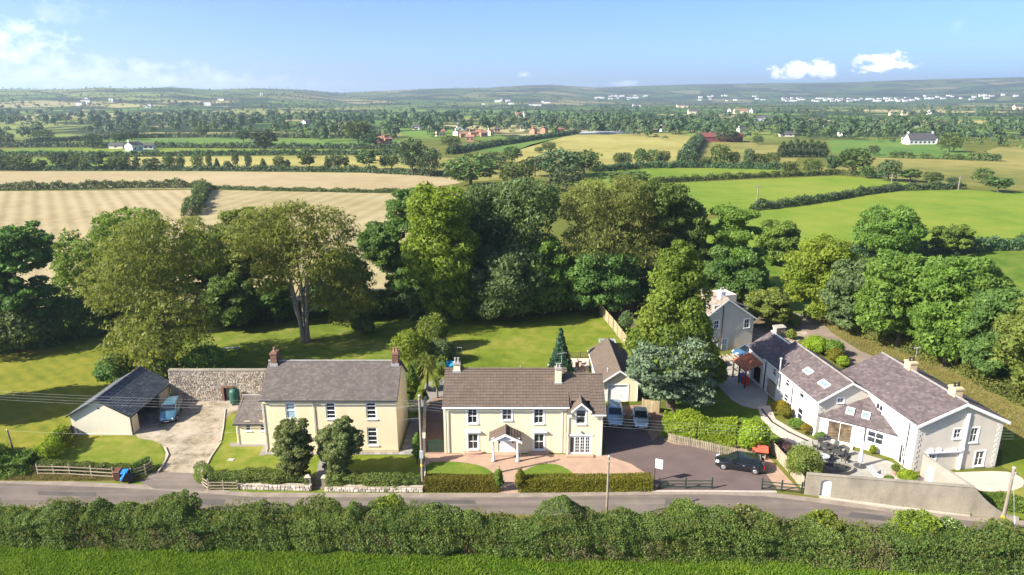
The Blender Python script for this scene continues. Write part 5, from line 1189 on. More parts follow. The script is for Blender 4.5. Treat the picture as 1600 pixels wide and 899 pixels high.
    a_, b_, us_, n_ = plane_basis([(mx - ov, my + MD, me), (mx - ov, my, me), (mx + MW / 2, my, mr)])
    for ysk, wsk, t_ in ((my + 5.2, 1.3, .58), (my + 1.75, 1.5, .56)):
        skylight(h, Vector((mx - ov, ysk, me)) + us_ * t_ * (MW / 2 + ov) + n_ * .03, b_, us_, n_, wsk, .78)
    downpipe(h, [(mx - ov, my + 5.3, me - .1), (mx - .08, my + 5.3, me - .4), (mx - .08, my + 5.3, .1)], black_m); quoins(h, mo, X1, mz, quoin_m, 1)
    MB().tube((mx - .25, my + 8.2, 1.9), (mx - .25, my + 8.2, 5.6), .09, .09, 10).build('stove_flue', galv_m, h); MB().lathe((mx - .25, my + 8.2, 5.6), [(.09, 0), (.17, .04), (.17, .14), (.03, .24)], 10).build('flue_cap', galv_m, h)
    # far end piece, slightly lower
    fx, fy, FW, FD = mx - .1, my + MD + .1, 5.6, 4.6; fz, fz2 = 4.2, 5.95
    m = MB(); wall_face(m, (fx, fy + FD, 0), -Y1, FD, fz, [(1.0, .02, 3.6, 2.4)], .4); wall_face(m, (fx + FW, fy + FD, 0), -X1, FW, fz, gable=fz2 - .05); wall_face(m, (fx + FW, fy, 0), Y1, FD, fz); m.build('end_wall', white_m, h)
    MB().box(fx + .4, fx + .45, fy + 1, fy + FD - 1, .02, 2.4).build('end_bay_back', dark_m, h)
    for s_ in (-1, 1):
        xe = fx + FW / 2 + s_ * (FW / 2 + .3); ep = [(xe, fy, fz - .18), (xe, fy + FD + .2, fz - .18), (fx + FW / 2, fy + FD + .2, fz2), (fx + FW / 2, fy, fz2)]
        if s_ < 0: ep = [ep[1], ep[0], ep[3], ep[2]]
        r = roof_plane(h, ep, slate2_m, 'slate', .4, .3, 56 + s_, name='end_roof')
    ridge_tiles(r, (fx + FW / 2, fy, fz2 + .02), (fx + FW / 2, fy + FD + .2, fz2 + .02), trim_m, .1)  # sunlight on this ridge put into the colour: tiles painted white
    # sun room in the angle between the blocks
    L2 = lambda x, y, z: fr.w2l((x, y, z))
    A, B, C, T = L2(32.15, 65.45, 2.62), L2(36.0, 63.0, 2.55), L2(38.35, 60.9, 2.55), L2(38.0, 66.3, 4.5)
    A0, B0, C0 = [Vector((p.x, p.y, 0)) for p in (L2(32.45, 65.45, 0), L2(36.05, 63.2, 0), L2(38.35, 61.15, 0))]
    u1 = (B0 - A0).normalized(); u2 = (C0 - B0).normalized(); l1 = (B0 - A0).length; l2 = (C0 - B0).length
    s1 = list(fr.rect(c5(394, 414, 516, 516), A0, u1)); s1[1] = .12; s1[3] = 2.35; s1[0] = max(.45, s1[0]); s1[2] = min(l1 - .85, s1[2]); s1 = tuple(s1); sq = (.08, 1.55, .34, 1.95); sq2 = (l1 - .55, 1.5, l1 - .2, 1.95)
    w2 = list(fr.rect(c5(583, 464, 635, 520), B0, u2)); w2[0] = max(.25, w2[0]); w2[2] = min(l2 - .9, max(w2[2], w2[0] + 1.5)); w2[1] = .95; w2[3] = 2.2; w2 = tuple(w2)
    m = MB(); wall_face(m, A0, u1, l1, 2.6, [s1, sq, sq2]); wall_face(m, B0, u2, l2, 2.6, [w2]); m.build('sunroom_wall', white_m, h)
    for q in (sq, sq2): window(h, A0, u1, q, (1, 1), None, sill=False, fr=.04)
    window(h, B0, u2, w2, (1, 1), None, surround=.05)
    window(h, A0, u1, s1, (1, 0), warmglass_m, sill=False, surround=.06, fr=.09, name='patio_door')
    p1 = [A, B, T] ; r = roof_plane(h, p1, slate2_m, 'slate', .36, .26, 58, name='sunroom_roof'); roof_plane(h, [B, C, T], slate2_m, 'slate', .36, .26, 59, name='sunroom_roof')
    a_, b_, us_, n_ = plane_basis(p1); 
    for spx in ((1328.5, 643.5), (1353, 650)):
        ro, rd_ = fr.ray(*spx); q = ro + rd_ * ((A - ro).dot(n_) / rd_.dot(n_)); skylight(h, q + n_ * .02, b_, us_, n_, .78, .9)
    downpipe(h, [B0 + Vector((-.05, -.12, 2.5)), B0 + Vector((-.05, -.12, .1))], black_m)
    st = MB(); st.prism([(A0 + u1 * (s1[0] - .3)).xy, (A0 + u1 * (s1[0] - .3) + u1.cross(UP) * .9).xy, (A0 + u1 * (s1[2] + .3) + u1.cross(UP) * .9).xy, (A0 + u1 * (s1[2] + .3)).xy], .004, .14); st.build('doorstep', greypave_m, h)
    # small roof in the rear angle
    q = L2(44.2, 76.5, 0); m = MB(); m.box(mx + MW, mx + MW + 3.2, my + 3.0, my + 6.5, 0, 2.6); m.build('rear_wall', greyr_m, h)
    roof_plane(h, [(mx + MW + 3.4, my + 2.8, 2.6), (mx + MW + 3.4, my + 6.7, 2.6), (mx + MW + .02, my + 6.7, 3.9), (mx + MW + .02, my + 2.8, 3.9)], slate2_m, 'slate', .45, .35, 60, name='rear_roof')
    # open porch with an orange tiled roof at the far end
    v = thing('veranda', 'open timber porch with orange clay tile roof at far end of white house', 'porch', O, rz); vy0, vy1 = fy + .6, fy + 4.4; vx0 = fx - 2.2
    roof_plane(v, [(vx0, vy1, 2.35), (vx0, vy0, 2.35), (fx - .02, vy0, 3.3), (fx - .02, vy1, 3.3)], redtile_m, 'tile', .25, .28, 61)
    for y in (vy0 + .1, vy1 - .1, (vy0 + vy1) / 2): MB().box(vx0 + .1, vx0 + .24, y - .07, y + .07, .004, 2.3).build('post', darkwood_m, v)
    MB().box(vx0 + .1, vx0 + .24, vy0, vy1, 2.12, 2.24).build('beam', darkwood_m, v)
    for i, (dy, c, lab) in enumerate(((.9, red_m, 'red upright container nearest under the orange tiled porch'), (1.5, red_m, 'second red upright container under the orange tiled porch'), (2.3, blue_m, 'blue crate under the orange tiled porch'))):
        p = fr.o + Matrix.Rotation(rz, 3, 'Z') @ Vector((fx - 1.5, vy0 + dy, 0)); t = thing('storage_bin' if i < 2 else 'crate', lab, 'bin' if i < 2 else 'crate', p, rz); m = MB(); m.hexa([(-.22, -.22, .01), (.22, -.22, .01), (.22, .22, .01), (-.22, .22, .01), (-.27, -.27, 1.0), (.27, -.27, 1.0), (.27, .27, 1.0), (-.27, .27, 1.0)]); m.build('bin_body', c, t); MB().box(-.3, .3, -.3, .3, 1.0, 1.07).build('lid', c, t)
white_house()
# ------------------------------------------------------------------ the grey house at the back
def back_house():
    O = Vector((25.63, 89.83, 0)); rz = math.atan2(2.27, 7.0); fr = Frame(O, rz); h = thing('grey_house', 'tall grey rendered house with steep fawn roof half hidden behind the big tree', 'house', O, rz)
    W_ = 9.4; D = 10.5; ze, zr = 4.6, 7.75; fo = (0, 0, 0); z1 = lambda a, b, c, d: (1040 + a * .2226, 420 + b * .2226, 1040 + c * .2226, 420 + d * .2226)
    gh = [fr.rect(z1(*b), fo, X1) for b in ((340, 366, 375, 420), (553, 355, 588, 414), (328, 512, 362, 552))]; dr = list(fr.rect(z1(396, 492, 432, 575), fo, X1)); dr[1] = .05; at = fr.rect(z1(337, 258, 371, 304), fo, X1)
    m = MB(); wall_face(m, fo, X1, W_, ze, gh + [tuple(dr)], gable=zr - .05); wall_face(m, (W_, 0, 0), Y1, D, ze); wall_face(m, (W_, D, 0), -X1, W_, ze, gable=zr - .05); wall_face(m, (0, D, 0), -Y1, D, ze); m.build('wall', greyr_m, h)
    for q in gh: window(h, fo, X1, q, (1, 1), None, surround=.12)
    window(h, fo, X1, at, (1, 1), None, surround=.10, proud=True); window(h, fo, X1, tuple(dr), (1, 1), blind_m, sill=False, surround=.1, name='door')
    rs = (zr - ze) / (W_ / 2); e = .35
    for s_ in (-1, 1):
        xe = W_ / 2 + s_ * (W_ / 2 + e); ep = [(xe, -.3, ze - e * rs), (xe, D + .2, ze - e * rs), (W_ / 2, D + .2, zr), (W_ / 2, -.3, zr)]
        if s_ < 0: ep = [ep[1], ep[0], ep[3], ep[2]]
        r = roof_plane(h, ep, tile4_m, 'tile', .36, .38, 70 + s_)
        if s_ < 0:
            a_, b_, us_, n_ = plane_basis(ep)
            for yy in (1.9, 5.2): skylight(h, Vector((xe, yy, ze - e * rs)) + us_ * 3.2 + n_ * .06, b_, us_, n_, .8, 1.2)
    ridge_tiles(r, (W_ / 2, -.3, zr + .03), (W_ / 2, D + .2, zr + .03), tile4_m, .12); bargeboard(h, (-e, -.32, ze - e * rs), (W_ / 2, -.32, zr), (W_ + e, -.32, ze - e * rs), -Y1, None, .22, .05)
    chimney(h, (W_ / 2 - .2, 1.2), .75, .75, zr - .3, zr + .85, trim_m, 2, potgrey_m)
    fp = fr.on(*z1(395, 400, 0, 0)[:2], fo, X1)[0]; downpipe(h, [(fp, -.1, zr - 1.0), (fp, -.1, .1)], darkwood_m, .06)
    x = MB(); x.box(W_ - 3.2, W_ - .5, D * .35, D * .35 + 3, ze - .5, zr - .8); x.build('rear_dormer', greyr_m, h)
    roof_plane(h, [(W_ + 1.6, 3.2, 4.9), (W_ + 1.6, 7.2, 4.9), (W_ / 2, 7.2, 7.3), (W_ / 2, 3.2, 7.3)], tile4_m, 'tile', .36, .38, 74, name='side_roof')
    MB().box(W_ + .01, W_ + 1.3, 3.5, 6.9, 0, 4.9).build('side_wall', greyr_m, h)
back_house()
# ------------------------------------------------------------------ the ground about the houses
def sheet(name, px, mat, lv, rounding=0): 
    p = pxpoly(px)
    if rounding: p = smooth_poly(p, rounding)
    return flat(name, p, .004 * lv, mat)
ROADF = [(-160, 742), (0, 748), (240, 758), (400, 770), (660, 771), (840, 770), (1020, 766), (1115, 766), (1195, 769), (1258, 776), (1400, 795), (1515, 807), (1600, 814), (1800, 835)]
ROADN = [(-160, 795), (0, 797), (400, 803), (800, 808), (1100, 818), (1300, 824), (1500, 840), (1800, 872)]
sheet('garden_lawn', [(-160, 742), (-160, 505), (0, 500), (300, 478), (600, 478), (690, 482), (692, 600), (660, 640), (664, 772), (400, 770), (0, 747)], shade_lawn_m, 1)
sheet('side_lawn', [(-160, 735), (-160, 560), (0, 552), (110, 538), (215, 533), (280, 560), (268, 598), (215, 640), (205, 684), (110, 688), (0, 735)], lawn_stripe_m, 2)
sheet('front_lawn', [(96, 690), (215, 682), (248, 690), (258, 712), (244, 736), (60, 738)], lawn_m, 3)
sheet('front_lawn', [(352, 640), (372, 648), (372, 693), (415, 697), (412, 711), (650, 713), (655, 755), (400, 760), (320, 752), (315, 740), (340, 690)], lawn_m, 3)
sheet('back_lawn', [(690, 600), (690, 484), (928, 478), (985, 548), (1000, 600), (945, 640), (700, 640)], lawn_m, 2)
sheet('front_field', [(-700, 1200), (-700, 836), (0, 838), (400, 846), (800, 858), (1200, 868), (1600, 886), (2300, 925), (2300, 1200)], front_m, 1)
sheet('road', ROADF + ROADN[::-1], asphalt_m, 2)
sheet('road_edge', ROADF[:-1] + [(x, y + 7) for x, y in ROADF[:-1]][::-1], edge_m, 3)
sheet('verge', [(-160, 750), (-160, 735), (0, 742), (60, 741), (180, 743), (240, 752), (150, 753), (0, 752)], verge_m, 4)
sheet('verge', [(-160, 840), (-160, 790), (0, 793), (400, 799), (800, 804), (1100, 813), (1300, 820), (1500, 835), (1800, 868), (1800, 905), (1200, 872), (800, 862), (400, 850), (0, 842)], verge_m, 4)
patch_m = M('patched_tarmac', (.098, .086, .08), .95, .18, .6, 30, .3, .01, .1)
for px in ([(300, 779), (352, 781), (350, 790), (296, 788)], [(640, 781), (742, 782), (744, 788), (640, 787)], [(1040, 778), (1062, 779), (1064, 792), (1038, 791)], [(1330, 800), (1392, 808), (1386, 815), (1324, 808)], [(60, 768), (150, 770), (150, 776), (60, 774)]): sheet('road_patch', px, patch_m, 4)
# left yard and its drive
sheet('yard', [(205, 684), (214, 640), (262, 622), (440, 622), (440, 640), (372, 640), (352, 652), (345, 690), (318, 738), (302, 744), (244, 740), (262, 712), (250, 690)], yard_m, 5, 1)
sheet('yard_apron', [(240, 738), (306, 740), (322, 760), (318, 768), (240, 764), (216, 752)], asphalt_m, 6)
sheet('path', [(360, 692), (424, 692), (424, 699), (412, 712), (404, 712), (412, 698), (360, 698)], slab_m, 5)
sheet('path', [(500, 714), (522, 714), (516, 742), (512, 764), (488, 764), (494, 742)], slab_m, 5)
def slabs(parent_name, o, ux, uy, nx, ny, sx, sy, mat, seed, z=.024):
    base = MB(); o = Vector((*o, 0)); ux = Vector((*ux, 0)).normalized(); uy = Vector((*uy, 0)).normalized()
    base.extr([o + UP * (z - .004), o + ux * nx * sx + UP * (z - .004), o + ux * nx * sx + uy * ny * sy + UP * (z - .004), o + uy * ny * sy + UP * (z - .004)], UP * .004)
    p = base.build(parent_name, mortar_m); tag(p, None, None, None, 'structure'); rd = random.Random(seed)
    meshes = []
    for k in range(4):
        m = MB(); m.obox((0, 0, 0), ux * (sx - .03), uy * (sy - .03), UP * .03, .1 + k * .27); meshes.append(m.mesh('paving_slab', mat))
    for i in range(nx):
        for j in range(ny):
            q = bpy.data.objects.new('paving_slab', rd.choice(meshes)); q.location = o + ux * (i * sx + .015) + uy * (j * sy + .015) + UP * (z + rd.uniform(0, .006)); link(q, p)
slabs('paving', PX(412, 711).xy, (1, 0), (0, 1), 25, 2, .62, .52, slab_m, 3)
slabs('paving', (PX(625, 707).x + .1, PX(625, 707).y), (1, 0), (0, 1), 2, 11, .6, .7, slab_m, 4)
# villa forecourt
sheet('forecourt', [(664, 746), (664, 709), (700, 709), (945, 711), (986, 725), (1016, 744), (900, 750)], paver_m, 4)
sheet('forecourt_lawn', [(664, 748), (664, 723), (706, 721), (740, 725), (765, 733), (776, 748)], green_lawn_m, 5, 1)
sheet('forecourt_lawn', [(806, 748), (815, 738), (836, 727), (860, 724), (884, 730), (904, 748)], green_lawn_m, 5, 1)
sheet('entrance_path', [(778, 771), (782, 730), (806, 730), (810, 771)], paver_m, 6)
sheet('side_drive', [(664, 709), (664, 640), (676, 622), (698, 618), (700, 709)], paver2_m, 5)
sheet('rear_path', [(655, 640), (664, 600), (688, 590), (704, 600), (704, 625), (676, 624)], slab_m, 4)
sheet('driveway', [(945, 711), (938, 636), (1003, 634), (1036, 650), (1042, 690), (1115, 703), (1176, 715), (1197, 742), (1214, 768), (1100, 768), (1018, 768), (1014, 742), (985, 724)], drive_m, 5)
sheet('block_paving', [(940, 668), (936, 636), (1003, 633), (1034, 648), (1038, 672), (1020, 690), (1000, 655), (945, 655)], paver2_m, 6)
sheet('path', [(1036, 688), (1052, 694), (1118, 703), (1178, 712), (1192, 735), (1216, 766), (1250, 768), (1188, 700), (1110, 688), (1048, 680)], paver_m, 7)
sheet('patio', [(855, 570), (864, 560), (920, 560), (920, 600), (870, 600)], pinkpave_m, 5)
# white house grounds
sheet('garden_lawn', [(1048, 680), (1040, 600), (1090, 590), (1125, 606), (1150, 636), (1186, 642), (1196, 660), (1215, 680), (1224, 692), (1218, 706), (1190, 704)], green_lawn_m, 3)
sheet('courtyard', [(1098, 560), (1180, 552), (1200, 590), (1200, 634), (1186, 641), (1150, 632), (1126, 608), (1118, 596), (1098, 590)], greypave_m, 4, 1)
sheet('path', [(1184, 636), (1203, 634), (1212, 655), (1240, 672), (1276, 690), (1250, 712), (1226, 710), (1228, 690), (1208, 676), (1190, 656)], pinkpave_m, 5)
sheet('patio', [(1226, 700), (1262, 686), (1286, 690), (1345, 708), (1392, 722), (1432, 744), (1460, 776), (1380, 772), (1262, 752), (1232, 724)], greypave_m, 6)
sheet('gravel_apron', [(1432, 742), (1500, 738), (1568, 736), (1590, 742), (1602, 752), (1596, 764), (1560, 770), (1500, 764), (1440, 760)], pinkpave_m, 4, 1)
sheet('side_lawn', [(1560, 640), (1600, 660), (1800, 760), (1800, 850), (1600, 812), (1500, 800), (1455, 770), (1560, 772), (1604, 756), (1590, 740), (1566, 730)], lawn_m, 3)
sheet('courtyard', [(1108, 568), (1150, 552), (1178, 510), (1240, 505), (1262, 520), (1240, 540), (1190, 556)], yard_m, 3)
sheet('lane', [(1236, 470), (1262, 482), (1300, 520), (1345, 548), (1390, 566), (1480, 612), (1620, 700), (1800, 800), (1800, 830), (1640, 752), (1560, 700), (1440, 620), (1330, 575), (1270, 545), (1225, 500)], lane_m, 2)
sheet('verge', [(1262, 476), (1304, 500), (1358, 524), (1426, 547), (1516, 583), (1660, 660), (1800, 750), (1800, 800), (1620, 702), (1480, 614), (1390, 568), (1345, 549), (1300, 521)], verge_m, 4)
sheet('woodland_floor', [(560, 474), (700, 440), (1100, 430), (1215, 430), (1225, 500), (1160, 515), (1000, 520), (936, 478), (690, 483)], soil_m, 3)
# kerbs: real steps
def kerb(px, w_=.14, h_=.12, name='kerb', mat=None):
    pts = [PX(*p) for p in px]; m = MB()
    for a, b in zip(pts[:-1], pts[1:]):
        L_ = (b - a).length; n = max(1, round(L_ / .9))
        for i in range(n):
            p, q = a.lerp(b, i / n), a.lerp(b, (i + .985) / n); m.bar(p + UP * h_ * .5, q + UP * h_ * .5, w_, h_, tint=random.random())
    o = m.build(name, mat or kerb_m); tag(o, None, None, None, 'structure')
random.seed(4)
kerb([(664, 749), (664, 723)]); kerb([(345, 692), (330, 714), (318, 738)]); kerb([(352, 640), (349, 668), (345, 690)]); kerb([(258, 700), (263, 712), (254, 730), (246, 740)], .12, .15)
kerb([(1018, 768), (1110, 768), (1214, 769)], .25, .05, 'road_channel'); kerb([(1280, 777), (1400, 794), (1515, 806)], .35, .10)
kerb([(1190, 640), (1206, 660), (1232, 676), (1262, 690)], .12, .12, mat=black_m)
# ------------------------------------------------------------------ grass in the front field
def grass_stuff(name, label, px, n, hmin, hmax, wd, mat, seed, pred=None):
    rng = np.random.default_rng(seed); P = pxpoly(px); xs = [p[0] for p in P]; ys = [p[1] for p in P]
    X = rng.uniform(min(xs), max(xs), n); Y = rng.uniform(min(ys), max(ys), n)
    ok = np.array([inside((a, b), P) for a, b in zip(X, Y)]); X, Y = X[ok], Y[ok]; k = len(X)
    cl = np.sin(X * .9 + np.sin(Y * 1.3) * 2) * np.sin(Y * 1.1 + X * .35) + .5 * np.sin(X * 2.7 + Y * 1.9)
    h = rng.uniform(hmin, hmax, k) * (1 + .35 * cl); a = rng.uniform(0, 6.283, k); lean = rng.uniform(.2, .9, k); la = rng.uniform(0, 6.283, k)
    b0 = np.stack([X, Y, np.zeros(k)], 1); s_ = np.stack([np.cos(a), np.sin(a), np.zeros(k)], 1) * (wd * rng.uniform(.6, 1.4, k))[:, None]
    tip = b0 + np.stack([np.cos(la) * lean * h, np.sin(la) * lean * h, h], 1); md = b0 * .45 + tip * .55; md[:, 2] += h * .12
    Q = np.stack([b0 - s_ * .6, b0 + s_ * .6, tip], 1)
    o = link(bpy.data.objects.new(name, quads_mesh(name, Q, mat, np.clip(.45 + .28 * cl + rng.uniform(-.3, .3, k), 0, 1)))); tag(o, label, None, None, 'stuff')
grass_stuff('grass', 'long lush grass of the front field', [(-60, 930), (-60, 838), (400, 848), (800, 860), (1200, 870), (1660, 890), (1660, 930)], 190000, .10, .26, .07, lf_grass, 5)
grass_stuff('dry_grass', 'dry seeding grass along the foot of the roadside hedge', [(-60, 856), (-60, 836), (400, 842), (800, 853), (1200, 864), (1660, 884), (1660, 902), (1200, 878), (800, 868), (400, 858)], 42000, .18, .5, .045, lf_straw, 6)
grass_stuff('dry_grass', 'rough grass of the verge along the near road edge', [(-60, 802), (-60, 794), (400, 800), (800, 805), (1100, 815), (1300, 821), (1500, 836), (1660, 850), (1660, 860), (1300, 830), (800, 812), (400, 806)], 20000, .15, .4, .04, lf_straw, 7)
grass_stuff('dry_grass', 'weedy grass on the verge below the left fence', [(-60, 752), (-60, 740), (60, 741), (180, 744), (236, 750), (150, 752), (0, 751)], 9000, .1, .35, .04, lf_straw, 8)
grass_stuff('dry_grass', 'rough grass beside the lane under the right hand trees', [(1262, 476), (1304, 502), (1358, 526), (1420, 550), (1506, 588), (1640, 668), (1640, 714), (1480, 614), (1390, 568), (1345, 549), (1300, 521)], 26000, .12, .35, .05, lf_straw, 9)
# ------------------------------------------------------------------ walls and fences
def stone_wall(label, p, q, h, th, mat, mat2, seed, stone=.36, cap=None, door=None, name='stone_wall', base=0):
    """rubble wall from p to q: a mortar core and separate stones standing proud on the faces one sees"""
    p, q = Vector((*p, 0)), Vector((*q, 0)); d = (q - p); L_ = d.length; rz = math.atan2(d.y, d.x); w_ = thing(name, label, 'wall', p, rz); rd = random.Random(seed)
    m = MB()
    if door: wall_face(m, (0, 0, 0), X1, L_, h, [door], th); m.box(0, door[0], .01, th, 0, h - .01); m.box(door[2], L_, .01, th, 0, h - .01); m.box(door[0], door[2], .01, th, door[3], h - .01); m.box(door[0], door[2], th - .05, th, .0, door[3])
    else: m.box(0, L_, 0, th, 0, h)
    m.build('wall_core', mat2, w_)
    s = MB(); z = .03
    while z < h - .08:
        rh = stone * rd.uniform(.45, .8); x = rd.uniform(-.1, 0)
        while x < L_:
            sw = stone * rd.uniform(.6, 1.35); a, b = max(0, x), min(L_, x + sw - .03)
            if b - a > .08 and not (door and b > door[0] - .12 and a < door[2] + .12 and z < door[3] + .14):
                z1 = min(h, z + rh - .025); k = .5 * min(b - a, z1 - z); j = lambda: rd.uniform(-.03, .03)
                for fy, sg in ((0, -1), (th, 1)):
                    pr = rd.uniform(.02, .07) * sg
                    pts = [(a + j(), fy, z + j() * .5), (b + j(), fy, z + j() * .5), (b + j(), fy, z1 + j() * .5), (a + j(), fy, z1 + j() * .5)]
                    c = Vector(((a + b) / 2, 0, (z + z1) / 2)); tp = [(c.x + (u - c.x) * .78, fy + pr, c.z + (v - c.z) * .78) for u, _, v in pts]
                    s.hexa(pts + tp, rd.random())
            x += sw
        z += rh
    s.build('stones', mat, w_, kind='stuff')
    if cap:
        c = MB(); n = int(L_ / .6)
        for i in range(n): c.box(L_ * i / n + .006, L_ * (i + 1) / n - .006, -.06, th + .06, h + .003, h + .1 + rd.uniform(0, .03), rd.random())
        c.build('coping', cap, w_)
    return w_
Yw = PX(300, 627).y; xw0, xw1 = PX(269, 627).x, PX(436, 627).x; hw_ = HT(580, Yw)
fw = Frame((xw0, Yw), 0); dd = fw.rect((350.5, 606, 364, 627), (0, 0, 0), X1); dd = (dd[0], .01, dd[2], dd[3])
bw = stone_wall('tall rubble stone wall with small brick-edged doorway behind the yard', (xw0, Yw), (xw1, Yw), hw_, .5, stone_m, mortar_m, 3, .30, roughcast_m, dd)
m = MB(); rd = random.Random(2)
for s_, u in ((-1, dd[0]), (1, dd[2])):
    for j in range(int(dd[3] / .09)):
        wd = .3 if j % 2 else .2; a, b = (u - wd, u - .005) if s_ < 0 else (u + .005, u + wd); m.box(a, b, -.08, .05, .02 + j * .09, .1 + j * .09, rd.random())
for i in range(int((dd[2] - dd[0] + .5) / .1)): m.box(dd[0] - .25 + i * .1, dd[0] - .25 + i * .1 + .088, -.085, .05, dd[3] + .005, dd[3] + .26, rd.random())
m.build('brick_surround', brick_m, bw)
g1 = stone_wall('low whitish stone wall in front of the farmhouse left of the gateway', PX(372, 765).xy, PX(486, 768).xy, .55, .4, whitestone_m, mortar_m, 5, .38)
g2 = stone_wall('low whitish stone wall in front of the farmhouse right of the gateway', PX(508, 769).xy, PX(661, 770).xy, .55, .4, whitestone_m, mortar_m, 6, .38)
def pillar(label, b, w_, h, mat, cat='gate pillar'):
    p = thing('gate_pillar', label, cat, PX(*b)); m = MB(); m.box(-w_ / 2, w_ / 2, 0, w_, 0, h); m.build('shaft', mat, p); c = MB(); a = w_ / 2 + .05; c.hexa([(-a, -.05, h + .002), (a, -.05, h + .002), (a, w_ + .05, h + .002), (-a, w_ + .05, h + .002), (-.08, w_ / 2 - .08, h + .18), (.08, w_ / 2 - .08, h + .18), (.08, w_ / 2 + .08, h + .18), (-.08, w_ / 2 + .08, h + .18)]); c.build('pillar_cap', kerb_m, p); return p
pillar('grey rendered pillar on the left side of the farmhouse gateway', (482, 764), .55, 1.15, roughcast_m); pillar('grey rendered pillar on the right side of the farmhouse gateway', (508, 765), .55, 1.15, roughcast_m)
gt = thing('garden_gate', 'small dark iron gate between the two rendered pillars', 'gate', PX(487, 762)); wg = PX(503, 762).x - PX(487, 762).x
MB().bar((0, .1, .12), (wg, .1, .12), .04).bar((0, .1, .9), (wg, .1, .9), .04).build('rail', black_m, gt)
for i in range(9): MB().tube((wg * i / 8, .1, .1), (wg * i / 8, .1, 1.0), .012, .012, 6).build('bar', black_m, gt)
def rail_fence(label, px, h, rails, mat, every=2.0, group=None, post_w=.1, name='rail_fence', rail_t=.09, top_out=.12):
    pts = [PX(*p) for p in px]; o = pts[0]; f = thing(name, label, 'fence', o, 0, group); rd = random.Random(int(o.x * 7))
    for a, b in zip(pts[:-1], pts[1:]):
        a, b = a - o, b - o; L_ = (b - a).length; n = max(1, round(L_ / every)); d = (b - a).normalized()
        for i in range(n + (b == pts[-1] - o)):
            p = a.lerp(b, i / n); MB().bar(p, p + UP * (h + top_out), post_w, post_w, (1, 0, 0), rd.random()).build('post', mat, f)
            if i < n:
                q = a.lerp(b, (i + 1) / n)
                for r_ in range(rails):
                    z = h * (r_ + .75) / rails; off = Vector((0, -.07, 0)); j = rd.uniform(-.02, .02)
                    MB().bar(p + off + UP * (z + j), q + off + UP * (z - j), .035, rail_t, tint=rd.random()).build('rail', mat, f)
    return f
rail_fence('weathered post and rail fence with ivy behind it along the left verge', [(60, 743), (110, 744), (178, 748)], 1.1, 3, timber_m, 1.9)
rail_fence('short weathered rail fence angled into the left drive', [(206, 748), (228, 742), (238, 734)], 1.0, 3, timber_m, 1.5)
rail_fence('weathered rail fence at the right corner of the left drive', [(306, 744), (318, 760), (326, 766)], 1.0, 3, timber_m, 1.6)
rail_fence('weathered rail fence under the clipped hedge beside the stone wall', [(327, 766), (372, 766)], .9, 3, timber_m, 1.6)
rail_fence('dark green rail fence between trimmed hedge and drive mouth', [(1030, 764), (1112, 764)], .95, 3, green_paint_m, 2.3, post_w=.12, top_out=.2)
rail_fence('dark green rail fence between drive mouth and long rendered wall', [(1190, 765), (1252, 771)], .95, 3, green_paint_m, 2.1, post_w=.12, top_out=.2)
def board_fence(label, px, h, mat, bw=.14, gap=.015, post_every=2.0, post_mat=None, name='board_fence', pointed=False, cat='fence', seed=1, style='board', th=.025):
    pts = [PX(*p) for p in px]; o = pts[0].copy(); f = thing(name, label, cat, o); rd = random.Random(seed); ms = {}
    for a, b in zip(pts[:-1], pts[1:]):
        a, b = a - o, b - o; L_ = (b - a).length; d = (b - a).normalized(); nn = Vector((d.y, -d.x, 0)); n = max(1, round(L_ / post_every)); rz = math.atan2(d.y, d.x)
        for i in range(n + 1):
            p = a.lerp(b, i / n) - nn * .06; MB().bar(p, p + UP * (h + .08), .1, .1, (1, 0, 0), rd.random()).build('post', post_mat or mat, f)
        for z in (.25 * h, .8 * h): MB().bar(a - nn * .0 + UP * z, b + UP * z, .03, .08, tint=.4).build('rail', mat, f)
        k = int(L_ / (bw + gap))
        for v in range(3):
            m = MB(); t0 = .15 + .35 * v
            if pointed: m.extr([(0, 0, .06), (bw, 0, .06), (bw, 0, h - .08), (bw / 2, 0, h), (0, 0, h - .08)], (0, -th, 0), t0)
            else: m.box(0, bw, -th, 0, .05, h - .02 * v, t0)
            ms[v] = m.mesh('board', mat)
        for i in range(k):
            q = bpy.data.objects.new('picket' if pointed else 'board', rd.choice(ms)); q.location = a + d * (i * (bw + gap)) + nn * .02 + UP * rd.uniform(-.015, .015); q.rotation_euler = (0, rd.uniform(-.012, .012), rz); link(q, f)
    return f
board_fence('pale picket fence with pointed boards under the laurel hedge', [(1044, 690), (1112, 706), (1176, 720)], 1.05, picket_m, .11, .07, 2.4, darkwood_m, 'picket_fence', True, seed=3)
board_fence('silvered close board fence climbing right of the drive to the rendered wall', [(1199, 702), (1228, 734), (1256, 768)], 1.45, timber_m, .15, .01, 2.1, darkwood_m, seed=4)
board_fence('long golden board fence running back from the garage to the trees', [(987, 556), (958, 516), (926, 478)], 1.85, fencegold_m, .15, .01, 2.6, fencegold_m, seed=5)
board_fence('golden board fence panel beside the garage under the big tree', [(1003, 642), (1030, 646)], 1.5, fencegold_m, .14, .01, 1.8, fencegold_m, seed=6)
board_fence('dark stained fence panel between left lawn and front lawn', [(100, 700), (116, 676)], 1.2, darkwood_m, .15, .01, 2.0, darkwood_m, seed=7)
rail_fence('low wooden rail behind the villa deck', [(888, 560), (926, 560)], .9, 3, darkwood_m, 1.4)
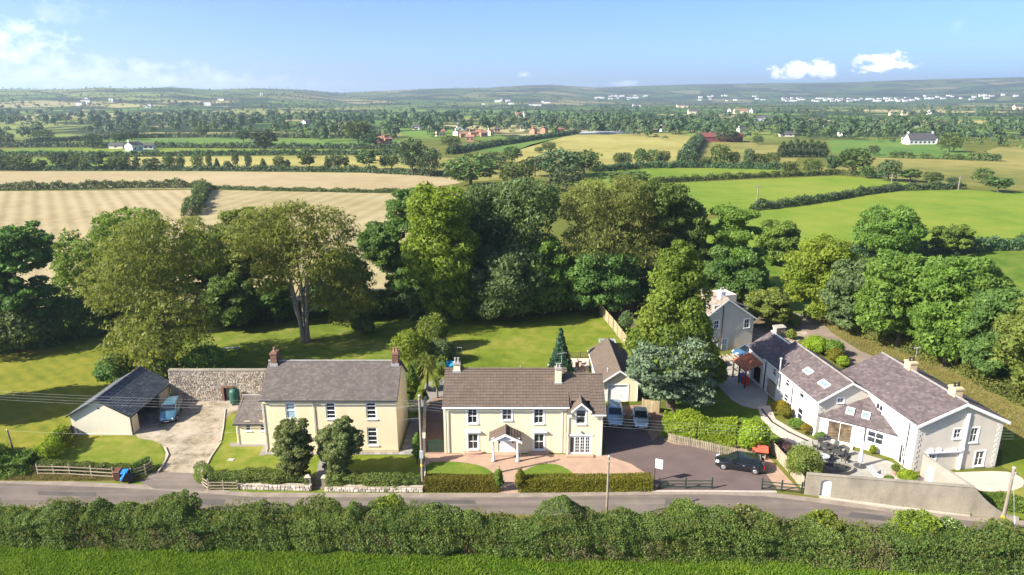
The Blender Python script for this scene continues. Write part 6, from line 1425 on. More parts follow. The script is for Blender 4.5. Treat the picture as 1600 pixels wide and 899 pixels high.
def low_wall(label, px, h, th, mat, cat='wall', name='garden_wall', cap=None):
    pts = [PX(*p) for p in px]; o = pts[0]; w_ = thing(name, label, cat, o); m = MB(); c = MB()
    for a, b in zip(pts[:-1], pts[1:]):
        a, b = a - o, b - o; m.bar(a + UP * h / 2, b + UP * h / 2, th, h)
        if cap: c.bar(a + UP * (h + .035), b + UP * (h + .035), th + .1, .07)
    m.build('wall_body', mat, w_)
    if cap: c.build('coping', cap, w_)
    return w_
low_wall('cream garden wall closing the gap behind the farmhouse gable', [(640, 643), (658, 643)], 1.3, .2, cream_m, cap=kerb_m)
low_wall('tall narrow rendered wall running back beside the telegraph pole', [(663, 708), (664, 668), (665, 640)], 1.6, .22, roughcast_m, cap=kerb_m)
# black gate beside the villa
gb = PX(667, 707); gw = PX(698, 707).x - gb.x; g = thing('driveway_gate', 'dark green arched double gate between the telegraph pole and villa', 'gate', gb)
for i in range(15):
    x = gw * (i + .5) / 15; hh = 1.25 + .55 * abs(x / gw - .5) * 2 * .9 if False else 1.2 + .35 * (1 - abs(x / gw - .5) * 2)
    MB().box(x - gw / 34, x + gw / 34, -.02, .02, .06, hh).build('board', green_paint_m, g)
for z in (.3, 1.05): MB().box(0, gw, .021, .06, z, z + .1).build('rail', green_paint_m, g)
# ------------------------------------------------------------------ the long rendered wall and its return
def long_wall():
    pts = [(1257, 773), (1395, 792), (1515, 806)]; P_ = [PX(*p) for p in pts]; o = P_[0]; w_ = thing('rendered_wall', 'long weathered rendered roadside wall with white arched door and swept end', 'wall', o)
    d = (P_[2] - P_[0]); L_ = d.length; rz = math.atan2(d.y, d.x); w_.rotation_euler = (0, 0, rz); fr = Frame(o, rz)
    H0, H1 = 2.05, 2.72; hh = lambda u: H0 + (H1 - H0) * u / L_; m = MB(); du0, du1 = 1.25, 2.15; uc = (du0 + du1) / 2
    # outline of the wall face with an arched opening, extruded
    arch = [(du0, .02)] + [(du0, 1.4)] + [(uc - math.cos(a) * (du1 - du0) / 2, 1.4 + math.sin(a) * .34) for a in np.linspace(0, math.pi, 9)] + [(du1, .02)]
    m.extr([(0, 0, 0), (du0, 0, 0)] + [(u, 0, z) for u, z in arch[1:6]] + [(uc, 0, 1.74), (uc, 0, hh(uc)), (0, 0, H0)], (0, .3, 0))
    m.extr([(uc, 0, hh(uc)), (uc, 0, 1.74)] + [(u, 0, z) for u, z in arch[7:-1]] + [(du1, 0, 0), (L_, 0, 0), (L_, 0, H1)], (0, .3, 0))
    su = fr.w2l(PX(1592, 814)); n = 14; top = []
    for i in range(n + 1):
        t_ = i / n; top.append((L_ + (su.x - L_) * t_, su.y * t_, .25 + (H1 - .25) * (1 - t_) ** 1.8))
    for a, b in zip(top[:-1], top[1:]): m.hexa([(a[0], a[1], 0), (b[0], b[1], 0), (b[0], b[1] + .3, 0), (a[0], a[1] + .3, 0), a, b, (b[0], b[1] + .3, b[2]), (a[0], a[1] + .3, a[2])])
    m.build('wall_body', roughcast_m, w_); MB().hexa([(0, -.05, H0 + .004), (L_, -.05, H1 + .004), (L_, .35, H1 + .004), (0, .35, H0 + .004), (0, -.05, H0 + .07), (L_, -.05, H1 + .07), (L_, .35, H1 + .07), (0, .35, H0 + .07)]).build('coping', roughcast_m, w_)
    MB().box(du1 + .02, L_, -.09, -.004, 0, .32).build('plinth', roughcast_m, w_)
    dm = MB(); dm.extr([(du0 + .005, .18, .03), (du1 - .005, .18, .03)] + [(u, .18, z) for u, z in arch[1:-1]][::-1], (0, .05, 0)); dm.build('door', doorwhite_m, w_)
    # return wall up to the house corner
    a = PX(1437, 742); b = P_[2] + Vector((-.15, .3, 0)); r = thing('return_wall', 'pale rendered wall with blocked white arch running back to the white house', 'wall', a); q = b - a; ln = q.length; r.rotation_euler = (0, 0, math.atan2(q.y, q.x)); k = MB()
    k.hexa([(0, 0, 0), (ln, 0, 0), (ln, .28, 0), (0, .28, 0), (0, 0, 2.15), (ln, 0, H1 - .02), (ln, .28, H1 - .02), (0, .28, 2.15)])
    k.build('wall_body', returnwall_m, r); ar = MB(); c_ = 1.35
    ar.extr([(c_ - .45, -.03, .05), (c_ + .45, -.03, .05), (c_ + .45, -.03, 1.3)] + [(c_ + math.cos(t_) * .45, -.03, 1.3 + math.sin(t_) * .38) for t_ in np.linspace(0, math.pi, 9)][1:-1] + [(c_ - .45, -.03, 1.3)], (0, .025, 0)); ar.build('blocked_arch', trim_m, r)
long_wall()
# ------------------------------------------------------------------ poles and cables
def pole(label, b, top_px, hidden=0.0, r=.13, mat=None, steps=True, band=None, insul=0, cap=True):
    B = PX(*b); H = HT(top_px, B.y) ; o = thing('telegraph_pole', label, 'pole', (B.x, B.y, 0))
    m = MB(); m.path([(0, 0, -.02), (.01, 0, H * .5), (0, 0, H)], [r, r * .88, r * .74], 10); m.build('shaft', mat or polewood_m, o)
    if cap: MB().lathe((0, 0, H), [(r * .9, -.05), (r * .9, .02), (.02, .09)], 10).build('pole_cap', galv_m, o)
    for i in range(insul):
        k = MB(); z = H - .35 - i * .28; k.bar((0, -.1, z), (0, -.26, z), .05); k.lathe((0, -.26, z), [(.03, -.06), (.06, -.04), (.06, .05), (.025, .08)], 8); k.build('insulator', potgrey_m, o)
    if band: MB().tube((0, 0, band), (0, 0, band + .35), r * 1.08, r * 1.06, 10).build('marker_band', yellow_m, o)
    return o, Vector((B.x, B.y, H))
po1, T1 = pole('tall weathered telegraph pole with insulators between farmhouse and villa', (661, 764), 618, r=.15, insul=4)
bx = MB(); bx.box(-.16, .16, -.3, -.1, 3.3, 4.0); bx.build('junction_box', galv_m, po1); MB().tube((0, 0, 2.4), (0, 0, 2.55), .155, .155, 10).build('marker_band', yellow_m, po1)
po2, T2 = pole('slim weathered pole standing in the roadside hedge before the villa', (947, 818), 713, r=.11, insul=1)
po3, T3 = pole('thick grey pole with yellow band at the right end of the hedge', (1561, 838), 731, r=.15, insul=1, band=1.6)
po4, T4 = pole('short leaning pole in the bushes left of the front lawn', (23, 712), 672, r=.1); po4.rotation_euler = (0, R(-4), 0)
gy = thing('guy_wire', 'thin guy wire staying the right hand pole', 'cable'); MB().tube(T3 - UP * .3, PX(1586, 905), .012, .012, 6).build('wire', wire_m, gy); MB().tube(T3.lerp(PX(1586, 905), .45), T3.lerp(PX(1586, 905), .52), .03, .03, 6).build('strain_insulator', trim_m, gy)
def cable(label, a, b, sag, r=.012, group=None, n=16):
    a, b = Vector(a), Vector(b); pts = [a.lerp(b, i / n) - UP * sag * 4 * (i / n) * (1 - i / n) for i in range(n + 1)]; m = MB(); m.path(pts, [r] * (n + 1), 5); o = m.build('overhead_cable', wire_m); tag(o, label, 'cable', group)
OFF = [PX(-260, 640, 8.2), PX(-260, 650, 7.8), PX(-260, 660, 7.4), PX(-260, 668, 7.0)]
for i in range(4):
    z = T1.z - .35 - i * .28; p = Vector((T1.x, T1.y - .26, z)); nm = ['top', 'second', 'third', 'lowest'][i]
    cable(nm + ' of four parallel cables sagging past the left garage to the tall pole', p, Vector((-75, 62.0, z + .2)), 1.1, .0055)
    cable(nm + ' of four parallel cables running right from the tall pole over the drive', p, Vector((42.5, 52.2 , z - 1.2)), .9, .005)
cable('thin service cable from the short left pole across the front lawn', T4 - UP * .1, (T1.x, T1.y, T1.z - 2.2), .9, .006)
cable('service cable dropping from the tall pole to the farmhouse eaves', (T1.x, T1.y, T1.z - .8), (-12.0, 62.3, 5.0), .1, .007)
for (lab, b, t_) in (('far pole with short crossarm standing in the green pasture', (1182, 322), 290), ('thin far pole at the bend of the curving hedge', (1391, 298), 272), ('pale far pole at the right end of the curving hedge', (1497, 297), 275), ('far pole rising out of the trees behind the grove', (858, 300), 278)):
    B = PX(*b); H = HT(t_, B.y); o = thing('power_pole', lab, 'pole', B); MB().tube((0, 0, 0), (0, 0, H), .2, .16, 8).build('shaft', polewood_m, o); MB().bar((-1.2, 0, H - .5), (1.2, 0, H - .5), .18).build('crossarm', polewood_m, o)
# ------------------------------------------------------------------ signs and small things
sb = PX(1022, 752); sg = thing('sign_board', 'white estate sign board on a dark post by the green rail fence', 'sign', sb); MB().box(-.05, .05, -.05, .05, 0, 2.35).build('post', darkwood_m, sg); MB().obox((.0, -.06, 1.45), Vector((.62, -.30, 0)), Vector((.02, .03, 0)), UP * .95).build('panel', upvc_m, sg)
# wheelie bins
def wheelie(label, b, rz, body, lid, lying=False):
    o = thing('wheelie_bin', label, 'bin', PX(*b), rz)
    m = MB(); m.hexa([(-.24, -.28, .06), (.24, -.28, .06), (.24, .24, .06), (-.24, .24, .06), (-.29, -.36, .98), (.29, -.36, .98), (.29, .36, .98), (-.29, .36, .98)]); m.box(-.30, .30, -.37, .37, .90, .98); m.build('bin_body', body, o)
    l = MB(); l.hexa([(-.31, -.40, .985), (.31, -.40, .985), (.31, .40, .985), (-.31, .40, .985), (-.27, -.34, 1.05), (.27, -.34, 1.05), (.27, .36, 1.09), (-.27, .36, 1.09)]); l.build('lid', lid, o)
    for s_ in (-1, 1): MB().tube((s_ * .27, .26, .11), (s_ * .21, .26, .11), .11, .11, 12).build('wheel', rubber_m, o)
    MB().tube((-.25, .43, 1.0), (.25, .43, 1.0), .02, .02, 8).build('handle', body, o)
    return o
wheelie('brown wheelie bin with brown lid by the left verge', (186, 750), R(5), brownbin_m, brownbin_m)
wheelie('black wheelie bin with bright blue lid beside the brown one', (197, 752), R(12), black_m, blue_m)
wb = wheelie('wheelie bin with blue lid tipped over behind the others', (210, 752), R(200), black_m, blue_m); wb.rotation_euler = (R(-58), 0, R(118)); wb.location.z = .22
# green tank
tb = PX(368, 632); tk = thing('oil_tank', 'dark green plastic oil tank beside the stone wall doorway', 'tank', tb); m = MB(); m.lathe((0, 0, .15), [(.45, 0), (.56, .12), (.58, .6), (.58, 1.4), (.5, 1.7), (.3, 1.85), (.14, 1.9)], 16); m.build('tank_body', teal_m, tk, True); MB().lathe((0, 0, 2.05), [(.14, 0), (.2, .08), (.05, .12)], 10).build('cap', black_m, tk)
for s_ in (-1, 1): MB().box(s_ * .3 - .1, s_ * .3 + .1, -.45, .45, 0, .15).build('foot', kerb_m, tk)
# trampoline
tp = PX(697, 577); t = thing('trampoline', 'round blue trampoline on the back lawn beside the villa chimney', 'trampoline', tp); MB().lathe((0, 0, .75), [(1.25, 0), (1.25, .05), (1.1, .06)], 24).build('mat', cyan_m, t)
for i in range(6):
    a = i * math.pi / 3; MB().tube((1.2 * math.cos(a), 1.2 * math.sin(a), 0), (1.2 * math.cos(a), 1.2 * math.sin(a), .75), .025).build('leg', galv_m, t)
sn = PX(716, 558); t = thing('goal_frame', 'thin grey metal frame standing on the shaded back lawn', 'frame', sn); MB().tube((-.5, 0, 0), (-.5, 0, 1.4), .03).tube((.5, 0, 0), (.5, 0, 1.4), .03).tube((-.5, 0, 1.4), (.5, 0, 1.4), .03).tube((-.5, 0, .7), (.5, 0, .7), .03).build('frame_tubes', galv_m, t)
# greenhouse frame behind the garage, deck furniture
gh = PX(950, 544); t = thing('cold_frame', 'low grey framed glass cold frame behind the garage', 'cold frame', gh); m = MB()
for x in (-1.1, 0, 1.1):
    for y in (0, 1.6): m.box(x - .04, x + .04, y - .04, y + .04, 0, .75)
for y in (0, 1.6): m.box(-1.14, 1.14, y - .041, y + .041, .75, .82)
for x in (-1.1, 1.1): m.box(x - .042, x + .042, -.04, 1.64, .74, .822)
m.build('frame', galv_m, t); MB().box(-1.06, 1.06, .05, 1.55, .73, .745).build('pane', skylight_m, t)
def chair(label, p, rz, mat, group=None):
    c = thing('garden_chair', label, 'chair', p, rz, group); MB().box(-.25, .25, -.25, .25, .4, .45).build('seat', mat, c); MB().hexa([(-.25, .22, .45), (.25, .22, .45), (.25, .27, .45), (-.25, .27, .45), (-.25, .32, .95), (.25, .32, .95), (.25, .37, .95), (-.25, .37, .95)]).build('backrest', mat, c)
    for x in (-.22, .22):
        for y in (-.22, .22): MB().box(x - .025, x + .025, y - .025, y + .025, .0, .4).build('leg', mat, c)
    return c
orange_m = M('orange_stained_wood', (.22, .115, .06), .7, .15, 2, 10, 0, .01, .3)
for i, (b, rz) in enumerate((((902, 578), 0), ((911, 580), R(160)), ((906, 570), R(80)))): chair(['orange stained chair on the villa deck nearest the conifer', 'orange stained chair on the villa deck nearest the garage', 'orange stained chair at the back of the villa deck'][i], PX(*b), rz, orange_m)
# wooden shed under the trees
sh = PX(972, 492); t = thing('garden_shed', 'dark timber shed with small window in deep shade under the trees', 'shed', sh, R(8)); w_, d_, h_ = 4.2, 2.6, 2.1
MB().box(-w_ / 2, w_ / 2, 0, d_, 0, h_).build('frame', darkwood_m, t)
bd = MB().box(0, .19, -.035, -.004, .02, h_ - .02, .5).mesh('board', darkwood_m)
for i in range(21):
    q = bpy.data.objects.new('board', bd); q.location = (-w_ / 2 + i * .2 + .005, 0, 0); link(q, t)
wn_ = MB(); wn_.box(-.9, -.2, -.07, -.037, .9, 1.5); wi = wn_.build('window', greyr_m, t); MB().box(-.84, -.26, -.08, -.07, .96, 1.44).build('pane', glass_m, wi); MB().box(.5, 1.3, -.06, -.036, .05, 1.9).build('door', darkwood_m, t)
m = MB()
m.extr([(-w_ / 2 - .2, -.3, h_), (-w_ / 2 - .2, d_ / 2, h_ + .75), (-w_ / 2 - .2, d_ + .3, h_), (-w_ / 2 - .2, d_ + .3, h_ + .06), (-w_ / 2 - .2, d_ / 2, h_ + .82), (-w_ / 2 - .2, -.3, h_ + .06)], (w_ + .4, 0, 0)); m.build('roof', farroof_m, t)
# small shelter with a red pitched roof
rs_ = PX(1186, 716); t = thing('log_shelter', 'small timber shelter with faded red pitched roof behind the black car', 'shelter', rs_, R(-14)); 
for x in (-.5, .5):
    for y in (-.3, .3): MB().box(x - .05, x + .05, y - .05, y + .05, 0, 1.05).build('post', timber_m, t)
m = MB(); m.hexa([(-.75, -.62, .92), (.75, -.62, .92), (.75, 0, 1.38), (-.75, 0, 1.38), (-.75, -.66, .98), (.75, -.66, .98), (.75, 0, 1.45), (-.75, 0, 1.45)]); m.hexa([(-.75, .004, 1.38), (.75, .004, 1.38), (.75, .62, .92), (-.75, .62, .92), (-.75, .004, 1.45), (.75, .004, 1.45), (.75, .66, .98), (-.75, .66, .98)]); m.build('roof', redpaint_m, t)
MB().box(-.5, .5, -.3, .3, .25, .3).build('shelf', timber_m, t)
# patio: parasol, table sets, pond, lounger
pb = PX(1343, 729); t = thing('parasol', 'closed lilac parasol on a dark round base on the patio', 'parasol', pb); MB().lathe((0, 0, .03), [(.55, 0), (.55, .06), (.1, .1)], 20).build('base', furn_m, t); MB().tube((0, 0, .1), (0, 0, 2.75), .03).build('pole', galv_m, t); MB().lathe((0, 0, .45), [(.10, 0), (.21, .1), (.19, .8), (.13, 1.6), (.06, 2.2), (.02, 2.35)], 10).build('canopy', lilac_m, t)
def table(label, b, r, h, mat, name='garden_table', chairs=0, cl=''):
    B = PX(*b); t = thing(name, label, 'table', B); MB().lathe((0, 0, h - .04), [(r, 0), (r, .04)], 20).build('table_top', mat, t)
    for i in range(4): a = i * 1.57 + .8; MB().tube((r * .6 * math.cos(a), r * .6 * math.sin(a), .03), (r * .5 * math.cos(a), r * .5 * math.sin(a), h - .04), .025).build('leg', mat, t)
    for i in range(chairs):
        a = i * 6.283 / chairs + .4; chair(ORD[i] + cl, B + Vector((math.cos(a) * (r + .35), math.sin(a) * (r + .35), .024)), a - math.pi / 2, furn_m, 'dark garden chairs on the patio')
table('round dark garden table nearest the sliding doors', (1291, 706), .7, .72, furn_m, chairs=5, cl=' dark chair round the patio table nearest the sliding doors')
table('round dark garden table in the middle of the patio', (1308, 716), .6, .72, furn_m, chairs=4, cl=' dark chair round the table in the middle of the patio')
table('pale round table beside the pond', (1286, 722), .55, .7, galv_m)
pd = [PX(1262 + 38 * math.cos(a) + 30, 737 + 8.5 * math.sin(a)).xy for a in np.linspace(0, 2 * math.pi, 25)[:-1]]
po = thing('pond', 'dark oval raised pond behind the long rendered wall', 'pond', PX(1292, 737)); c0 = PX(1292, 737); pl = [(p[0] - c0.x, p[1] - c0.y) for p in pd]
if sum(pl[i][0] * pl[(i + 1) % 24][1] - pl[(i + 1) % 24][0] * pl[i][1] for i in range(24)) < 0: pl = pl[::-1]
rim = MB(); 
for i in range(24):
    a, b = pl[i], pl[(i + 1) % 24]; a2, b2 = (a[0] * 1.1, a[1] * 1.1), (b[0] * 1.1, b[1] * 1.1); rim.hexa([(*a2, .02), (*b2, .02), (*b, .02), (*a, .02), (*a2, .38), (*b2, .38), (*b, .38), (*a, .38)], (i * 7 % 5) / 5)
rim.build('rim', roughcast_m, po); MB().prism(pl, .02, .3).build('water', water_m, po)
ln_ = PX(1372, 748); t = thing('sun_lounger', 'white sling sun lounger tilted on the patio behind the wall', 'lounger', ln_, R(35)); MB().hexa([(-.32, -1.0, .28), (.32, -1.0, .28), (.32, .25, .28), (-.32, .25, .28), (-.32, -1.0, .32), (.32, -1.0, .32), (.32, .25, .32), (-.32, .25, .32)]).build('seat', lounger_m, t); MB().hexa([(-.32, .26, .28), (.32, .26, .28), (.32, .95, .95), (-.32, .95, .95), (-.32, .24, .32), (.32, .24, .32), (.32, .92, .99), (-.32, .92, .99)]).build('backrest', lounger_m, t)
for x in (-.3, .3):
    for y in (-.9, .3): MB().tube((x, y, .024), (x, y, .28), .02).build('leg', galv_m, t)
ry = PX(1466, 766); t = thing('toy_tractor', 'red plastic ride-on toy half hidden behind the long rendered wall', 'toy', ry, R(20)); m = MB(); m.hexa([(-.45, -.2, .2), (.45, -.2, .2), (.45, .2, .2), (-.45, .2, .2), (-.42, -.18, .5), (.1, -.18, .62), (.1, .18, .62), (-.42, .18, .5)]); m.build('body', red_m, t); MB().box(.12, .42, -.2, .2, .5, .58).build('seat', redpaint_m, t)
for x in (-.3, .32):
    for s_ in (-1, 1): MB().tube((x, s_ * .2, .16), (x, s_ * .3, .16), .16, .16, 12).build('wheel', rubber_m, t)
# pergola, bench, bin store near the grey house
pg = PX(1140, 588); t = thing('pergola', 'small pale timber pergola beside the garden path near the grey house', 'pergola', pg, R(10))
for x in (-1.2, 1.2):
    for y in (0, 1.6): MB().box(x - .07, x + .07, y - .07, y + .07, 0, 2.1).build('post', timber_m, t)
for i in range(6): MB().box(-1.5 + i * .6 - .04, -1.5 + i * .6 + .04, -.3, 1.9, 2.22, 2.34).build('rafter', timber_m, t)
for y in (0, 1.6): MB().box(-1.5, 1.5, y - .05, y + .05, 2.1, 2.22).build('beam', timber_m, t)
bs = PX(1219, 526); t = thing('bin_store', 'grey green timber bin store at the edge of the back yard', 'bin store', bs, R(15)); MB().box(-.8, .8, 0, .8, 0, 1.35).build('frame', greyr_m, t); MB().hexa([(-.9, -.1, 1.354), (.9, -.1, 1.354), (.9, .9, 1.354), (-.9, .9, 1.354), (-.9, -.1, 1.4), (.9, -.1, 1.4), (.9, .9, 1.6), (-.9, .9, 1.6)]).build('lid', greypave_m, t)
for x in (-.4, .4): MB().box(x - .38, x + .38, -.03, -.002, .08, 1.3).build('door', timber_m, t)
bn = PX(362, 549); t = thing('garden_bench', 'pale stone slabs forming a bench on the shaded lawn under the trees', 'bench', bn, R(20)); MB().box(-1.0, 1.0, -.25, .25, .42, .55).build('seat', greypave_m, t)
for x in (-.7, .7): MB().box(x - .15, x + .15, -.2, .2, 0, .42).build('leg', greypave_m, t)
mh = PX(361, 719); t = thing('inspection_cover', 'small pale inspection cover set in the farmhouse lawn', 'cover', mh); MB().box(-.3, .3, -.25, .25, 0, .05).build('cover_plate', greypave_m, t)
# flower planters and stones on the patio
for lab, b, s_ in (('terracotta tub by the sunroom corner', (1283, 690), .28), ('terracotta tub by the black house door', (1398, 742), .25)):
    t = thing('plant_tub', lab, 'plant pot', PX(*b)); MB().lathe((0, 0, .02), [(s_ * .7, 0), (s_, .45), (s_ * 1.08, .5), (s_ * .9, .5)], 14).build('pot', pot_m, t); me, lb = crown_mesh('plant', 77, .9, .45, 1.1, 'ball', lf_mid, .14, 2.2, 1500); link(bpy.data.objects.new('plant', me), t)
rd = random.Random(9)
for i, b in enumerate([(1400, 752), (1408, 748), (1416, 753), (1424, 756), (1430, 750)]):
    t = MB(); r0 = rd.uniform(.2, .38); t.lathe((0, 0, 0), [(r0 * .8, 0), (r0, r0 * .4), (r0 * .7, r0 * .8), (r0 * .2, r0)], 7); o = t.build('rock', whitestone_m); o.location = PX(*b); o.rotation_euler = (.2, .1, i); tag(o, ORD[i] + ' pale rockery stone from the left by the white house corner', 'rock', 'pale rockery stones at the corner of the white house')
# ------------------------------------------------------------------ cars
def car(label, b, rz, paint, L_=4.5, W_=1.76, H_=1.5, mpv=False, estate=False, plate=True):
    """a car built along local x (front at -x); body sections lofted, glasshouse, roof, wheels, lamps"""
    o = thing('parked_car', label, 'car', PX(*b), rz); hl, hw = L_ / 2, W_ / 2; belt = H_ * .60
    # sections: x, half width, bottom, shoulder height
    if mpv: secs = [(-hl, .66, .42, .50), (-hl + .10, .84, .28, .72), (-hl + .55, .97, .22, .86), (-hl + 1.15, 1.0, .20, belt + .08), (0, 1.0, .20, belt + .10), (hl - .8, 1.0, .22, belt + .12), (hl - .12, .95, .30, belt + .10), (hl, .82, .42, belt - .15)]
    else: secs = [(-hl, .64, .40, .48), (-hl + .10, .84, .26, .66), (-hl + .6, .97, .20, .78), (-hl + 1.35, 1.0, .19, belt), (0, 1.0, .19, belt + .03), (hl - .9, 1.0, .20, belt + .06), (hl - .12, .94, .30, belt + .02), (hl, .80, .42, belt - .18)]
    m = MB(); ring = []; k = 10
    for x, wf, zb, zt in secs:
        w_ = hw * wf; ring.append([(x, -w_ * .93, zb), (x, -w_ * .99, zb + (zt - zb) * .35), (x, -w_, zb + (zt - zb) * .7), (x, -w_ * .96, zt - .03), (x, -w_ * .84, zt + .02), (x, w_ * .84, zt + .02), (x, w_ * .96, zt - .03), (x, w_, zb + (zt - zb) * .7), (x, w_ * .99, zb + (zt - zb) * .35), (x, w_ * .93, zb)])
    vs = [p for r_ in ring for p in r_]; fs = []
    for j in range(len(ring) - 1):
        for i in range(k): fs.append((j * k + i, j * k + (i + 1) % k, (j + 1) * k + (i + 1) % k, (j + 1) * k + i))
    fs += [tuple(range(k - 1, -1, -1)), tuple(range((len(ring) - 1) * k, len(ring) * k))]; m.add(vs, fs); body = m.build('body', paint, o, True)
    bv = body.modifiers.new('edge', 'BEVEL'); bv.width = .03; bv.segments = 2; bv.limit_method = 'ANGLE'
    # glasshouse
    fx = -hl + (1.0 if mpv else 1.25); rx = hl - (.15 if (mpv or estate) else .45); zb = belt - .02; gw = hw * .90; tw = hw * .74; tf, tr = fx + (.95 if mpv else .8), rx - (.25 if (mpv or estate) else .55); zt = H_ - .06
    G = [(fx, -gw, zb), (rx, -gw, zb), (rx, gw, zb), (fx, gw, zb), (tf, -tw, zt), (tr, -tw, zt), (tr, tw, zt), (tf, tw, zt)]
    MB().hexa(G).build('window_glass', carglass_m, o)
    r = MB(); r.hexa([(tf - .06, -tw - .03, zt - .02), (tr + .06, -tw - .03, zt - .02), (tr + .06, tw + .03, zt - .02), (tf - .06, tw + .03, zt - .02), (tf + .12, -tw * .9, H_), (tr - .1, -tw * .9, H_), (tr - .1, tw * .9, H_), (tf + .12, tw * .9, H_)])
    rf = r.build('roof', paint, o); bb_ = rf.modifiers.new('edge', 'BEVEL'); bb_.width = .03; bb_.segments = 2
    for s_ in (-1, 1):
        p = MB()
        B_ = lambda t_: Vector((fx + (rx - fx) * t_, s_ * gw, zb)); T_ = lambda t_: Vector((tf + (tr - tf) * t_, s_ * tw, zt))
        for t_, wd in ((.0, .07), (.37, .05), (.68, .06), (1.0, .12)): p.bar(B_(t_), T_(t_), wd, .045, (0, 1, 0))
        p.bar(B_(0) + UP * .01, B_(1) + UP * .01, .04, .04)
        p.build('window_surround', paint, o)
    for x in (-hl + .82, hl - .82):
        for s_ in (-1, 1):
            wh = MB(); wh.tube((x, s_ * (hw - .20), .315), (x, s_ * (hw + .015), .315), .315, .315, 18); w_ = wh.build('wheel', rubber_m, o); MB().tube((x, s_ * (hw + .012), .315), (x, s_ * (hw + .03), .315), .215, .19, 12).build('rim', rim_m, w_)
            MB().tube((x, s_ * (hw - .12), .33), (x, s_ * (hw + .006), .33), .36, .36, 18).build('wheel_arch', black_m, w_)
    for s_ in (-1, 1):
        MB().hexa([(-hl + .02, s_ * hw * .55 - .16, .56), (-hl + .30, s_ * hw * .72 - .12, .58), (-hl + .30, s_ * hw * .72 + .16, .60), (-hl + .06, s_ * hw * .55 + .16, .57), (-hl + .06, s_ * hw * .55 - .16, .70), (-hl + .38, s_ * hw * .72 - .12, .80), (-hl + .38, s_ * hw * .72 + .16, .78), (-hl + .10, s_ * hw * .55 + .16, .70)]).build('headlight', lamp_m, o)
        MB().box(hl - .14, hl + .012, s_ * hw * .72 - .12, s_ * hw * .72 + .12, belt - .28, belt + .06).build('tail_light', tail_m, o)
        MB().hexa([(fx + .35, s_ * (hw + .02), belt + .02), (fx + .50, s_ * (hw + .02), belt + .02), (fx + .50, s_ * (hw + .2), belt + .04), (fx + .38, s_ * (hw + .2), belt + .04), (fx + .35, s_ * (hw + .02), belt + .14), (fx + .50, s_ * (hw + .02), belt + .14), (fx + .50, s_ * (hw + .2), belt + .18), (fx + .38, s_ * (hw + .2), belt + .18)]).build('mirror', paint, o)
        for t_ in (.42, .72): MB().box(fx + (rx - fx) * t_, fx + (rx - fx) * t_ + .16, s_ * (hw + .005) - .01, s_ * (hw + .005) + .01, belt - .14, belt - .11).build('handle', galv_m, o)
    MB().box(-hl - .015, -hl + .03, -.42, .42, .44, .54).build('grille', black_m, o)
    MB().box(-hl - .022, -hl + .0, -.26, .26, .33, .43).build('number_plate', plate_m, o); MB().box(-hl + .06, -hl + .12, -hw * .7, hw * .7, .22, .32).build('lower_grille', black_m, o)
    return o
car('silver blue people carrier parked nose out before the garage door', (960, 656), R(84), carblue_m, 4.4, 1.8, 1.68, True)
car('smaller silver blue hatchback parked nose out beside the people carrier', (1000.5, 660), R(82), carsilver_m, 4.0, 1.7, 1.46)
car('steel blue people carrier parked by the open left garage', (268, 650), R(104), carteal_m, 4.4, 1.78, 1.66, True)
a_, b_ = PX(1132, 731), PX(1177, 738); dv = b_ - a_
car('glossy black estate car parked across the wide drive', (1154.5, 731), math.atan2(dv.y, dv.x), carblack_m, 4.55, 1.78, 1.5, False, True)
car('mid blue car parked in the yard below the grey house', (1167, 556), R(12), carfar_m, 4.2, 1.7, 1.48)
car('dark car tucked beside the garden fence next to the grey house', (1108, 572), R(10), carblack_m, 4.2, 1.7, 1.45)
# ------------------------------------------------------------------ garden trees
TP = tree_px
# left garden
TP('dark leafy tree at the left edge above the lawn', (40, 540), [(-70, 350, 30, 440), (0, 345, 96, 430), (-50, 420, 90, 520)], 'open', lf_dark, leaf=.42, cover=2.2, trunk_r=.4)
TP('mid green broad tree behind the drooping olive tree', (190, 500), [(160, 324, 270, 400), (92, 352, 190, 500), (150, 380, 290, 500)], 'billow', lf_mid, leaf=.42, cover=2.2)
TP('huge drooping olive green tree over the left lawn', (262, 575), [(182, 332, 322, 440), (140, 385, 262, 500), (200, 430, 352, 545, -1.5), (175, 480, 300, 590, -3), (262, 340, 356, 450, 2)], 'droop', lf_olive, leaf=.37, cover=2.5, trunk_r=.5, bark=bark_m, maxn=62000)
TP('dark stemmed tree between the olive tree and spreading beech', (326, 492), (286, 338, 400, 470), 'open', lf_mid, leaf=.42, trunk_r=.38)
TP('slender dark tree with bare lower stem left of the multi stemmed tree', (409, 488), (340, 322, 470, 425), 'open', lf_olive, leaf=.4, trunk_r=.3)
TP('large multi stemmed drooping tree on the shaded lawn behind the farmhouse', (477, 534), [(366, 322, 470, 412), (428, 308, 520, 400), (470, 316, 572, 425), (440, 380, 545, 440, -2), (500, 395, 588, 520, 1.0), (400, 395, 462, 462, -1), (470, 420, 540, 500, 2.5)], 'droop', lf_olive, leaf=.37, cover=2.5, trunk_r=.6, bark=palebark_m, stems=4, nl=5, maxn=60000, lean=(-.8, 0))
TP('dark green leaning tree behind the multi stemmed tree', (560, 495), (480, 392, 580, 500), 'droop', lf_dark, leaf=.42, cover=2.2)
TP('added dark tree shading the lawn between the huge olive tree and slender tree', (352, 512), (316, 430, 396, 505), 'billow', lf_dark, leaf=.4, cover=2.0)  # added to throw more shade on the lawn behind the farmhouse
TP('added low dark tree shading the lawn just left of the multi stemmed trunk', (432, 506), (398, 430, 456, 500), 'open', lf_dark, leaf=.4, cover=2.0)  # also put in for the shadow it casts across that lawn
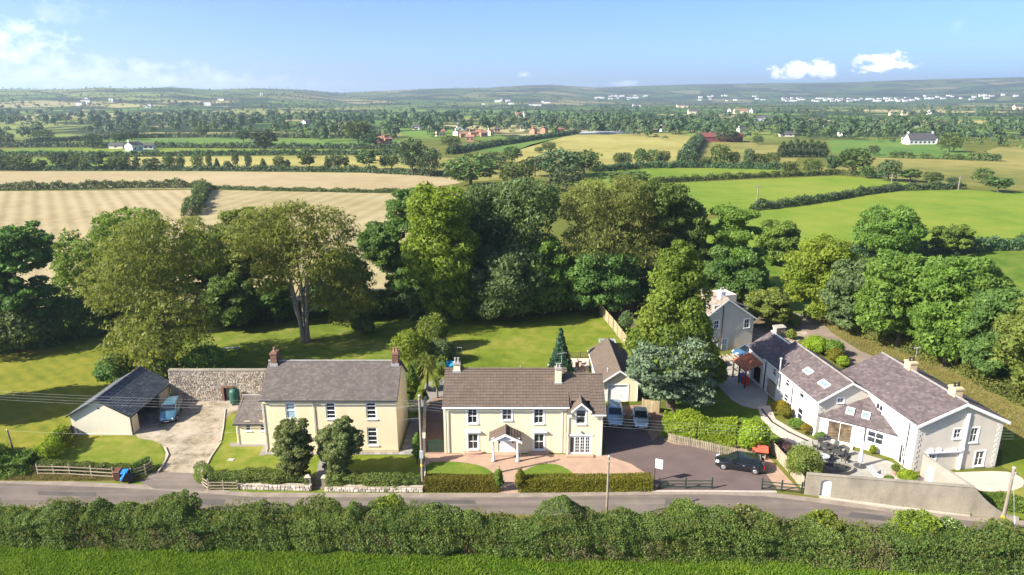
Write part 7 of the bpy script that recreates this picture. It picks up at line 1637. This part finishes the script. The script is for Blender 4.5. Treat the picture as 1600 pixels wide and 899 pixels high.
# the grove
TP('dark open branched tree at the left end of the central grove', (655, 488), [(600, 288, 700, 372), (562, 345, 640, 420), (600, 380, 690, 470)], 'open', lf_dark, leaf=.44, cover=2.0, trunk_r=.5)
TP('tall lime green tree in the left part of the central grove', (692, 505), [(640, 284, 738, 370), (630, 340, 752, 440), (655, 410, 745, 492)], 'billow', lf_lime, leaf=.44, cover=2.2, maxn=50000)
TP('tall dark tree with blue green leaves in middle of the grove', (800, 486), [(722, 278, 800, 380), (770, 274, 874, 370), (735, 350, 880, 475)], 'billow', lf_blue, leaf=.46, cover=2.2, maxn=50000)
TP('bushy blue green tree low in front of the grove', (770, 500), (722, 385, 836, 500), 'billow', lf_blue, leaf=.42, cover=2.2)
TP('mid green bushy tree low beside the blue green one', (848, 492), (808, 370, 890, 490), 'billow', lf_mid, leaf=.42, cover=2.2)
TP('great bronze olive beech rising over the central grove', (950, 478), [(872, 278, 960, 360), (925, 272, 1016, 365), (866, 335, 985, 425, -1), (960, 335, 1040, 420), (900, 395, 985, 450, -2)], 'droop', lf_brown, leaf=.38, cover=2.5, trunk_r=.6, maxn=62000)
TP('dark understorey tree below the bronze beech', (930, 488), (868, 390, 1000, 482), 'billow', lf_dark, leaf=.44, cover=2.0)
TP('dark tree on the right shoulder of the grove', (1040, 472), [(985, 280, 1075, 360), (1030, 310, 1104, 440)], 'billow', lf_dark, leaf=.44, cover=2.2, maxn=45000)
TP('olive topped tree between the bronze beech and dark shoulder tree', (1010, 462), (960, 270, 1060, 380), 'open', lf_olive, leaf=.44, cover=2.2)
TP('tall dark tree with tiered rounded tufts at the right end of the grove', (1138, 470), (1090, 304, 1186, 440), 'stack', lf_mid, leaf=.40, cover=2.4, maxn=45000)
TP('dark leafy tree at the foot of the tiered tree', (1160, 478), (1080, 385, 1200, 472), 'billow', lf_dark, leaf=.44, cover=2.0)
TP('dark tree filling the grove behind the lime green one', (745, 470), (690, 280, 800, 440), 'billow', lf_dark, leaf=.46, cover=1.8)
# right hand wood
TP('rounded tree standing at the field corner right of the grove', (1217, 415), (1184, 340, 1246, 408), 'billow', lf_mid, leaf=.5, cover=2.2)
TP('bright green tree at the left end of the lane wood', (1285, 500), (1228, 366, 1332, 492), 'billow', lf_lime, leaf=.42, cover=2.2, maxn=40000, seed=210)
TP('grey green tree with pale seed heads by the lane', (1330, 522), (1290, 400, 1368, 512), 'billow', lf_blue, leaf=.42, cover=2.2)
TP('big mid green tree of the lane wood behind the white house', (1402, 546), [(1350, 394, 1440, 470), (1340, 440, 1410, 524), (1392, 430, 1468, 534)], 'billow', lf_mid, leaf=.42, cover=2.3, maxn=48000)
TP('dense tree of the lane wood above the second chimney', (1474, 574), [(1430, 402, 1502, 470), (1430, 445, 1540, 560)], 'billow', lf_mid, leaf=.42, cover=2.3, maxn=48000)
TP('dark tree of the lane wood above the right gable', (1548, 600), (1505, 436, 1600, 588), 'billow', lf_dark, leaf=.42, cover=2.3, maxn=45000)
TP('olive tinted tree of the lane wood at the picture edge', (1618, 628), (1560, 444, 1690, 618), 'billow', lf_olive, leaf=.42, cover=2.2, maxn=40000)
TP('tree behind the lane wood below the field hedge', (1500, 520), (1440, 400, 1560, 500), 'billow', lf_mid, leaf=.46, cover=1.8, seed=231)
TP('large round tree standing on the hedge of the green pasture', (1388, 402), (1342, 318, 1436, 398), 'billow', lf_mid, leaf=.5, cover=2.3)
TP('small wind bent tree alone above the field hedge', (1490, 397), (1460, 348, 1522, 388), 'open', lf_mid, leaf=.45, cover=2.2)
# trees whose shade falls on the left lawn stand just outside the frame
tree('tall tree just outside the left edge of the picture', (-67, 69), 13, 10, 1.5, 'billow', lf_mid, leaf=.5, cover=1.6, seed=301)
tree('small tree just outside the left edge near the road', (-60, 57), 8, 6, 1.2, 'billow', lf_mid, leaf=.4, cover=1.6, seed=302)
# villa side trees
TP('tall tapering light green tree over the drive and garage', (1046, 636), (974, 372, 1128, 590), 'spire', lf_ash, leaf=.34, cover=2.3, maxn=60000, trunk_r=.3, seed=411)
TP('spreading blue green pine in front of the tall tapering tree', (1052, 652), [(972, 540, 1060, 596), (1005, 530, 1116, 585), (1000, 580, 1075, 618), (1045, 570, 1122, 632)], 'pine', lf_pine, leaf=.27, cover=2.2, maxn=46000, name='pine_tree', trunk_r=.22)
TP('dense dark green cone shaped conifer behind the villa', (877, 584), (857, 514, 897, 580), 'cone', lf_fir, leaf=.26, cover=2.4, name='conifer_tree', trunk_r=.14)
TP('loose leafy tree beside the grey house yard', (1208, 512), (1164, 452, 1240, 505), 'open', lf_olive, leaf=.36, cover=2.4, trunk_r=.16)
TP('bushy orange tinted tree beside the pergola', (1108, 606), (1088, 556, 1138, 604), 'billow', lf_olive, leaf=.3, cover=2.2, trunk_r=.12)
# farmhouse front garden: two rounded small trees
TP('left of the two rounded small trees before the farmhouse', (462, 752), [(428, 656, 482, 700), (420, 680, 488, 728), (434, 705, 478, 742)], 'open', lf_grey, leaf=.16, cover=1.35, trunk_r=.12, seed=515)
TP('right of the two rounded small trees before the farmhouse with a sprouting top', (524, 750), [(518, 650, 552, 690), (490, 668, 560, 722), (530, 672, 568, 712), (500, 700, 548, 742)], 'open', lf_grey, leaf=.16, cover=1.35, trunk_r=.12, seed=516)
# shrubs behind and between
def SP(label, b, w_, top, mat, **k): return shrub_px(label, b, w_, top, mat, **k)
SP('dark laurel bush behind the left garage', (186, 604), 62, 552, lf_dark, leaf=.26)
SP('bright leafy bush at the end of the stone wall', (322, 585), 88, 540, lf_mid, leaf=.26)
SP('leafy bush between the left garage and stone wall', (258, 600), 50, 556, lf_mid, leaf=.26)
for i, (lab, b, w_, top, mt) in enumerate([('dark undergrowth bush at the left lawn edge', (30, 548), 130, 470, lf_blue), ('dark undergrowth bush beneath the leafy left tree', (110, 530), 90, 460, lf_dark), ('undergrowth bush on the left beyond the lawn', (-30, 560), 90, 480, lf_dark),
    ('dark bush at the field edge under the slender tree', (385, 490), 130, 452, lf_dark), ('dark bush at the foot of the olive tree', (330, 500), 80, 462, lf_dark), ('dark bush right of the multi stemmed tree', (600, 492), 90, 452, lf_dark), ('rounded dark bush on the shaded lawn', (568, 522), 40, 490, lf_dark), ('dark undergrowth at the left foot of the grove', (650, 492), 80, 440, lf_blue), ('dark undergrowth in middle of the grove foot', (840, 486), 140, 452, lf_dark), ('dark undergrowth right of the grove middle', (900, 482), 110, 446, lf_dark), ('dark undergrowth behind the timber shed', (1000, 474), 120, 440, lf_dark), ('dark undergrowth left of the grey house', (1070, 480), 110, 440, lf_dark), ('dark undergrowth behind the grey house', (1180, 470), 80, 436, lf_dark), ('dark undergrowth at the grove front left of the lawn', (740, 496), 90, 462, lf_blue)]):
    SP(lab, b, w_, top, mt, leaf=.42, maxn=5000, cover=1.7)
SP('light green leafy shrub between the two back gardens', (640, 572), 62, 514, lf_lime, leaf=.26)
SP('tall shrub left of the trampoline behind the palms', (678, 545), 52, 488, lf_mid, leaf=.28)
SP('grey green shrub just right of the light green one', (688, 566), 52, 528, lf_blue, leaf=.26)
SP('tall narrow bright shrub beside the farmhouse gable', (643, 640), 24, 560, lf_mid, leaf=.2)
SP('second narrow shrub close behind the farmhouse gable', (651, 612), 26, 556, lf_mid, leaf=.2)
SP('small golden shrub beside the trampoline', (702, 560), 18, 546, lf_privet, leaf=.18)
SP('small rounded golden shrub by the rear path', (664, 632), 13, 608, lf_privet, leaf=.14)
SP('climbing shrub by the telegraph pole', (652, 726), 16, 674, lf_mid, leaf=.15)
SP('pale shrub at the right edge of the golden board fence', (978, 520), 24, 484, lf_blue, leaf=.26)
SP('big domed green bush beside the lane behind the white house', (1276, 552), 50, 524, lf_laurel, leaf=.2)
SP('darker bush just right of the domed bush', (1300, 556), 38, 530, lf_mid, leaf=.2); SP('bright yellow green bush below the domed bush', (1304, 566), 32, 543, lf_privet, leaf=.18); SP('small bright bush at the rear roof corner', (1316, 572), 24, 556, lf_laurel, leaf=.16)
SP('bright yellow shrub against the white side wall', (1219, 646), 24, 625, lf_yellow, leaf=.14); SP('rounded green shrub right of the yellow one', (1226, 654), 22, 634, lf_privet, leaf=.14); SP('low green shrub along the white side wall', (1243, 670), 28, 654, lf_mid, leaf=.14); SP('small golden yellow shrub by the sunroom corner', (1258, 679), 17, 661, lf_yellow, leaf=.12)
SP('small green plant by the sunroom steps', (1278, 687), 15, 676, lf_mid, leaf=.12); SP('spiky green plant beneath the sunroom window', (1362, 710), 11, 694, lf_laurel, leaf=.12)
SP('rusty green bush behind the silvered fence', (1254, 748), 58, 692, lf_olive, leaf=.17, cover=2.4); SP('low purple bush beside the path end', (1224, 706), 34, 690, leaf_mat('leaf_purple_heather', (.10, .05, .06), (.22, .13, .14)), leaf=.14)
SP('green rockery bush by the white house corner', (1416, 752), 34, 734, lf_laurel, leaf=.14); SP('low bush just behind the long wall', (1388, 762), 26, 744, lf_mid, leaf=.14)
SP('rounded laurel bush at the right end of the picket fence', (1178, 706), 58, 656, lf_laurel, leaf=.2, cover=2.4, maxn=16000)
SP('red leaved shrub between the laurel hedge and rounded laurel', (1153, 688), 15, 656, lf_red, leaf=.16)
SP('shrub at the bin store', (1235, 530), 18, 514, lf_olive, leaf=.2); SP('low bush at the lane corner', (1238, 512), 26, 490, lf_mid, leaf=.26)
SP('climber on the silvered fence', (1233, 742), 10, 716, lf_laurel, leaf=.12)
hedge('dark belt of undergrowth along the left edge of the gardens', [PX(-150, 560).xy, PX(0, 545).xy, PX(100, 532).xy, PX(160, 512).xy], 5.0, 4.2, lf_dark, .36, 1.8, 61, .3)
hedge('shaded boundary hedge between the gardens and the stubble', [PX(150, 512).xy, PX(300, 500).xy, PX(440, 494).xy, PX(560, 488).xy, PX(650, 486).xy], 3.0, 2.6, lf_dark, .36, 1.8, 62, .3)
hedge('dense dark undergrowth along the foot of the grove', [PX(640, 492).xy, PX(740, 488).xy, PX(840, 480).xy, PX(925, 474).xy], 6.0, 5.2, lf_dark, .40, 1.8, 63, .25)
hedge('dense dark undergrowth behind the shed and grey house', [PX(930, 462).xy, PX(1040, 458).xy, PX(1190, 454).xy], 5.0, 5.0, lf_dark, .40, 1.8, 64, .25)
# topiary balls at the villa entrance
SP('clipped dark green ball at the left of the villa entrance', (779, 768), 17, 729, lf_mid, leaf=.1, cover=2.6); SP('clipped golden ball at the right of the villa entrance', (813, 768), 17, 729, lf_privet, leaf=.1, cover=2.6)
# ------------------------------------------------------------------ hedges about the gardens
hedge('trimmed golden green hedge left of the villa entrance', [PX(664, 764).xy, PX(780, 765).xy], 1.1, 1.25, lf_privet, .12, 2.0, 31, .04, True)
hedge('long trimmed golden green hedge right of the villa entrance', [PX(812, 765).xy, PX(1018, 763).xy], 1.1, 1.25, lf_privet, .12, 2.0, 32, .04, True)
hedge('dark clipped hedge behind the left stone wall', [PX(366, 757).xy, PX(484, 758).xy], 1.5, 1.25, lf_hedge, .14, 2.0, 33, .10)
hedge('shaded sloping hedge behind the right stone wall', [PX(512, 760).xy, PX(658, 761).xy], 1.5, 1.1, lf_hedge, .14, 2.0, 34, .12)
hedge('clipped hedge at the right corner of the left drive', [PX(312, 742).xy, PX(330, 758).xy, PX(372, 757).xy], 1.1, 1.2, lf_hedge, .13, 2.0, 35, .08)
hedge('ivy covered bank behind the left rail fence', [PX(60, 737).xy, PX(130, 739).xy, PX(205, 742).xy], .9, 1.05, lf_hedge, .13, 2.0, 36, .12)
hedge('ivy covered low hedge angled into the left drive', [PX(207, 744).xy, PX(236, 730).xy], .7, 1.1, lf_dark, .13, 2.0, 37, .12)
hedge('thick wild hedge at the left edge beside the road', [PX(-150, 738).xy, PX(0, 738).xy, PX(52, 735).xy], 2.6, 2.2, lf_mid, .2, 1.8, 38, .25)
hedge('leafy hedge running back from the road beside the front lawn', [PX(60, 728).xy, PX(88, 708).xy, PX(103, 690).xy], 1.5, 1.7, lf_laurel, .18, 1.8, 39, .25)
hedge('bright laurel hedge above the picket fence', [PX(1036, 676).xy, PX(1090, 688).xy, PX(1148, 696).xy], 2.1, 2.6, lf_laurel, .2, 2.2, 40, .10)
hedge('shrubby border along the lane under the right hand wood', [PX(1302, 502).xy, PX(1356, 526).xy, PX(1424, 549).xy, PX(1514, 585).xy, PX(1660, 662).xy], 2.6, 1.7, lf_hedge, .34, 1.7, 41, .3)
hedge('low clipped hedge at the road below the gravel apron', [PX(1528, 786).xy, PX(1600, 796).xy, PX(1700, 808).xy], 1.6, 1.0, lf_mid, .14, 1.8, 42, .12)
hedge('low hedge between the back lawn and farmhouse garden', [PX(690, 590).xy, PX(692, 540).xy], 1.2, 1.4, lf_mid, .25, 1.6, 43, .25)
# ------------------------------------------------------------------ the long wild hedge along the near side of the road
_r = random.Random(17)
HP = [PX(-170, 833).xy, PX(0, 836).xy, PX(400, 843).xy, PX(800, 853).xy, PX(1200, 862).xy, PX(1600, 884).xy, PX(1780, 898).xy]
hedge('long wild hedgerow along the near side of the road', HP, 3.0, 1.95, lf_hedge, .15, 2.0, 51, .12, jit=.9, brown=.3, shoots=9500, bulge=[(_r.uniform(0, 104), _r.choice((.5, .8, 1.2, 2.0, 3.2)), _r.choice((-.35, .2, .35, .5, .6, .85))) for _ in range(56)])
WM = {'mid': lf_hedge, 'lime': lf_lime, 'dark': lf_mid, 'laurel': lf_laurel, 'olive': lf_olive, 'flower': lf_flower, 'straw': lf_straw}
for i, (lab, b, w_, top, mt) in enumerate([('tall tangled bush rising from the hedgerow near the bins', (262, 842), 86, 769, 'mid'), ('rounded bush rising from the hedgerow before the farmhouse gateway', (488, 850), 84, 771, 'mid'), ('yellow green bush in the hedgerow below the low stone wall', (604, 850), 66, 772, 'lime'), ('domed bush rising from the hedgerow below the sign', (1076, 866), 72, 778, 'dark'), ('leafy bush in the hedgerow below the green fence', (1176, 868), 70, 788, 'mid'), ('pale leaved bush in the hedgerow before the arched door', (1296, 872), 70, 796, 'lime'), ('large bright bush in the hedgerow before the long wall', (1444, 880), 86, 796, 'lime'), ('dark glossy bush in the hedgerow below the swept wall end', (1500, 884), 50, 806, 'dark'), ('bush at the right end of the hedgerow by the pole', (1590, 890), 70, 812, 'mid'), ]):
    B = PX(*b); wd = B.y * cp + CAM_H * sp; shrub(lab, (B.x, B.y + 1.6), w_ / FPX * wd, max(1.2, HT(top + 7, B.y + 1.6)), WM[mt], leaf=.17, cover=2.0, maxn=9000, seed=700 + i, group='bushes in the roadside hedgerow', jit=.9, style='billow', z0=.6)
def blossoms():
    rng = np.random.default_rng(88); Ps = []; Ns = []
    for key, n in (('swept wall end', 240), ('below the green fence', 110), ('domed bush rising', 30), ('the arched door', 20)):
        o = [q for q in COL.objects if q.get('group') == 'bushes in the roadside hedgerow' and key in q['label']][0]; me = o.children[0].data if 'foliage' in o.children[0].name else o.children[1].data
        co = np.empty(len(me.vertices) * 3, np.float32); me.vertices.foreach_get('co', co); co = co.reshape(-1, 3, 3).mean(1); top = co[co[:, 2] > np.percentile(co[:, 2], 62)]
        c0 = top[rng.integers(0, len(top), 14)]; near = np.array([np.min(np.linalg.norm(c0 - p, axis=1)) for p in top]); top = top[near < .45]
        P = top[rng.integers(0, len(top), n)] + rng.normal(size=(n, 3)) * .05 + np.array(o.location); Ps.append(P)
    P = np.concatenate(Ps); P[:, 2] += .06; Q = leaf_quads(rng, P, rng.normal(size=P.shape) * .5 + np.array([-.3, -.3, 1]), rng.uniform(.06, .13, len(P)), .8)
    o = link(bpy.data.objects.new('blossom', quads_mesh('blossom', Q, lf_flower, rng.uniform(0, 1, len(P))))); tag(o, 'white blossom heads scattered over the roadside hedgerow', None, None, 'stuff')
blossoms()
# ------------------------------------------------------------------ cabbage palms
def palm(label, b, top, seed):
    B = PX(*b); H = HT(top, B.y); o = thing('cabbage_palm', label, 'palm', (B.x, B.y, 0)); rng = np.random.default_rng(seed)
    MB().path([(0, 0, 0), (.05, 0, H * .35), (0, 0, H * .72)], [.15, .11, .10], 8).build('trunk', palebark_m, o)
    for hd in range(2 if H > 4 else 1):
        cz = H * (.72 - .10 * hd); n = 150; V = []
        d = rng.normal(size=(n, 3)); d[:, 2] += .35; d /= np.linalg.norm(d, axis=1, keepdims=True); ln = H * .30 * rng.uniform(.8, 1.15, n)
        c = np.array([.15 * hd, -.1 * hd, cz]); s_ = np.cross(d, np.array([0, 0, 1.0])); s_ /= np.linalg.norm(s_, axis=1, keepdims=True) + 1e-6
        m_ = c + d * (ln * .6)[:, None]; t_ = c + d * ln[:, None]; t_[:, 2] -= .25 * ln; wd = .045
        V.append(np.stack([c + d * .05 - s_ * wd * .5, c + d * .05 + s_ * wd * .5, m_ + s_ * wd, m_ - s_ * wd], 1)); V.append(np.stack([m_ - s_ * wd, m_ + s_ * wd, t_ + s_ * .01, t_ - s_ * .01], 1))
        Q = np.concatenate(V); link(bpy.data.objects.new('crown', quads_mesh('crown', Q, lf_palm, rng.uniform(0, 1, len(Q)))), o)
palm('taller cabbage palm with golden flower head between the houses', (668, 612), 548, 1); palm('smaller cabbage palm just right of the taller one', (683, 622), 584, 2)
# ------------------------------------------------------------------ far houses and farm buildings
def far_house(label, b, wpx, hpx, wall, roof, rz=0.0, chim=1, depth=.6, nwin=3, cat='house', name='far_house', rise=.45, door=True):
    gx, gy = PXT(*b); B = Vector((float(gx[0]), float(gy[0]), 0)); wd = B.y * cp + CAM_H * sp; W_ = wpx / FPX * wd; H = max(2.2, hpx / FPX * wd * .62); D = min(max(5, W_ * depth), 12); gz = float(hgt(B.x, B.y))
    h = thing(name, label, cat, (B.x, B.y, gz), rz); zr = H + D * rise * .6
    m = MB(); wall_face(m, (-W_ / 2, 0, 0), X1, W_, H); wall_face(m, (W_ / 2, 0, 0), Y1, D, H, gable=zr); wall_face(m, (W_ / 2, D, 0), -X1, W_, H); wall_face(m, (-W_ / 2, D, 0), -Y1, D, H, gable=zr); m.build('wall', wall, h)
    r = MB(); o = .4
    r.hexa([(-W_ / 2 - o, -o, H - .2), (W_ / 2 + o, -o, H - .2), (W_ / 2 + o, D / 2, zr), (-W_ / 2 - o, D / 2, zr), (-W_ / 2 - o, -o, H), (W_ / 2 + o, -o, H), (W_ / 2 + o, D / 2, zr + .2), (-W_ / 2 - o, D / 2, zr + .2)]); r.hexa([(-W_ / 2 - o, D / 2 + .001, zr), (W_ / 2 + o, D / 2 + .001, zr), (W_ / 2 + o, D + o, H - .2), (-W_ / 2 - o, D + o, H - .2), (-W_ / 2 - o, D / 2 + .001, zr + .2), (W_ / 2 + o, D / 2 + .001, zr + .2), (W_ / 2 + o, D + o, H), (-W_ / 2 - o, D + o, H)])
    r.build('roof', roof, h)
    for i in range(chim): x = (-1, 1)[i % 2] * (W_ / 2 - .8); MB().box(x - .5, x + .5, D / 2 - .5, D / 2 + .5, zr - .4, zr + 1.3).build('chimney', wall, h)
    fl = 2 if H > 4.6 else 1
    for j in range(fl):
        for i in range(nwin):
            x = -W_ / 2 + W_ * (i + .5) / nwin; s_ = min(.75, W_ / nwin * .28); z = 1.0 + j * 2.7; MB().box(x - s_, x + s_, -.06, -.004, z, z + 1.25).build('window', glass_m, h)
    return h
W_ = white_m; FR = farroof_m
far_house('white gabled farmhouse in the green fields on the left', (216, 236), 20, 15, W_, FR, R(70), 1, .8, 2); far_house('long dark roofed wing of the white farmhouse on the left', (228, 234), 22, 10, W_, FR, R(10), 1, .5, 3); far_house('dark stone barn beside the white farmhouse on the left', (181, 233), 22, 9, greyr_m, FR, 0, 0, .5, 1, 'barn', 'barn')
far_house('pale gabled house far off among the trees left of centre', (482, 197), 11, 11, W_, FR, R(60), 0, .8, 2); far_house('reddish roofed far house left of the brick pair', (530, 200), 15, 10, cream_m, farred_m, 0, 1, .6, 2); far_house('low white far house between the trees left of centre', (496, 205), 12, 7, W_, FR, 0, 0); far_house('tiny grey far house near the pale gabled one', (510, 202), 10, 7, greyr_m, FR, 0, 0)
far_house('left of the two tall brick houses above the pale meadow', (591, 228), 15, 18, farbrick_m, farred_m, 0, 2, .7, 2); far_house('right of the two tall brick houses above the pale meadow', (608, 228), 12, 17, farbrick_m, farred_m, R(40), 1, .9, 2); far_house('long low white buildings left of the village', (655, 203), 22, 8, W_, FR, 0, 0, .4, 4)
far_house('pink hued house at the left edge of the village', (689, 213), 14, 12, cream_m, farred_m, R(20), 1)
for i, (lab, x, y, w_, hh, wl, rf, rz) in enumerate([('grey roofed house at the back of the village', 722, 204, 15, 11, W_, FR, 10), ('white gable at the left of the village cluster', 717, 212, 8, 10, W_, FR, 70), ('brick house in the left of the village cluster', 725, 216, 11, 11, farbrick_m, farred_m, 15), ('brick house at the front of the village cluster', 734, 221, 13, 11, farbrick_m, farred_m, 0), ('brick house in the middle of the village cluster', 740, 214, 10, 10, farbrick_m, farred_m, 40), ('small brick house above the village front', 748, 212, 9, 9, farbrick_m, farred_m, 0), ('brick house at the right of the village cluster', 757, 214, 11, 10, farbrick_m, farred_m, 20), ('pale house at the right edge of the village', 769, 212, 10, 11, cream_m, farred_m, 60), ('last low house right of the village', 777, 207, 9, 8, farbrick_m, FR, 0)]): far_house(lab, (x, y), w_, hh, wl, rf, R(rz), 1, .7, 2)
for i, (lab, x, y, w_, hh, wl, rf, rz) in enumerate([('first pinkish gabled house of the row above the green slope', 837, 210, 10, 12, farbrick_m, FR, 65), ('second pinkish gabled house of the row above the green slope', 854, 209, 12, 12, farbrick_m, FR, 65), ('third reddish house of the row above the green slope', 876, 208, 13, 10, farbrick_m, farred_m, 20), ('white rendered house left of the pinkish row', 817, 204, 8, 8, W_, FR, 0), ('white gabled farm high above the village', 823, 184, 10, 10, W_, FR, 60), ('tan roofed barn beside the white farm above the village', 812, 183, 14, 7, cream_m, farred_m, 0), ('tiny white gable alone right of the high farm', 886, 182, 6, 6, W_, FR, 60), ('long pale far building on the left of the middle distance', 836, 166, 20, 5, W_, FR, 0),
    ('white house group above the yellow crop field', 1041, 206, 16, 10, W_, farred_m, 10), ('low white annexe right of the house above the crop field', 1054, 206, 10, 6, W_, FR, 0), ('white building behind the red barn', 1161, 208, 13, 10, W_, FR, 20), ('white far house on the skyline above the dark wood', 995, 168, 12, 6, W_, FR, 0), ('pale farm above the dark wood right of centre', 1067, 169, 18, 6, cream_m, FR, 0), ('low farm roofs at the end of the dark wood', 1085, 178, 18, 6, cream_m, FR, 0), ('white farm group left of the grey sheds', 1143, 177, 10, 8, W_, FR, 60), ('tan farm shed beside the white farm group', 1158, 178, 20, 7, cream_m, farred_m, 0), ('pale gable right of the tan shed', 1178, 177, 10, 7, W_, FR, 50),
    ('cream farmhouse above the white villa', 1464, 202, 22, 15, cream_m, farred_m, 5), ('grey farm shed left of the cream farmhouse', 1441, 199, 22, 7, galv_m, FR, 0), ('low white house in the trees left of the villa', 1297, 201, 20, 7, W_, FR, 0), ('pair of white gables in the trees below the low white house', 1319, 213, 12, 9, W_, FR, 40), ('pale house on the far ridge above the villa', 1417, 181, 13, 10, cream_m, FR, 0), ('small cream house left of the ridge house', 1396, 181, 10, 6, cream_m, FR, 0), ('white house right of the ridge house', 1459, 180, 14, 8, W_, FR, 30), ('grey roofed shed at the edge of the conifer clump', 1230, 214, 22, 6, greyr_m, FR, 0), ('tiny far house on the right edge skyline', 1592, 172, 12, 8, cream_m, FR, 0)]): far_house(lab, (x, y), w_, hh, wl, rf, R(rz), 1, .6, 2)
vh = far_house('large white villa with dark roof above the deep green field', (1441, 226), 44, 12, W_, FR, R(6), 2, .35, 6, rise=1.0); far_house('white gabled wing at the left end of the large villa', (1421, 224), 12, 16, W_, FR, R(70), 0, .9, 2); far_house('white garage wing at the right end of the large villa', (1465, 224), 12, 11, W_, FR, R(50), 0, .9, 1)
far_house('long red steel barn at the right of the crop field', (1129, 222), 62, 12, barnred_m, barnred_m, R(-2), 0, .35, 0, 'barn', 'barn'); far_house('long grey shed at the edge of the far fields', (1194, 191), 28, 10, galv_m, FR, R(-8), 0, .4, 0, 'shed', 'far_shed'); far_house('second grey shed left of the low white house', (1203, 192), 18, 8, galv_m, galv_m, R(-8), 0, .4, 0, 'shed', 'far_shed')
# sheeted strip above the crop field, pale glasshouses
B0 = pxpoly([(905, 211), (910, 208.5), (988, 206.8), (990, 209)]); m = MB(); m.prism([tuple(p) for p in B0], .02, 1.6); o = m.build('polytunnel', solar_m); tag(o, 'long grey polythene strip along the top of the crop field', 'polytunnel')
def town():
    rng = np.random.default_rng(12); m = MB(); r = MB()
    for (x0, x1, y0, y1, n) in [(1225, 1440, 155.5, 159.5, 80), (1440, 1600, 150, 157, 18), (930, 1010, 150, 158, 20), (1090, 1200, 150, 160, 14), (700, 860, 158, 166, 8), (120, 420, 150, 176, 8)]:
        for _ in range(n):
            gx, gy = PXT(rng.uniform(x0, x1), rng.uniform(y0, y1)); p = Vector((float(gx[0]), float(gy[0]), 0))
            if not p.y == p.y: continue
            gz = float(hgt(p.x, p.y)); w_, d, h = rng.uniform(8, 22), 9, rng.uniform(5, 9); m.box(p.x - w_ / 2, p.x + w_ / 2, p.y, p.y + d, gz - 2, gz + h)
            r.extr([(p.x - w_ / 2 - .4, p.y - .4, gz + h), (p.x - w_ / 2 - .4, p.y + d + .4, gz + h), (p.x - w_ / 2 - .4, p.y + d / 2, gz + h + 3)], (w_ + .8, 0, 0))
    o = m.build('distant_town', white_m, kind='stuff'); o['label'] = 'pale houses of a distant town on the plain'; q = r.build('town_roofs', FR, o)
town()
# ------------------------------------------------------------------ haze: the air over the whole valley
mb = MB(); mb.box(-12500, 12500, -12500, 12500, -1.0, 225)
hm = bpy.data.materials.new('valley_air'); hm.use_nodes = True; t = hm.node_tree
for n in list(t.nodes):
    if n.type != 'OUTPUT_MATERIAL': t.nodes.remove(n)
pv = t.nodes.new('ShaderNodeVolumePrincipled'); pv.inputs['Color'].default_value = (.66, .82, 1.0, 1); pv.inputs['Density'].default_value = HAZE; pv.inputs['Anisotropy'].default_value = .3
t.links.new(pv.outputs[0], t.nodes['Material Output'].inputs['Volume'])
hz = mb.build('haze', hm, None, kind='stuff'); hz['label'] = 'pale summer haze lying over the far valley'
